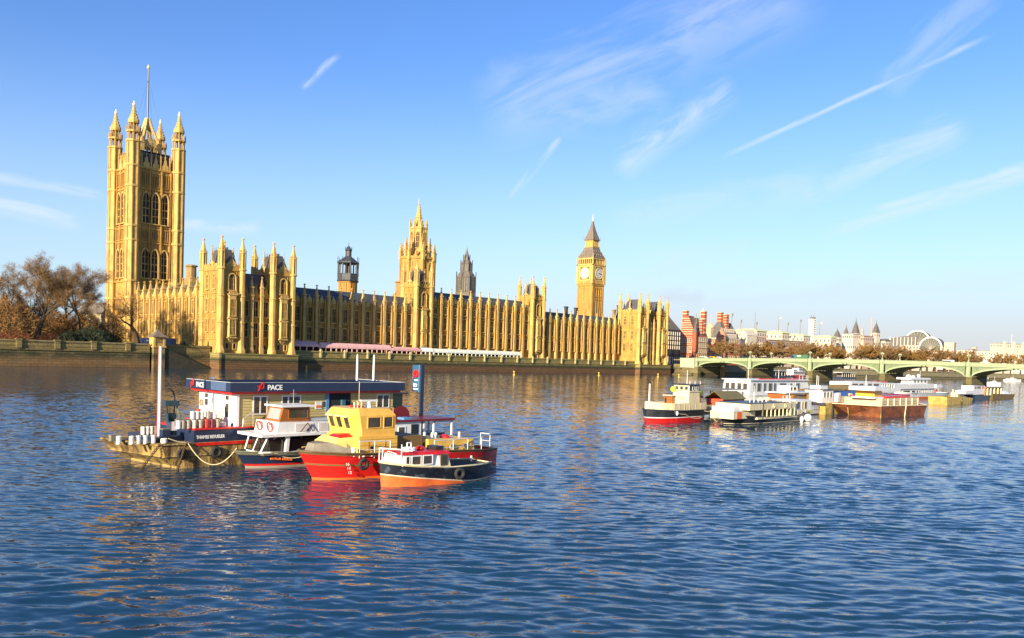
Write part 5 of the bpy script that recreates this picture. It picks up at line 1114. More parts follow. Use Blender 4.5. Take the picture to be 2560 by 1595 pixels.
P_BRN=paint('varnished_wood',(.30,.10,.02),.35,(.20,.06,.012)); CLAP=paint('beige_clapboard',(.52,.42,.16),.6,(.44,.35,.13),1.,.6); DECKG=paint('grey_deck',(.16,.13,.09),.8,(.09,.07,.05)); STL=mat('galvanised_steel',(.62,.62,.60),.35,(.4,.4,.4),3,.6,metal=.6); ROPE=mat('pale_rope',(.62,.52,.30),.9); BGL=mat('boat_window_glass',(.03,.032,.03),.06,(.10,.07,.04),1.2,.8); TARP=paint('yellow_tarpaulin',(.78,.55,.14),.8,(.66,.42,.08)); GREY=paint('grey_steel',(.22,.19,.14),.7,(.13,.10,.07))
def hull(T,L,B,zb,zm,zs,bowlen,lv,mats,rake=.6,stern=.85,flare=.72,nm='hull',power=.75,sternlen=None,n=15,deck=DECKG,bul=.25):
    sl=sternlen or L*.2; xs=[0.02]+[L*(i/n)**1.25 for i in range(1,n+1)]
    def sheer(x):
        t=x/L; return zb+(zm-zb)*min(1,t/.5)**.8 if t<.5 else zm+(zs-zm)*((t-.5)/.5)**1.4
    def hb(x): 
        f=min(1,x/bowlen); f=math.sin(f*math.pi/2)**power
        if x>L-sl: f*=1-(1-stern)*((x-L+sl)/sl)**2
        return max(.04,B/2*f)
    zz=lambda x,l: l[1] if l[0]=='a' else max(.02+l[3],l[1]-l[2]*x) if l[0]=='l' else sheer(x)*l[1]
    b=MB(); rs=[]
    for x in xs:
        zd=sheer(x); d=hb(x); k=max(0,1-x/bowlen); row=[]
        for l in lv:
            z=zz(x,l); u=max(0,min(1,z/zd)); w=d*((flare+(1-flare)*u) if x<bowlen*1.2 else (1-(1-flare)*.35*(1-u))); xx=x+rake*k*(1-u)
            row.append((xx,w,z))
        rs.append(row)
    m=len(lv)
    for side in (-1,1):
        base=len(b.v); b.v+= [(x,side*w,z) for row in rs for x,w,z in row]
        for i in range(len(rs)-1):
            for j in range(m-1):
                q=[base+i*m+j,base+(i+1)*m+j,base+(i+1)*m+j+1,base+i*m+j+1]; b.f.append(q if side<0 else q[::-1]); b.m.append(j); b.sm.append(True)
    for row in (rs[0],rs[-1]):
        for j in range(m-1):
            (x,w,z),(x2,w2,z2)=row[j],row[j+1]; b0=len(b.v); b.v+=[(x,-w,z),(x,w,z),(x2,w2,z2),(x2,-w2,z2)]; b.f.append([b0,b0+1,b0+2,b0+3]); b.m.append(j); b.sm.append(False)
    o=b.part(nm,mats,T)
    d=MB(); 
    for i in range(len(rs)-1):
        (x,w,z),(x2,w2,z2)=rs[i][-1],rs[i+1][-1]; d.add([(x,-w+.02,z-bul),(x2,-w2+.02,z2-bul),(x2,w2-.02,z2-bul),(x,w-.02,z-bul)],[(0,1,2,3)])
    d.part('deck',deck,T)
    r=MB()
    for side in (-1,1):
        r.path([(row[-1][0],side*row[-1][1],row[-1][2]) for row in rs],.06,5)
    r.part('gunwale',mats[-1] if isinstance(mats,list) else mats,T)
    return o,sheer,hb
def text(s,size,m,parent,loc,rot=(HP,0,0),nm='lettering',ext=.01,sx=1,bold=0.0):
    c=bpy.data.curves.new(nm,'FONT'); c.body=s; c.size=size; c.extrude=ext; c.offset=bold
    o=bpy.data.objects.new('tmp',c); COL.objects.link(o); bpy.context.view_layer.update()
    me=bpy.data.meshes.new_from_object(o.evaluated_get(bpy.context.evaluated_depsgraph_get())); bpy.data.objects.remove(o); me.materials.clear(); me.materials.append(m)
    q=put(nm,me,parent,loc); q.rotation_euler=rot; q.scale=(sx,1,1); return q
def bxp(T,nm,m,x0,x1,y0,y1,z0,z1): b=MB(); b.box(x0,x1,y0,y1,z0,z1); return b.part(nm,m,T)
_rw={}
def bwin(T,x,y,z,w,h,rz=0,fr=P_WHT,t=.06,gl=BGL,nm='window'):
    k=(w,h,fr.name,t)
    if k not in _rw:
        f=MB(); f.box(-w/2-t,w/2+t,-.035,0,-t,0); f.box(-w/2-t,w/2+t,-.035,0,h,h+t); f.box(-w/2-t,-w/2,-.035,0,0,h); f.box(w/2,w/2+t,-.035,0,0,h)
        g=MB(); g.box(-w/2,w/2,-.015,.01,0,h); _rw[k]=(f.mesh('window',fr),g.mesh('pane',gl))
    o=put(nm,_rw[k][0],T,(x,y,z),rz); put('pane',_rw[k][1],o); return o
def rail(T,pts,h,m=P_WHT,r=.03,mid=True,nm='railing'):
    b=MB(); top=[(x,y,z+h) for x,y,z in pts]; b.path(top,r)
    if mid: b.path([(x,y,z+h*.5) for x,y,z in pts],r*.7)
    for x,y,z in pts: b.tube((x,y,z),(x,y,z+h),r)
    return b.part(nm,m,T)
def swoosh(parent,loc,s,rz,m=P_RED):
    b=MB(); pts=[(-.42,-.5),(-.18,.0),(-.5,.1),(-.12,.12),(.22,.62),(.32,.45),(.3,-.12),(.1,-.22),(-.16,.02),(.0,.3)]
    b.path([(x*s,-.02,z*s) for x,z in pts],.085*s,6); q=b.part('emblem',m,parent,loc,rz); return q
# ---- fuel barge
T=thing('fuel_barge','long fuelling barge with a navy roofed kiosk, red band and stained yellow bow','barge',(218,-116.6,0),HP); FB=T
b=MB(); zt=1.62
st=[(-.75,1.0),( .35,-2.9),(2.2,-3.0),(21,-3.0),(21,3.0),(2.2,3.0),(-.75,2.9)]
P0=[(2.9,-2.9),(4.2,-3),(20.8,-3),(20.8,3),(2.4,2.9)]
top=[(.75,-3.0),(3.0,-3.02),(21,-3.0),(21,3.0),(-.7,3.0)]; low=[(1.9,-2.7),(3.2,-3),(20.8,-3),(20.8,3),(1.2,2.8)]; mid=[(1.1,-2.9),(3.05,-3.02),(21,-3),(21,3),(-.1,2.95)]
R_=lambda p,z:[(x,y,z) for x,y in p]
b.rings([R_(low,-.4),R_(low,.12),R_(mid,.8),R_(top,zt)]); b.part('hull',P_BUFF,T)
b=MB(); b.path([(*p,.8) for p in mid]+[(*mid[0],.8)],.07,5); b.path([(*p,zt-.05) for p in top]+[(*top[0],zt-.05)],.08,5); b.part('rubbing_strake',P_BUFF,T)
bxp(T,'red_rail',P_RED,3.0,21,-3.1,-2.98,1.42,1.62)
b=MB(); b.box(2.9,21,-3.0,2.8,1.62,2.46); b.part('bulwark',P_NAVY,T); bxp(T,'red_rail',P_RED,2.9,21,-3.06,2.8,2.46,2.55)
bxp(T,'bow_coaming',P_NAVY,.9,2.8,-1.6,2.6,1.63,1.95)
for k in range(4): pass
text('THAMES REFUELER',.30,P_WHT,T,(3.05,-3.02,1.88),bold=.008,sx=.78)
# kiosk on the barge
K=thing('fuel_kiosk','beige clapboard kiosk with a white end wall under a navy fascia and red band','kiosk',(218,-110.6,2.55),HP)
b=MB(); b.box(0,13.4,-2.7,2.7,0,2.3); b.part('wall',CLAP,K)
b=MB()
for k in range(11): b.box(0.05,13.35,-2.725,-2.7,.1+k*.2,.115+k*.2)
b.part('clapboard_lines',paint('clapboard_shadow',(.33,.26,.10),.7),K)
bxp(K,'end_wall',P_WHT,-.06,0,-2.72,2.72,0,2.3); bxp(K,'corner_post',P_WHT,-.08,.14,-2.78,-2.66,0,2.3)
bxp(K,'red_soffit',P_RED,-.55,13.9,-3.0,3.0,2.22,2.4); b=MB(); b.box(-.8,14.1,-3.3,-3.2,2.4,3.02); b.box(-.8,14.1,3.2,3.3,2.4,2.96); b.box(-.8,-.7,-3.2,3.2,2.4,3.02); b.box(14.0,14.1,-3.2,3.2,2.4,3.02); b.part('fascia',P_NAVY,K); bxp(K,'flat_roof',P_NAVY,-.7,14.0,-3.2,3.2,2.4,2.6); b=MB()
for y in (-3.31,): b.box(-.81,14.11,y,y+.04,3.02,3.05)
for x in (-.81,14.07): b.box(x,x+.04,-3.27,3.2,3.02,3.05)
b.part('roof_edge',paint('grey_edge',(.5,.5,.48),.5),K)
bxp(K,'fascia_panel',paint('slate_blue_panel',(.07,.11,.19),.4),-.815,-.8,-2.7,-.55,2.43,3.0)
text('PACE',.48,P_WHT,K,(1.95,-3.31,2.53),bold=.012); swoosh(K,(1.45,-3.33,2.72),.52,0)
text('PACE',.48,P_WHT,K,(-.83,1.62,2.53),(HP,0,-HP),bold=.012,sx=1.0); swoosh(K,(-.84,2.15,2.72),.52,-HP)
bwin(K,1.75,-2.7,.85,.95,1.15,t=.09); bxp(K,'mullion',P_WHT,1.70,1.80,-2.74,-2.7,.85,2.0)
bwin(K,4.2,-2.7,1.3,1.4,.7,t=.09); bxp(K,'mullion',P_WHT,3.9,4.0,-2.74,-2.7,1.3,2.0); bwin(K,12.4,-2.7,1.05,1.1,.95,t=.08); bxp(K,'mullion',P_WHT,12.35,12.45,-2.74,-2.7,1.05,2.0)
bxp(K,'open_doorway',mat('kiosk_dark_inside',(.012,.015,.02),.9),7.4,9.3,-2.73,-2.68,.1,2.2); bxp(K,'blue_post',paint('light_blue',(.10,.22,.42),.5),7.1,7.35,-2.78,-2.68,0,2.2); bxp(K,'pump',paint('teal_pump',(.04,.12,.16),.5),8.4,8.7,-2.95,-2.72,.1,1.7)
N_=bxp(K,'notice',P_WHT,6.2,6.75,-2.74,-2.7,1.05,1.6); bxp(N_,'notice_band',P_ORG,6.25,6.7,-2.755,-2.74,1.15,1.32); bxp(K,'hook',BLACK,6.9,6.98,-2.75,-2.7,1.2,1.6)
# white end wall: door, panes
D_=bxp(K,'door',P_WHT,-.1,-.06,-.9,.9,.05,2.0); bxp(D_,'door_panel',paint('door_shade',(.62,.60,.55),.5),-.11,-.1,-.75,.75,.2,1.8)
for y,z,h in ((1.55,1.75,.3),(1.55,1.2,.45),(-1.5,1.75,.3),(-1.5,.55,.95)): bwin(K,-.06,y,z,.5,h,-HP)
b=MB(); b.torus((-.1,2.3,1.35),(1,0,0),.2,.05,14,6); b.part('life_ring',P_ORG,K)
b=MB(); b.path([(.3,-3.0,.0),(.35,-3.0,.55),(1.05,-3.0,1.0),(1.1,-3.0,0)],.035); b.path([(.35,-3.0,.3),(1.05,-3,.5)],.03); b.part('handrail',STL,K)
bxp(K,'lean_to',paint('green_grey_shed',(.17,.19,.10),.7),13.5,14.7,-2.3,2.3,0,2.05); bxp(K,'lean_to_roof',GREY,13.45,15.1,-2.6,2.5,2.05,2.15)
b=MB(); b.ball((-.2,.5,3.15),.14,8,6); b.part('roof_light',P_WHT,K)
for y,lab in ((1.7+11.2-.1,'white pole standing on the kiosk roof, the left of two'),(1.7+14.35-1.6,'white pole standing on the kiosk roof, the right of two')):
    Q=thing('roof_pole',lab,'pole',(218,-110.6+y-1.0,5.6)); b=MB(); b.lathe(0,0,[(.085,0),(.085,1.2),(.07,2.0),(.01,2.15)],8); b.part('pole',P_WHT,Q)
# flagpole on the bow
p=onX(398,1052,218.6); Q=thing('mooring_pole','tall white and red pole rising from the barge bow','pole',(218.6,p.y,1.95)); b=MB(); b.lathe(0,0,[(.10,0),(.085,5.9)],10); b.part('pole',P_WHT,Q); b=MB(); b.tube((-.07,-.09,0),(-.06,-.08,5.85),.04,6); b.part('red_edge',P_RED,Q)
Q=thing('fuel_pump','dark teal fuel pump column with a hooked lamp on the barge bow','pump',(218.2,onX(427,1050,218.2).y,1.63)); b=MB(); b.box(-.22,.22,-.22,.22,0,1.75); b.poly([(-.3,-.25,1.75),(.3,-.25,1.75),(.25,-.25,1.4),(-.25,-.25,1.4)],(0,.5,0)); b.part('column',paint('dark_teal',(.02,.05,.06),.4),Q); bxp(Q,'lamp_box',paint('dark_teal',(0,0,0)),-.4,.4,-.4,.4,2.25,2.6); b=MB(); b.path([(.15,.15,1.7),(.2,.15,2.9),(.15,.0,3.3),(-.1,-.1,3.35)],.05); b.path([(-.2,-.2,1.75),(-.22,-.2,2.3)],.06); b.part('lamp_arm',BLACK,Q); bxp(Q,'white_box',P_WHT,.22,.27,-.35,.3,.6,1.2); b=MB(); b.path([(.2,.3,2.3),(.25,.45,1.5),(.2,.6,.9),(.1,.7,.3)],.07); b.part('hose',paint('hose_green',(.10,.16,.12),.5),Q)
# drums
DRW=paint('drum_silver',(.78,.74,.66),.32,(.55,.50,.42),3,.7); DRD=paint('drum_dull',(.38,.33,.24),.4,(.25,.2,.14),3,.7); DRR=paint('drum_red',(.60,.03,.015),.4); DRP=paint('drum_plum',(.20,.02,.05),.4)
def drum_mesh(m,r=.15,h=.52):
    b=MB(); b.smooth=False; b.lathe(0,0,[(r*.95,0),(r,.02),(r,h*.32),(r*1.05,h*.34),(r,h*.37),(r,h*.64),(r*1.05,h*.66),(r,h*.69),(r,h-.02),(r*.95,h),(r*.95,h-.02)],14); return b.mesh('drum',m)
DM={'w':drum_mesh(DRW),'d':drum_mesh(DRD),'r':drum_mesh(DRR),'p':drum_mesh(DRP),'s':drum_mesh(DRW,.2,.3)}
LID=MB(); LID.lathe(.06,.05,[(.03,0),(.03,.03)],8); LID=LID.mesh('bung',BLACK)
def drum(px,py,X,z,k,lab,grp='oil drums on the fuel barge'):
    q=onX(px,py,X); o=tag(put('oil_drum',DM[k],None,(X,q.y,z)),lab,'drum',grp); put('bung',LID,o,(0,0,.30 if k=='s' else .52))
ORD=['first','second','third','fourth','fifth','sixth','seventh','eighth']
drum(297,1085,219.6,1.64,'w','lone silver drum at the tip of the barge bow')
for i,px in enumerate((329,346,363,383)): drum(px,1096,220.0,1.64,'w',ORD[i]+' silver drum from the left in the front bow row')
drum(410,1094,220.3,1.64,'s','short squat drum ending the front bow row beside the chains')
for i,px in enumerate((358,368.6,378.5,388,397)): drum(px,1076,217.6,1.96,'w' if i<3 else 'd',ORD[i]+' drum from the left in the back bow row on the dark coaming')
for i,(px,k) in enumerate(((446,'w'),(457,'d'),(470,'d'),(484.5,'w'),(501,'d'),(516,'r'),(530,'p'),(543.5,'d'))):
    drum(px,1079,220.6,2.56,k,{'r':'bright red drum in the lower row beside the kiosk','p':'plum coloured drum right of the red one, lower row'}.get(k,ORD[i]+' drum from the left in the lower row beside the kiosk'))
drum(557,1074,220.4,2.56,'s','short squat drum at the kiosk corner, right end of the lower row')
drum(456,1064,219.8,2.56,'s','short squat drum behind the left end of the lower row')
bx=thing('drum_shelf','low dark shelf carrying the upper row of drums beside the kiosk','shelf',(219.5,-112.6,2.56)); b=MB(); b.box(-.3,.3,-1.6,1.45,.05,.5); b.part('shelf_board',DECKG,bx)
for x in (-1.5,1.3): bxp(bx,'leg',DECKG,-.28,.28,x,x+.1,0,.06)
for i,px in enumerate((481,492,504,519.5,535.5,552)): drum(px,1056,219.6,3.06,'w' if i!=3 else 'd',ORD[i]+' drum from the left in the upper row beside the kiosk')
drum(530,1031,219.55,3.06+.53,'w','single drum standing on top of the upper row')
drum(472,1052,218.7,2.56,'r','red drum half hidden behind the left of the upper row'); drum(496,1040,218.4,2.56+.55,'r','red drum lying highest behind the upper row'); 
bb=thing('deck_locker','red lidded dark locker under the highest red drum','locker',(218.4,onX(496,1040,218.4).y,2.56)); bxp(bb,'box',DRR,-.25,.25,-.4,.4,0,.5); bxp(bb,'lid',P_MAR,-.27,.27,-.42,.42,.5,.54)
# chains and ropes on the bow
CH=mat('rusty_chain',(.05,.03,.015),.8,(.12,.06,.02),6,.7)
def chain(lab,p0,p1,n=26,nm='mooring_chain'):
    p0=Vector(p0);p1=Vector(p1); T=thing(nm,lab,'chain',tuple(p0)); b=MB()
    for i in range(n):
        q=(p1-p0)*((i+.5)/n); b.torus(q,(1,.3*(i%2),.2) if i%2 else (.2,1,.1),.075,.032,8,4)
    b.part('links',CH,T)
chain('rusty chain hanging from the barge bow corner, the left of two',(221.05,-115.9,1.7),(220.0,-116.9,-.3)); chain('rusty chain hanging from the barge bow corner, the right of two',(221.2,-114.3,1.75),(221.35,-115.0,-.3))
def rope(lab,pts,sag,r=.035,m=ROPE,nm='mooring_rope'):
    T=thing(nm,lab,'rope',tuple(pts[0])); b=MB(); o=Vector(pts[0])
    for a,c,s in zip(pts[:-1],pts[1:],sag):
        a=Vector(a)-o;c=Vector(c)-o; q=[]
        for i in range(13): t=i/12; v=a+(c-a)*t; v.z-=s*4*t*(1-t); q.append(tuple(v))
        b.path(q,r,5)
    b.part('rope_strand',m,T)
a=onX(421,1096,221.2); b_=onX(470,1108,221.25); c=onX(592,1120,222.6); rope('pale mooring rope looping from the barge bow down to the blue launch',[tuple(a),tuple(b_),tuple(c)],[.05,1.25])
# ---- sign pylon
p=onY(1052,1045,-95.2); S=thing('sign_pylon','tall navy sign board on a post with a red emblem, standing behind the boats','sign',(221.3,-95.2,0))
bxp(S,'post',P_NAVY,.42,.58,-.1,.2,1.5,7.05); B_=bxp(S,'board',paint('sign_blue',(.03,.09,.17),.4),-.45,.36,-.2,.2,4.85,7.0); bxp(S,'board_edge',paint('sign_edge_blue',(.10,.28,.38),.4),.36,.42,-.21,.2,4.85,7.0)
swoosh(S,(.02,-.25,6.2),.62,0); b=MB(); b.torus((.08,-.25,6.3),(0,1,0),.24,.1,12,6); b.part('emblem',P_RED,S); text('PACE',.17,P_WHT,S,(-.12,-.235,5.72),bold=.008)
for z,t in ((5.4,'Marine'),(5.24,'Gas oil')): text(t,.17,P_WHT,S,(-.25,-.235,z),bold=.01)
text('Lubricants',.17,P_WHT,S,(-.36,-.235,5.02),bold=.01)
F=thing('service_pontoon','low dark float carrying the sign post and the hose reel','pontoon',(221.0,-96.2,0),HP); bxp(F,'float',P_BLK,-.9+1.2,3.2,-1.3,2.5,-.4,1.5)
H_=thing('hose_reel','big maroon hose reel with a wooden frame at the barge stern','hose reel',(221.4,-97.6,1.6),HP); b=MB(); b.xf=Matrix.Translation((0,0,1.35))@Matrix.Rotation(HP,4,'X'); b.lathe(0,0,[(.85,-.9),(.85,-.84),(.4,-.84),(.4,.84),(.85,.84),(.85,.9)],20); b.part('drum',P_MAR,H_); b=MB(); b.box(-.95,-.75,-.6,.6,0,2.0); b.box(-.95,.3,-.65,-.55,1.9,2.0); b.part('frame',P_BRN,H_); bxp(H_,'motor_box',BLACK,.9,1.9,-.6,.4,.5,1.2)
# ---- blue launch
T=thing('blue_launch','navy blue passenger launch with white cabin, two red life rings and maroon after roof','boat',(222.95,-111.9,0),HP); LA=T
hull(T,18,3.1,1.18,.92,1.0,4.0,[('a',-.4),('a',.16),('a',.3),('f',.82),('f',1)],[paint('boot_grey',(.3,.25,.18),.6),P_RED,P_NAVY,paint('deck_grey_green',(.10,.11,.07),.6,(.2,.17,.1))],rake=.9)
b=MB()
for k in range(7): b.box(1.9+k*.22,2.05+k*.22,-.02,.0,.0,.07)
b=MB(); rg=random.Random(3)
for k in range(17):
    if k==8: b.part('faded_name',P_ORG,T); b=MB()
    else: x=2.0+k*.085; b.box(x,x+.05,-1.20-(k*.016),-1.16-(k*.016)+.1,.62-k*.008,.72-k*.008+rg.uniform(0,.05))
b.part('faded_name',P_ORG,T)
bxp(T,'cabin_floor',DECKG,1.4,6.3,-1.25,1.25,.9,1.05); bxp(T,'cabin_back',P_BRN,5.9,6.2,-1.2,1.2,1.0,2.1)
b=MB()
for y in (-1.35,1.35): b=MB(); b.path([(1.3,y*.75,1.1),(1.75,y*.9,2.2)],.07,5); b.path([(3.0,y,1.05),(3.1,y,2.2)],.16,4); b.path([(5.9,y,1.05),(5.9,y,2.2)],.12,4); b.path([(1.3,y*.75,1.1),(3.,y,1.05),(5.9,y,1.03)],.09,4); b.part('window_frame',P_WHT,T)
b=MB(); b.path([(1.3,-1.0,1.1),(1.3,1.0,1.1)],.07,4); b.tube((1.3,0,1.1),(1.75,0,2.15),.05); b.path([(1.75,-1.2,2.15),(1.75,1.2,2.15)],.06,4); b.path([(2.0,-.3,1.1),(2.5,-.9,2.1)],.03,4); b.part('window_frame',P_WHT,T)
bxp(T,'forward_glass',mat('cabin_dark',(.025,.022,.018),.08),1.9,5.7,-1.15,1.15,1.06,1.9) ; bxp(T,'seat',TARP,4.3,5.0,-1.2,-.8,1.06,1.35)
bxp(T,'roof_slab',P_WHT,1.05,7.0,-1.6,1.6,2.15,2.33)
b=MB(); b.rings([[(2.2,-1.45,2.33),(7.0,-1.45,2.33),(7.0,1.45,2.33),(2.2,1.45,2.33)],[(2.35,-1.45,3.08),(7.0,-1.45,3.0),(7.0,1.45,3.0),(2.35,1.45,3.08)]]); b.part('upper_cabin',P_WHT,T)
for y in (.72,-.62):
    b=MB(); b.xf=Matrix.Rotation(R(-12),4,'Y'); b.torus((0,0,0),(1,0,0),.31,.06,18,6); b.part('life_ring',paint('ring_red',(.62,.05,.025),.5),T,(2.16,y,2.72))
bxp(T,'side_panel',paint('panel_pink_white',(.68,.60,.54),.5),3.6,5.0,-1.48,-1.45,2.42,2.95); bxp(T,'side_panel',paint('panel_pink_white',(0,0,0)),5.4,6.2,-1.48,-1.45,2.42,2.95)
b=MB(); b.path([(3.9,-1.6,2.4),(4.45,-1.6,3.0),(4.9,-1.6,2.4)],.03,4); b.part('a_frame',BLACK,T); text('PD',.17,BLACK,T,(4.45,-1.5,2.45))
b=MB(); b.rings([[(2.7,-.95,3.05),(5.0,-.95,3.05),(5.0,.95,3.05),(2.7,.95,3.05)],[(3.0,-.95,4.05),(5.0,-.95,4.05),(5.0,.95,4.05),(3.0,.95,4.05)]]); b.part('wheelhouse',P_BRN,T)
bwin(T,4.1,-.95,3.3,1.4,.62,fr=P_BRN); b=MB(); b.rings([[(2.74,-.75,3.22),(2.74,.75,3.22),(2.79,.75,3.22),(2.79,-.75,3.22)],[(2.93,-.7,3.92),(2.93,.7,3.92),(2.98,.7,3.92),(2.98,-.7,3.92)]]); b.part('windscreen',mat('pinkish_glass',(.45,.30,.28),.15,(.3,.25,.25),1,.6),T)
bxp(T,'wheelhouse_roof',P_WHT,2.75,5.3,-1.15,1.15,4.05,4.16); bxp(T,'roof_lockers',STL,5.1,8.5,-.9,-.2,3.05,3.25); 
bxp(T,'mid_cabin',P_WHT,7.0,11.5,-1.4,1.4,1.0,2.3); bxp(T,'mid_roof',P_MAR,6.9,11.6,-1.5,1.5,2.3,2.42)
bxp(T,'after_cabin',P_WHT,11.5,14.6,-1.45,1.45,1.0,2.75); bxp(T,'after_roof',P_MAR,11.4,18.0,-1.6,1.6,2.75,2.9)
bwin(T,12.7,-1.45,1.75,.6,.6); bxp(T,'doorway',BLACK,13.6,14.3,-1.48,-1.44,1.05,2.55)
b=MB()
for x in (14.9,15.9,17.8):
    for y in (-1.4,1.4): b.box(x-.07,x+.07,y-.05,y+.05,1.0,2.75)
b.box(15.9,17.8,-1.45,-1.35,2.55,2.72); b.box(15.9,17.8,-1.45,-1.37,1.0,1.55); b.box(17.75,17.85,-1.4,1.4,2.5,2.7); b.part('canopy_post',P_WHT,T); bxp(T,'blue_cover',paint('sky_blue_cover',(.10,.25,.5),.7),13.0,13.8,-1.3,-.5,2.9,3.05)
b=MB()
for x in (12.0,): b.rings([[(9.8,-1.6,2.7),(11.4,-1.6,2.7),(11.4,-1.5,1.9),(10.3,-1.5,1.9)],[(9.8,-1.5,2.7),(11.4,-1.5,2.7),(11.4,-1.4,1.9),(10.3,-1.4,1.9)]])
b.part('grey_awning_side',paint('pale_grey_canvas',(.6,.56,.5),.7),T)
rope('thin pale rope drooping along the blue launch side',[(224.1,-109.7,1.05),(224.6,-107.2,.95)],[.35],.025)
# ---- red tug
T=thing('red_tug','red hulled workboat with a tall yellow wheelhouse and yellow after cabin, tyre on its side','tug',(229.35,-111.15,0),HP)
hull(T,16.2,4.5,1.85,1.5,1.15,3.6,[('a',-.5),('a',.14),('f',.52),('f',.58),('f',.9),('f',1)],[paint('orange_waterline',(.70,.13,.02),.5),P_RED,paint('brown_strake',(.20,.12,.04),.6),P_RED,paint('brown_bulwark',(.13,.08,.03),.6)],rake=1.1,stern=.45,sternlen=3.5,flare=.7,bul=.2)
for z,s in ((.98,'16'),(.72,'14'),(.46,'12')): text(s,.24,P_WHT,T,(2.35-(z-.46)*.35,-1.86+.32*(z<.6)*0-.0,z),(HP,0,R(-22)))
b=MB(); b.rings([[(.7,-.5,1.6),(3.0,-1.7,1.5),(3.0,1.7,1.5),(.7,.5,1.6)],[(.9,-.35,2.25),(2.6,-1.3,2.3),(2.6,1.3,2.3),(.9,.35,2.25)]]); b.part('foredeck_casing',GREY,T)
b=MB(); b.rings([[(1.9,-1.2,2.25),(3.6,-1.6,1.6),(3.6,1.6,1.6),(1.9,1.2,2.25)],[(2.3,-.9,2.62),(3.7,-1.4,2.65),(3.7,1.4,2.65),(2.3,.9,2.62)]]); b.part('tarpaulin',TARP,T); b=MB(); b.rings([[(2.2,-1.0,2.6),(3.2,-1.3,2.66),(3.3,.2,2.66),(2.3,.3,2.6)],[(2.4,-.8,2.78),(3.1,-.9,2.84),(3.1,0,2.8),(2.5,.1,2.76)]]); b.part('red_cloth',P_RED,T)
b=MB(); b.rings([[(3.2,-1.75,1.35),(6.2,-1.75,1.35),(6.2,1.75,1.35),(3.2,1.75,1.35)],[(3.2,-1.75,2.7),(6.2,-1.75,2.62),(6.2,1.75,2.62),(3.2,1.75,2.7)]]); CS=b.part('casing',P_YEL,T)
b=MB()
for z in (1.75,2.1,2.45): b.box(3.25,6.15,-1.765,-1.75,z,z+.02)
for x in (3.9,5.2): b.box(x,x+.05,-1.77,-1.75,1.4,2.4)
b.part('seams',paint('seam_brown',(.40,.20,.03),.6),CS); b=MB(); b.xf=Matrix.Translation((4.15,-1.77,1.95))@Matrix.Rotation(HP,4,'X'); b.lathe(0,0,[(.11,0),(.11,.03)],14); b.part('porthole',BLACK,CS)
b=MB(); W_=lambda a,z,e,fx: [(3.15+fx,-1.25-e*0,z),(3.55+fx*.6,-1.62,z),(6.1,-1.62,z),(6.1,1.62,z),(3.55+fx*.6,1.62,z),(3.15+fx,1.25,z)]
b.rings([W_(0,2.6,0,-.05),W_(0,3.1,0,-.1),W_(0,3.95,0,-.38),[(3.05,-1.1,4.35),(3.4,-1.35,4.4),(5.8,-1.35,4.35),(5.8,1.35,4.35),(3.4,1.35,4.4),(3.05,1.1,4.35)]]); WH=b.part('wheelhouse',P_YEL,T)
bwin(T,4.42,-1.62,3.2,.95,.62,fr=P_YEL); bwin(T,5.52,-1.62,3.2,.65,.62,fr=P_YEL)
for y in (-.82,0,.82):
    b=MB(); b.add([(3.03,y-.22,3.15),(3.03,y+.22,3.15),(2.80,y+.22,3.8),(2.80,y-.22,3.8)],[(0,1,2,3)]); b.add([(3.0,y-.26,3.1),(3.0,y+.26,3.1),(2.78,y+.26,3.86),(2.78,y-.26,3.86)],[]); b.part('front_window',BGL,T)
    b=MB(); b.box(2.66,2.85,y-.33,y+.33,3.84,3.93); b.part('visor',paint('pale_yellow',(.85,.68,.3),.4),T)
b=MB(); b.rings([[(4.3,-1.42,4.12),(4.8,-1.42,4.12),(4.75,-1.36,4.3),(4.35,-1.36,4.3)],[(4.3,-1.44,4.13),(4.8,-1.44,4.13),(4.75,-1.38,4.31),(4.35,-1.38,4.31)]]); b.part('roof_vent',BGL,T)
bxp(T,'radar_bar',P_WHT,4.2,5.5,-.5,-.3,4.75,4.87); b=MB(); b.lathe(4.85,-.4,[(.22,4.38),(.14,4.74)],10); b.part('radar_base',P_WHT,T)
b=MB()
for x,h in ((3.6,.35),(3.85,.42),(4.15,.38)): b.lathe(x,-.6,[(.05,4.36),(.05,4.36+h),(.09,4.4+h)],8)
b.tube((3.9,-.6,4.75),(4.2,-.6,4.8),.04); b.tube((4.6,.3,4.36),(4.6,.3,6.0),.02); b.part('roof_fittings',P_CREAM,T); bxp(T,'red_roof_box',P_RED,3.9,4.5,-.35,.3,4.36,4.5)
TY=MB(); TY.xf=Matrix.Rotation(0,4,'X'); TY.torus((0,0,0),(0,1,0),.27,.12,20,8); TY=TY.mesh('tyre_fender',TYRE)
Q=tag(put('tyre_fender',TY,None,(231.72,-111.15+3.15,1.05),HP),'black tyre hanging on the red tug side','tyre'); 
rail(T,[(3.0,-2.1,1.4),(4.1,-2.15,1.35),(5.3,-2.18,1.3)],1.05); b=MB(); b.lathe(2.7,-1.9,[(.12,1.5),(.12,1.95),(.17,1.97),(.17,2.05)],10); b.part('bollard',P_WHT,T)
for x in (3.3,3.9,4.6): 
    b=MB(); b.ball((x,-2.05,1.5),.16,8,5,.6); b.part('coiled_line',P_WHT,T)
bxp(T,'after_casing',paint('brown_casing',(.20,.11,.03),.6),6.2,8.6,-1.4,1.4,1.2,2.5)
b=MB(); b.rings([[(9.0,-1.6,1.0),(13.4,-1.5,1.0),(13.4,1.5,1.0),(9.0,1.6,1.0)],[(9.0,-1.55,2.2),(13.3,-1.4,2.05),(13.3,1.4,2.05),(9.0,1.55,2.2)]]); b.part('after_cabin',P_YEL,T)
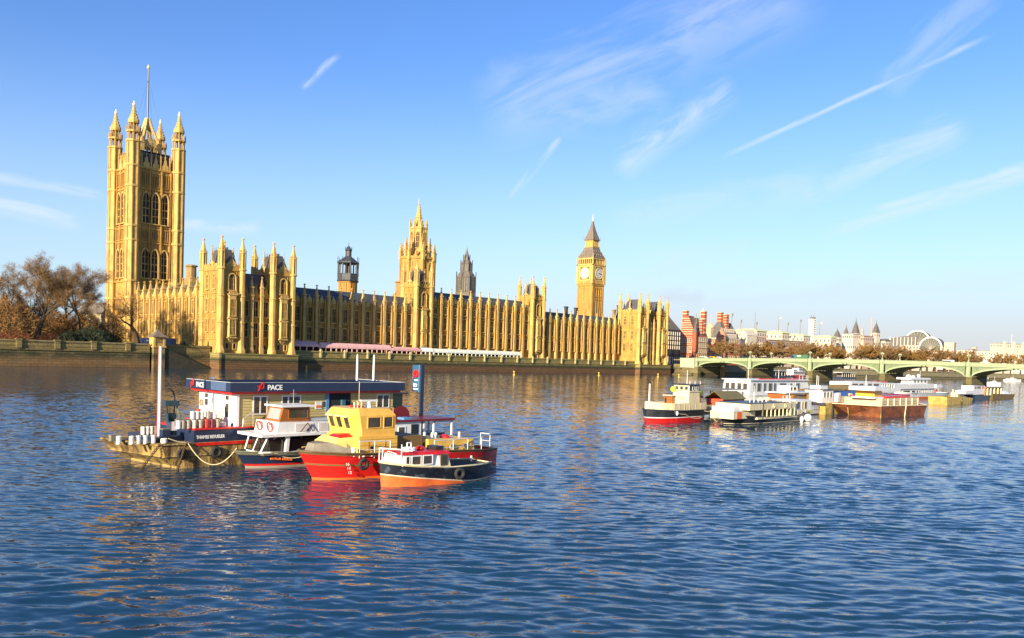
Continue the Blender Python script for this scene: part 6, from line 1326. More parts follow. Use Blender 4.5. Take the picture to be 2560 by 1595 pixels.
for x in (10.0,11.2,12.4):
    b=MB(); b.xf=Matrix.Translation((x,-1.58+.04*(x-10)/2,1.6))@Matrix.Rotation(HP,4,'X'); b.lathe(0,0,[(.2,-.02),(.2,.03),(.14,.04)],14,sq=(1.35,1)); o=b.part('porthole',P_CREAM,T); b=MB(); b.xf=Matrix.Translation((x,-1.62+.04*(x-10)/2,1.6))@Matrix.Rotation(HP,4,'X'); b.lathe(0,0,[(.13,0),(.13,.03)],14,sq=(1.35,1)); b.part('pane',BGL,o)
rail(T,[(9.2,-1.95,1.1),(11.0,-1.85,1.05),(12.6,-1.6,1.05),(14.2,-1.35,1.05),(15.9,-.5,1.1),(15.9,.5,1.1)],1.05)
b=MB(); b.ball((11.3,-.6,2.15),.38,8,6,.6); b.part('red_buoy',P_RED,T); b=MB()
for x,y,h in ((9.2,-.9,.5),(9.5,-.5,.7),(9.8,-1.0,.45),(12.6,-.7,.35),(10.4,-.7,.4)): b=MB(); b.lathe(x,y,[(.09,2.1),(.09,2.1+h),(.02,2.15+h)],8); b.part('deck_vent',P_WHT,T)
pass; bxp(T,'gear_box',GREY,8.7,9.3,-1.3,-.3,2.0,2.4)
Q=tag(put('tyre_fender',TY,None,(230.75,-111.15+14.1,.85),R(55)),'black tyre at the stern quarter of the red tug','tyre')
# ---- small dark workboat
T=thing('small_workboat','small dark blue workboat with orange bottom, red cabin roof and open after well','boat',(234.0,-108.6,0),HP)
hull(T,8.5,3.2,1.55,1.05,1.0,3.0,[('a',-.4),('l',.74,.12,0),('l',.81,.12,.07),('f',.93),('f',1)],[P_ORG,paint('cream_line',(.7,.6,.42),.5),paint('worn_dark_blue',(.010,.012,.018),.45,(.07,.09,.12),2.2,.8,thr=(.54,.66)),P_CREAM],rake=.25,stern=.55,sternlen=2.6,flare=.75,bul=.12)
b=MB(); b.rings([[(1.0,-.95,1.25),(3.7,-1.25,1.0),(3.7,1.25,1.0),(1.0,.95,1.25)],[(1.1,-.85,1.95),(3.6,-1.15,1.85),(3.6,1.15,1.85),(1.1,.85,1.95)]]); b.part('cabin',P_WHT,T)
for x,w in ((1.35,.22),(1.95,.6),(2.75,.62)): bwin(T,x,-1.0-(x-1.2)*.12,1.33,w,.48,R(-5.5))
b=MB(); b.rings([[(3.7,-1.3,.9),(4.6,-1.3,.9),(4.6,1.3,.9),(3.7,1.3,.9)],[(3.6,-1.2,1.88),(4.35,-1.2,1.88),(4.35,1.2,1.88),(3.6,1.2,1.88)]]); b.part('wheelhouse_back',P_CREAM,T)
o=MB(); o.box(3.72,4.25,-1.3,-1.24,1.15,1.78); o.part('side_window',BGL,T)
b=MB(); b.rings([[(.95,-.95,1.93),(3.6,-1.3,1.85),(4.6,-1.3,1.85),(4.6,1.3,1.85),(3.6,1.3,1.85),(.95,.95,1.93)],[(1.1,-.75,2.07),(3.6,-1.05,2.02),(4.5,-1.05,2.0),(4.5,1.05,2.0),(3.6,1.05,2.02),(1.1,.75,2.07)]]); b.part('cabin_roof',P_RED,T)
b=MB(); b.torus((2.0,-.3,2.12),(0,0,1),.38,.07,18,6); b.torus((2.0,-.3,2.22),(0,0,1),.36,.06,18,6); b.part('life_ring',P_WHT,T); b=MB(); b.path([(1.85,-.3,2.2),(1.85,-.3,2.55),(2.15,-.3,2.55),(2.15,-.3,2.2)],.045); b.part('roof_hoop',P_WHT,T)
b=MB(); b.ball((3.2,.1,2.12),.3,8,5,.5); b.part('red_cover',P_RED,T); bxp(T,'roof_engine_box',BLACK,3.9,4.5,-.6,.3,2.0,2.25)
b=MB(); b.path([(.12,-.15,1.5),(.15,-.15,2.3),(.9,-.75,2.25),(1.6,-1.1,2.15)],.04); b.path([(.12,.15,1.5),(.15,.15,2.3),(.9,.75,2.25)],.04); b.tube((.15,-.15,2.3),(.15,.15,2.3),.04); b.path([(.3,-.3,1.5),(.35,-.35,2.15),(.75,-.65,2.0),(.85,-.7,1.4)],.03); b.tube((1.0,-.85,1.35),(1.0,-.85,2.55),.035); b.part('bow_rail',P_WHT,T)
bxp(T,'well',mat('dark_well',(.012,.015,.015),.9),4.8,7.9,-1.2,1.2,.86,.95); b=MB(); b.path([(4.7,-1.48,1.0),(6.0,-1.45,.98),(7.4,-1.2,.97),(8.3,-.9,.97)],.08,5); b.path([(4.7,1.48,1.0),(6.0,1.45,.98),(7.4,1.2,.97),(8.3,.9,.97)],.08,5); b.part('well_coaming',paint('olive_coaming',(.22,.20,.08),.6),T); b=MB(); b.lathe(7.9,.4,[(.07,.95),(.07,1.3)],8); b.part('post',P_WHT,T)
Q=tag(put('tyre_fender',TY,None,(235.75,-108.6+4.9,.62),R(80)),'black tyre hanging amidships on the small dark workboat','tyre')

def mast(T,x,y,z,h,m=P_WHT,arm=.5,r=.04): b=MB(); b.tube((x,y,z),(x,y,z+h),r,6,r*.6); (b.tube((x-arm,y,z+h*.7),(x+arm,y,z+h*.7),r*.6) if arm else None); b.part('mast',m,T)
mast(LA,4.6,.5,4.15,1.0,STL,.25,.025); mast(LA,12.5,-.6,2.9,.9,P_WHT,0,.02)

# loose gear on the barge
def crate(lab,px,py,X,z,w,d,h,m): q=onX(px,py,X); Q=thing('deck_crate',lab,'crate',(X,q.y,z)); bxp(Q,'box',m,-d/2,d/2,-w/2,w/2,0,h); bxp(Q,'lid',GREY,-d/2-.02,d/2+.02,-w/2-.02,w/2+.02,h,h+.05)
crate('navy crate at the foot of the white mooring pole',412,1082,219.6,1.96,.5,.5,.5,P_NAVY); crate('small grey crate on the bow tip behind the lone drum',285,1086,217.5,1.63,.5,.4,.35,GREY)
b=MB(); b.torus((0,0,.08),(0,0,1),.3,.07,16,6); b.torus((0,0,.2),(0,0,1),.28,.07,16,6); q=onX(580,1062,220.2); Q=thing('hose_coil','blue grey hose coil on the barge deck beside the kiosk handrail','hose',(220.2,q.y+.3,2.56)); b.part('coil',paint('hose_blue',(.06,.09,.16),.5),Q)
for px,lab in ((455,'black tyre hanging on the barge side left of the rope loop'),(540,'black tyre hanging on the barge side inside the rope loop')):
    q=onX(px,1130,221.05); tag(put('tyre_fender',TY,None,(221.12,q.y,.95),HP),lab,'tyre')
# ------------------------------------------------------------------ boats moored on the right, set out from their near sides
class Boat:
    def __init__(s,name,label,X0,Y0,cat='boat'): s.T=thing(name,label,cat,(X0,Y0,0),HP); s.X0=X0; s.Y0=Y0
    def pt(s,px,py,X): p=onX(px,py,X); return p.y-s.Y0,-(p.x-s.X0),p.z
    def b(s,nm,m,X,dep,x0,yt,x1,yb,par=None):
        a=onX(x0,yt,X);c=onX(x0,yb,X);d=onX(x1,yt,X); m_=MB(); y=-(X-s.X0); m_.box(a.y-s.Y0,d.y-s.Y0,y,y+dep,c.z,a.z); return m_.part(nm,m,par or s.T)
    def wins(s,X,lst,yt,yb,fr=P_WHT,t=.05,x_ref=None):
        for x0,x1 in lst:
            a=onX(x0,yt,X);d=onX(x1,yt,X);z1=onX(x0,yt,X).z;z0=onX(x0,yb,X).z
            bwin(s.T,(a.y+d.y)/2-s.Y0,-(X-s.X0)-.005,z0,round(max(.08,d.y-a.y),2),round(z1-z0,2),fr=fr,t=t)
    def swins(s,Y,X0,n,w,h,z,gap,fr=P_WHT):
        for k in range(n): bwin(s.T,Y-s.Y0,-(X0-s.X0)+gap*(k+.5),z,w,h,-HP,fr=fr)
# A cream tug
B=Boat('cream_tug','black and red hulled tug with a high cream wheelhouse',213.0,-50.2); T=B.T
hull(T,12.8,4.4,1.75,1.55,1.5,3.2,[('a',-.4),('a',.62),('a',.74),('f',1)],[P_RED,P_WHT,P_BLK],rake=.25,stern=.5,sternlen=3,bul=.1)
b=MB(); xs=[(.7,.5),(1.8,1.5),(3.5,2.05),(11.5,2.05),(12.6,1.2)]
for sd in (-1,1): b.rings([[(x,sd*y,1.6),(x,sd*(y-.06),1.6),(x,sd*(y-.06),2.65-.05*min(x,6)/2),(x,sd*y,2.65-.05*min(x,6)/2)] for x,y in xs])
b.box(.65,.75,-.55,.55,1.6,2.7); b.box(12.5,12.6,-1.2,1.2,1.6,2.3); b.part('bulwark',P_CREAM,T)
b=MB()
for x in (4.6,5.9,7.2,8.6,10): b.box(x,x+.06,-2.09,-2.05,1.6,2.5)
b.part('bulwark_seams',paint('seam_tan',(.45,.32,.15),.6),T); b=MB(); b.lathe(.95,.2,[(.13,2.4),(.11,4.9),(.14,5.0)],8); b.part('bow_post',paint('pinkish_post',(.75,.6,.52),.5),T)
b=MB(); b.box(8.2,10.9,-1.25,1.25,1.7,4.0); b.part('wheelhouse',P_CREAM,T); b=MB(); b.box(8.1,11.0,-1.35,1.35,3.95,4.05); b.box(8.3,10.8,-1.2,1.2,4.05,4.85); b.part('bridge_window_band',P_CREAM,T); bxp(T,'wheelhouse_roof',BLACK,8.1,11.1,-1.4,1.4,4.85,4.98); bxp(T,'dark_side',P_BLK,8.31,10.81,-1.22,-1.2,4.1,4.85)
for x in (9.3,10.2): bwin(T,x,-1.22,4.2,.45,.5)
for y in (-.75,0,.75): bwin(T,8.3,y,4.2,.45,.45,-HP,fr=P_CREAM)
for y in (-.55,.0,.55): b=MB(); b.torus((8.17,y,3.05),(1,0,0),.2 if y==0 else .12,.04,12,5); b.part('life_ring' if y==0 else 'porthole',P_CREAM if y else paint('ring_tan',(.55,.33,.12),.5),T)
bxp(T,'brown_skirt',P_MAR,8.1,8.2,-1.3,1.3,1.7,1.95); bxp(T,'side_shelter',P_BRN,7.4,8.2,.9,2.0,1.7,3.3); bxp(T,'shelter_roof',P_CREAM,7.1,8.4,.7,2.2,3.3,3.42)
b=MB(); b.ball((8.1,1.2,4.2),.4,8,6); b.part('green_yellow_float',paint('lime_yellow',(.62,.66,.05),.5),T)
bxp(T,'after_shelter',P_BRN,10.9,11.3,-1.3,1.2,1.7,3.2); Q=MB(); Q.box(11.6,13.0,-.9,1.2,1.6,2.9)
b=MB(); b.xf=Matrix.Translation((12.9,.3,3.75))@Matrix.Rotation(HP,4,'Y'); b.lathe(0,0,[(.1,-.95),(.5,-.8),(.56,0),(.5,.8),(.1,.95)],14); b.part('life_raft',paint('raft_yellow',(.78,.72,.06),.45),T); bxp(T,'raft_cradle',BLACK,11.2,13.2,-.5,1.2,3.0,3.3); b=MB()
for x,y in ((11.3,-1.1),(11.3,1.2),(12.4,-.4),(12.4,1.2)): b.tube((x,y,1.4),(x,y,3.1),.05)
b.part('cradle_leg',BLACK,T)
b=MB(); b.ball((3.9,-2.2,1.25),.17,8,6,1.8); b.part('fender',P_WHT,T); rope('pale rope drooping along the cream tug side',[(215.15,-47.0,1.6),(215.35,-44.5,1.1),(215.2,-40.2,.55)],[.15,.35],.035)
mast(T,9.6,0,4.98,1.9); rail(T,[(8.2,-1.3,4.98),(9.5,-1.3,4.98),(10.9,-1.3,4.98)],.45)
# mooring stage with shed and awning
B=Boat('mooring_stage','old timber mooring stage between the cream tug and the white passenger boat',212.5,-37.0,'stage'); T=B.T
bxp(T,'platform',P_BUFF,-1.5,14,-1.8,3,.75,1.1); b=MB()
for x in (-1,1,2.4,6,10,13.5):
    for y in (-1.6,2.8): b.lathe(x,y,[(.16,-1),(.14,.8)],7)
b.part('pile',paint('weedy_timber',(.25,.2,.06),.8),T); bxp(T,'grey_store',paint('cream_store',(.5,.45,.25),.6),-1.2,2.6,-1.2,1.6,1.1,2.0)
b=MB()
for x in (-1.2,4,9,13.6): b.lathe(x,.2,[(.08,1.1),(.08,4.0)],6); b.lathe(x,2.7,[(.08,1.1),(.08,4.0)],6)
b.part('awning_post',BLACK,T); bxp(T,'awning',paint('grey_awning',(.25,.22,.17),.7),-1.8,14.2,-.2,3,4.0,4.14)
S=thing('red_shed','small red plank shed with an olive pitched roof on the mooring stage','shed',(213.2,-33.4,1.1),HP); bxp(S,'wall',paint('shed_red',(.52,.06,.02),.6),0,6.4,-1.3,1.3,0,1.75); b=MB(); b.poly([(6.41,-1.3,1.75),(6.41,1.3,1.75),(6.41,0,2.65)],(.02,0,0)); b.poly([(-.2,-1.5,1.68),(6.6,-1.5,1.68),(6.6,0,2.75),(-.2,0,2.75)],(0,.03,.1)); b.poly([(-.2,1.5,1.68),(6.6,1.5,1.68),(6.6,0,2.75),(-.2,0,2.75)],(0,.03,.1)); b.part('roof',paint('olive_felt',(.16,.13,.05),.8),S); bxp(S,'door',P_RED,6.4,6.44,-.6,.6,0,1.6); bxp(S,'plinth',P_WHT,-.1,6.5,-1.4,1.35,-.02,.25)
# B low passenger boat in front
B=Boat('passenger_boat','low cream passenger boat with an open saloon and an orange striped bow board',219.6,-42.6); T=B.T
hull(T,24.5,5.2,1.35,.8,1.45,5.5,[('a',-.3),('a',.12),('a',.2),('f',1)],[P_BLK,P_CREAM,P_BLK],rake=.6,stern=.35,sternlen=6,bul=.05)
q=bxp(T,'bow_board',P_CREAM,-.5,5.2,-1.95,-1.85,.85,1.75) ; bxp(q,'orange_stripe',P_ORG,.3,1.5,-1.97,-1.95,.87,1.75); bxp(T,'front_board',P_CREAM,-.55,-.45,-1.95,1.4,.85,1.75); bxp(T,'fore_cover',P_WHT,.2,4.2,-1.5,1.6,1.75,2.35)
bxp(T,'saloon_sill',P_CREAM,4.6,16.5,-2.62,2.4,.7,.98); bxp(T,'roof_board',P_CREAM,2.5,14.6,-2.6,2.4,1.95,2.75); bxp(T,'front_post',P_BLK,6.0,6.12,-2.66,-2.58,.7,2.9)
bxp(T,'saloon_inside',mat('saloon_dark',(.02,.02,.018),.7),5.0,16,-1.9,2.2,.7,1.95)
b=MB()
for k in range(9): x=6.2+k*1.2; b.box(x-.1,x+.1,-2.62,-2.5,.95,1.98)
b.part('window_post',P_CREAM,T); rail(T,[(2.7,-2.3,2.75),(6,-2.3,2.75),(9,-2.3,2.75),(12,-2.3,2.75)],.35,BLACK,.03,False); bxp(T,'top_deck',P_BLK,2.8,14.4,-2.3,2.2,2.75,2.85)
b=MB()
for x in (9.1,12.6): b.torus((x,-2.68,2.35),(0,1,0),.26,.06,14,6)
b.part('life_ring',P_CREAM,T); b=MB(); 
for x in (5.8,7,8.2,9.4,10.6): b.lathe(x,-.8,[(.09,2.85),(.09,3.2)],6)
b.part('deck_stanchion',P_WHT,T)
bxp(T,'ladder_house',P_CREAM,14.7,16.4,-2.4,1.5,.9,2.9); bxp(T,'gate_opening',BLACK,15.0,15.8,-2.43,-2.38,1.0,1.9); bxp(T,'stern_cabin',P_WHT,17.2,22.6,-2.0,1.8,1.2,3.0)
for x,w in ((18.2,1.0),(19.6,.45),(20.6,.8)): bwin(T,x,-2.02,1.75,w,1.0,fr=P_CREAM)
bxp(T,'stern_panel',P_CREAM,17.3,19.0,-2.3,-2.2,.7,1.6); bxp(T,'stern_board',paint('tan_board',(.55,.47,.2),.6),20.6,23.2,-2.05,-1.95,.95,1.55)
for x,r,sz,nm in ((17.6,.28,1.6,'fender'),(19.6,.55,1.05,'round_fender')):
    b=MB(); b.smooth=True; b.ball((x,-2.85,.35 if nm=='fender' else .5),r,12,8,sz); b.part(nm,P_WHT,T)
b=MB(); b.ball((11.5,.5,3.1),.5,10,6,.6); b.ball((13.0,.3,3.1),.6,10,6,.55); b.part('deck_raft',P_CREAM,T)
rail(T,[(x,-2.45,2.85) for x in (12.2,13.4,14.5)],.9); mast(T,8.5,0,2.85,2.2); mast(T,19.5,0,3.0,2.4)
# D white launch with wooden wheelhouse behind it
B=Boat('wooden_cabin_launch','white bowed launch with a varnished wooden wheelhouse, just behind the passenger boat',214.6,-22.8); T=B.T
hull(T,20,4.2,2.6,1.7,1.3,5,[('a',-.3),('a',.2),('f',.55),('f',.6),('f',1)],[P_BLK,P_WHT,P_BLK,P_WHT],rake=.8,stern=.6,sternlen=5)
for x in (1.6,4.0): b=MB(); b.torus((x,-1.05-.25*x,2.15-x*.03),(.3,1,0),.33,.06,16,6); b.part('life_ring',paint('ring_orange_white',(.7,.25,.08),.5,(.8,.75,.65),2.5,1,thr=(.5,.56)),T)
bxp(T,'wheelhouse',P_BRN,6.0,14.5,-1.5,1.5,1.6,3.6); bxp(T,'wheelhouse_roof',P_WHT,5.5,15,-1.7,1.7,3.6,3.75); bxp(T,'dark_glass',BGL,9.6,13.3,-1.53,-1.49,2.3,3.5)
for x in (7.0,8.4,14.0): bxp(T,'wooden_post',paint('orange_wood',(.62,.28,.03),.4),x-.3,x+.3,-1.54,-1.5,2.1,3.5)
bwin(T,6.35,-1.5,2.5,.4,.8); bxp(T,'top_house',P_WHT,8.2,11.5,-.9,.9,3.75,4.75); bwin(T,9.2,-.9,4.0,.7,.5); bwin(T,10.4,-.9,4.0,.9,.5); b=MB(); b.tube((12.5,0,3.75),(12.5,0,5.2),.05); b.tube((11.9,0,5.0),(13.1,0,5.0),.05); b.part('mast',P_WHT,T)
# C big white passenger vessel behind
B=Boat('white_cruiser','big white passenger cruiser with slanted front windows, behind the red shed',202.5,-12.0); T=B.T
hull(T,34,6.2,2.9,2.3,2.2,7,[('a',-.3),('a',.5),('f',1)],[P_BLK,P_WHT],rake=1.2,stern=.8)
b=MB(); b.rings([[(4.5,-2.6,2.4),(30,-2.6,2.2),(30,2.6,2.2),(4.5,2.6,2.4)],[(5.1,-2.5,5.2),(28,-2.5,5.0),(28,2.5,5.0),(5.1,2.5,5.2)]]); b.part('saloon',P_WHT,T); bxp(T,'saloon_roof',P_WHT,4.6,28.5,-2.8,2.8,5.15,5.3); bxp(T,'red_roof_strip',P_RED,8.5,24,-2.5,-2.2,5.3,5.5)
for x,w in ((6.3,.6),(8.1,1.3),(10.3,.9),(12.4,1.3),(14.2,.8),(17.4,2.6),(20.6,1.0),(23.4,2.2)): bwin(T,x,-2.6,3.3,w,1.3,fr=paint('window_grey',(.3,.33,.36),.4))
for y in (-1.7,-.6,.6,1.7): bwin(T,4.75,y,3.5,.8,1.1,-HP)
bxp(T,'fore_deck_house',P_WHT,1.6,4.6,-2.2,2.2,2.4,3.1); rail(T,[(.4,-.6,2.9),(1.6,-1.6,2.85)],.8)
rail(T,[(x,-2.5,5.3) for x in (24.5,26,27.5,28.3)],.8); mast(T,9,0,5.3,2.6); mast(T,22,.5,5.3,1.8)
rail(T,[(28.6,-2.6,2.3),(30,-2.55,2.3),(31.5,-2.5,2.3),(33.5,-2.2,2.3)],1.0)
# E yellow lighter with a small white cabin
B=Boat('yellow_lighter','rusty yellow lighter with a white windowed cabin and a red buoy',214.6,-4.4); T=B.T
b=MB(); b.rings([[(.8,-2.4,-.3),(20,-2.4,-.3),(20,2.4,-.3),(.8,2.4,-.3)],[(0,-2.6,1.8),(20,-2.6,1.6),(20,2.6,1.6),(0,2.6,1.8)]]); b.part('hull',paint('yellow_stained_steel',(.60,.42,.10),.65,(.30,.18,.05),.9,.8,bump=.25),T); b=MB(); b.box(2.9,3.1,-2.75,-2.55,-.2,1.95); b.path([(3.0,-2.66,1.6),(6,-2.55,.1)],.12,4); b.part('rubbing_band',P_BLK,T); bxp(T,'bow_band',P_BLK,-.2,0,-2.65,2.65,1.5,1.95)
bxp(T,'cabin',P_WHT,-1+3,6.6,-1.2,1.8,1.7,4.0)
for x in (3.0,4.3,5.6): bwin(T,x,-1.2,2.75,.75,.85)
bxp(T,'cabin_roof',BLACK,1.7,6.9,-1.4,2,4.0,4.1); bxp(T,'roof_boat',P_WHT,1.8,4.8,-.9,.9,4.1,4.7); b=MB(); b.rings([[(7.6,-1.6,1.7),(8.9,-1.6,1.7),(8.9,.3,1.7),(7.6,.3,1.7)],[(7.7,-1.6,3.3),(8.8,-1.6,3.5),(8.8,.3,3.5),(7.7,.3,3.3)]]); b.part('white_locker',P_WHT,T); b=MB(); b.ball((10.6,-1.6,2.3),.6,10,8); b.part('red_buoy',P_RED,T); rail(T,[(7.4,-.2,1.7),(7.4,-.2,3.6),(11.6,-.2,3.6),(11.6,-.2,1.7)],.01,BLACK,.08,False,'gantry'); bxp(T,'machinery',GREY,9,11.3,-.9,1,1.7,3.0)
b=MB(); b.lathe(13.6,-1.4,[(.3,1.6),(.3,3.0),(.4,3.1),(.4,3.3)],8); b.lathe(14.6,-1.2,[(.25,1.6),(.25,2.6)],8); b.part('bollard',P_CREAM,T)
mast(T,4.5,.6,4.1,2.2); rail(T,[(12,-2.3,1.65),(14,-2.3,1.65),(16,-2.3,1.65),(18,-2.3,1.65)],.9,STL)
# F blue barge behind
B=Boat('blue_barge','long bright blue barge with a buff deck edge, behind the yellow lighter',205.5,10.0); T=B.T
b=MB(); b.rings([[(1,-2.5,-.3),(34,-2.5,-.3),(34,2.5,-.3),(1,2.5,-.3)],[(0,-2.6,3.3),(34,-2.6,3.3),(34,2.6,3.3),(0,2.6,3.3)]]); b.part('hull',paint('cobalt_blue',(.05,.14,.48),.4,(.035,.10,.36)),T); bxp(T,'deck_edge',P_BUFF,-.2,34.2,-2.75,2.75,3.3,3.55); bxp(T,'deck_cargo',paint('dark_cargo',(.10,.07,.03),.8),20,29,-2,2,3.55,4.3); b=MB(); b.tube((7,-1,3.5),(7,-1,6.2),.06); b.part('staff',P_WHT,T)
# G rusty barge, in front
T=thing('rusty_barge','big rust brown barge with cream hold boards','barge',(221.3,-2.6,0),HP)
top=[(1.2,-3.8),(19.6,-5.2),(21.2,-3.4),(21.2,3.6),(3.2,5.6),(.4,3.8)]; low=[(1.6,-3.6),(18.8,-5.0),(20.2,-3),(20.2,3),(4.2,4.6),(2.6,1.6)]
b=MB(); b.rings([[(x,y,-.4) for x,y in low],[(x,y,0) for x,y in low],[(x,y,1.9 if i!=1 else 1.75) for i,(x,y) in enumerate(top)]]); b.part('hull',P_RUST,T)
b=MB(); b.path([(x,y,1.9 if i!=1 else 1.75) for i,(x,y) in enumerate(top)]+[(*top[0],1.9)],.09,5); b.part('deck_edge',P_CREAM,T); b=MB(); b.add([(x,y,1.75) for x,y in top],[tuple(range(6))]); b.part('deck',paint('pale_deck',(.5,.42,.28),.7),T)
hb_=[(2.6,-3.2),(17.6,-4.4),(18.4,-3),(18.4,3),(5,4.2),(2.9,2.8)]
b=MB(); b.rings([[(x,y,1.75) for x,y in hb_],[(x,y,3.0) for x,y in hb_]]); HB=b.part('hold_boards',paint('buff_hold',(.52,.42,.26),.65,(.42,.33,.19)),T)
HPM=MB(); HPM.box(-.12,.12,-.14,0,0,1.3); HPM=HPM.mesh('hold_post',P_CREAM)
for k in range(7): t=k/6.2; put('hold_post',HPM,HB,(2.75+14.6*t,-3.25-1.2*t,1.75))
b=MB()
for z in (2.1,2.5): b.path([(2.6,-3.24,z),(17.6,-4.44,z)],.03,4)
b.part('hold_rail',GREY,HB); bxp(T,'red_cover',P_RED,5.6,17.0,-3.0,3,3.0,3.35); bxp(T,'wheelhouse_base',P_WHT,1.6,6.4,-2.6,1.2,3.0,3.25); b=MB(); b.rings([[(2.2,-2.3,3.25),(5.8,-2.3,3.25),(5.8,.8,3.25),(2.2,.8,3.25)],[(2.3,-2.2,4.3),(5.7,-2.2,4.3),(5.7,.7,4.3),(2.3,.7,4.3)]]); b.part('wheelhouse',paint('amber_wheelhouse',(.66,.33,.03),.4),T); bxp(T,'wheelhouse_roof',P_WHT,.6,7.4,-2.9,1.3,4.3,4.95)
bxp(T,'hull_post',P_BUFF,1.1,1.3,-3.9,-3.75,-.3,1.9); b=MB(); b.path([(1.2,1.6,1.7),(1.8,1.5,-.4)],.1,4); b.path([(1.6,.2,-.3),(1.2,-.8,.3)],.08,4); b.part('bow_chain',P_BUFF,T); b=MB(); b.tube((10.5,-4.6,1.8),(10.6,-4.4,-.3),.09,5); b.part('drain_pipe',P_CREAM,T)
mast(T,4.5,0,4.95,1.8); rail(T,[(18.2,-3.2,1.8),(20.8,-3.0,1.8),(20.8,3,1.8)],.9,STL)
# H white houseboat cruiser behind the rusty barge
B=Boat('square_cruiser','square white cruiser with small windows and a dark blue hull, behind the rusty barge',205.5,38.0); T=B.T
hull(T,30,5,2.6,2.2,2.0,5,[('a',-.3),('f',.7),('f',1)],[paint('deep_blue',(.015,.03,.10),.4),P_RED],rake=1,stern=.8)
B.b('cabin',P_WHT,205.0,4.6,2128,955,2203,978); B.wins(205.02,[(2131,2144),(2149,2158),(2170,2179),(2184,2197)],960,968.5,paint('brown_frame',(.4,.2,.1),.5),.08)
B.b('awning',P_WHT,205.0,4.6,2203,957.5,2238,960.5); B.b('dark_saloon',BGL,204.6,3.5,2204,961,2236,971); B.b('red_roof_rack',P_RED,203.5,.5,2187,953.5,2220,956)
for x in (2206,2212,2218,2224,2230,2236): B.b('awning_post',P_WHT,205.0,.15,x,960,x+1.6,971)
B.b('lower_house',P_WHT,205.3,4.5,2180,971,2252,981); B.b('roof_flange',P_WHT,205.2,4,2180,978,2236,984)
# I white cruiser further right
B=Boat('twin_deck_cruiser','white cruiser with a small bridge and dome on its long roof',196.5,90.0); T=B.T
hull(T,40,6,1.9,1.4,1.4,7,[('a',-.3),('a',.5),('f',1)],[P_ORG,P_WHT],rake=1.2,stern=.8)
B.b('upper_deck',P_WHT,195.4,5.4,2237,960.5,2336,973); B.b('lower_saloon',P_WHT,195.0,5,2240,973,2336,992)
B.wins(195.02,[(2240,2253),(2258,2275),(2279,2288),(2291,2295),(2298,2301)],977,986,P_WHT,.15); B.wins(195.02,[(2307+k*4.6,2309.6+k*4.6) for k in range(6)],977,986,P_WHT,.1)
B.b('bridge',P_WHT,194,3.2,2282,949,2319,960.5); B.wins(194.02,[(2285,2290),(2293,2298),(2301.5,2306.5),(2310,2316)],950.5,956,P_WHT,.1); B.b('bridge_roof',P_WHT,194.3,4,2278,944.5,2327,949)
for x,y,r in ((2271,942.5,.75),(2283,943,.6),(2296,939.5,.45)):
    q=B.pt(x,y,193); b=MB(); b.smooth=True; b.ball(q,r,12,8); b.lathe(q[0],q[1],[(r*.35,q[2]-2.4),(r*.35,q[2]-r*.5)],8); b.part('radar_dome',P_WHT,T)
B.b('stern_house',P_WHT,195,4,2335,969,2348,992); B.b('red_locker',P_RED,195.3,.2,2340,973,2344,989); B.b('white_cover',P_WHT,194,2,2342,962,2356,969)
q=B.pt(2300,945,193.5); mast(T,q[0],q[1],q[2],2.4); q=B.pt(2255,960,194); rail(T,[(q[0]+i*2,q[1],q[2]) for i in range(5)],.8)
# J yellow pontoon
B=Boat('yellow_pontoon','weathered yellow steel pontoon with mooring gear, right of the rusty barge',213.4,68.0); T=B.T
b=MB(); b.rings([[(1,-2.0,-.3),(14,-2.0,-.3),(21.5,-1.8,-.3),(21.5,2,-.3),(14,2,-.3),(1,2,-.3)],[(0,-2.1,1.9),(14,-2.1,1.65),(22.5,-1.9,1.3),(22.5,2,1.3),(14,2,1.65),(0,2,1.9)]]); b.part('hull',MATS['paint_yellow_stained_steel'],T)
b=MB(); b.torus((11.5,-2.2,.9),(0,1,0),.5,.18,12,6)
for x in (12.8,13.6,14.5,15.6,17,18.4): b.box(x,x+.25,-2.25,-2.05,0,1.5)
b.part('fender_timbers',paint('olive_timber',(.14,.11,.04),.8),T); b=MB()
for x,h in ((8.2,1.2),(9.2,1.8),(10.2,1.1),(11,.9),(12.5,.9)): b.lathe(x,-.8,[(.2,1.6),(.16,1.6+h),(.24,1.7+h)],7)
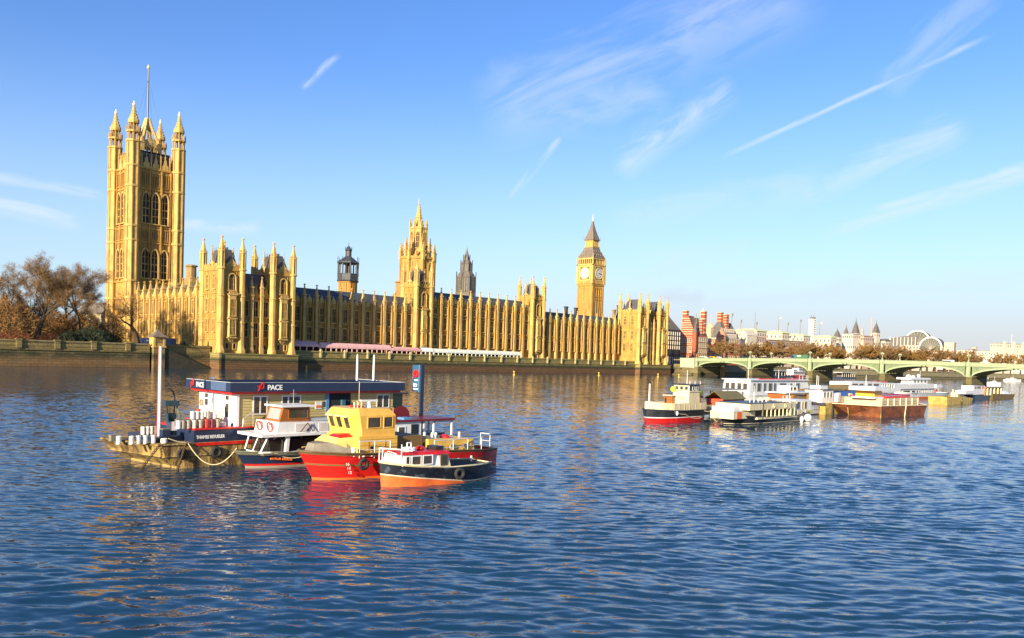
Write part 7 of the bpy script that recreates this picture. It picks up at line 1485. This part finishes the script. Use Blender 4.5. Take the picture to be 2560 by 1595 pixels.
b.path([(9,-.8,3.3),(12.6,-.8,3.3),(12.6,-.8,1.7)],.1,4); b.part('mooring_gear',P_CREAM,T); b=MB(); b.rings([[(12.8,-1.5,1.4),(21,-1.3,1.3),(21,1.3,1.3),(12.8,1.5,1.4)],[(14,-.9,2.3),(18.5,-.8,1.9),(18.5,.8,1.9),(14,.9,2.5)]]); b.part('cargo_heap',paint('olive_heap',(.20,.16,.06),.8),T)
B=Boat('brown_workboat','brown hulled workboat with a white wheelhouse, farthest right of the moored group',209.0,128.0); T=B.T
b=MB(); b.rings([[(1.5,-1.6,-.3),(24,-1.9,-.3),(24,1.9,-.3),(1.5,1.6,-.3)],[(0,-1.9,1.75),(26,-2.1,1.3),(26,2.1,1.3),(0,1.9,1.75)]]); b.part('hull',paint('brown_hull',(.22,.14,.05),.7,(.12,.075,.03)),T)
B.b('wheelhouse',P_WHT,210.2,3,2434,965,2463,987); B.wins(210.22,[(2437,2441),(2443,2452),(2455.5,2459)],966.5,970.5,paint('brown_frame',(0,0,0)),.1); B.b('fore_cover',P_WHT,210.4,2.6,2415,976,2434,985); B.b('machinery_house',P_BUFF,210.2,2.6,2467,970,2505,988); B.b('machinery_roof',GREY,210.5,3.2,2465,968.5,2508,971); B.b('red_post',P_ORG,210.6,.3,2464,968,2467,988)
for x in (2470,2478,2487,2496,2504): B.b('exhaust_post',P_CREAM,210.6,.3,x,970,x+1.8,988)
b=MB(); b.rings([[(14.5,-1.5,1.4),(23,-1.5,1.3),(23,1.5,1.3),(14.5,1.5,1.4)],[(17,-.8,2.2),(20.5,-.8,2.2),(20.5,.8,2.2),(17,.8,2.2)]]); b.part('sheeted_cargo',P_WHT,T)
L2=Boat('dark_lighter','low dark blue lighter lying between the yellow pontoon and the brown workboat',208.5,112.0); b=MB(); b.rings([[(1,-1.6,-.3),(15.5,-1.6,-.3),(15.5,1.6,-.3),(1,1.6,-.3)],[(0,-1.8,1.5),(16,-1.8,1.3),(16,1.8,1.3),(0,1.8,1.5)]]); b.part('hull',P_NAVY,L2.T); bxp(L2.T,'hatch',GREY,2,14,-1.2,1.2,1.4,1.7)
rope('pale rope from the cream tug stern to the passenger boat bow',[(213.5,-37.6,1.7),(217.8,-42.2,1.7)],[.3],.04); rope('slack mooring line from the timber stage into the water',[(214.2,-36,.9),(219,-41.5,.3)],[.5],.04)
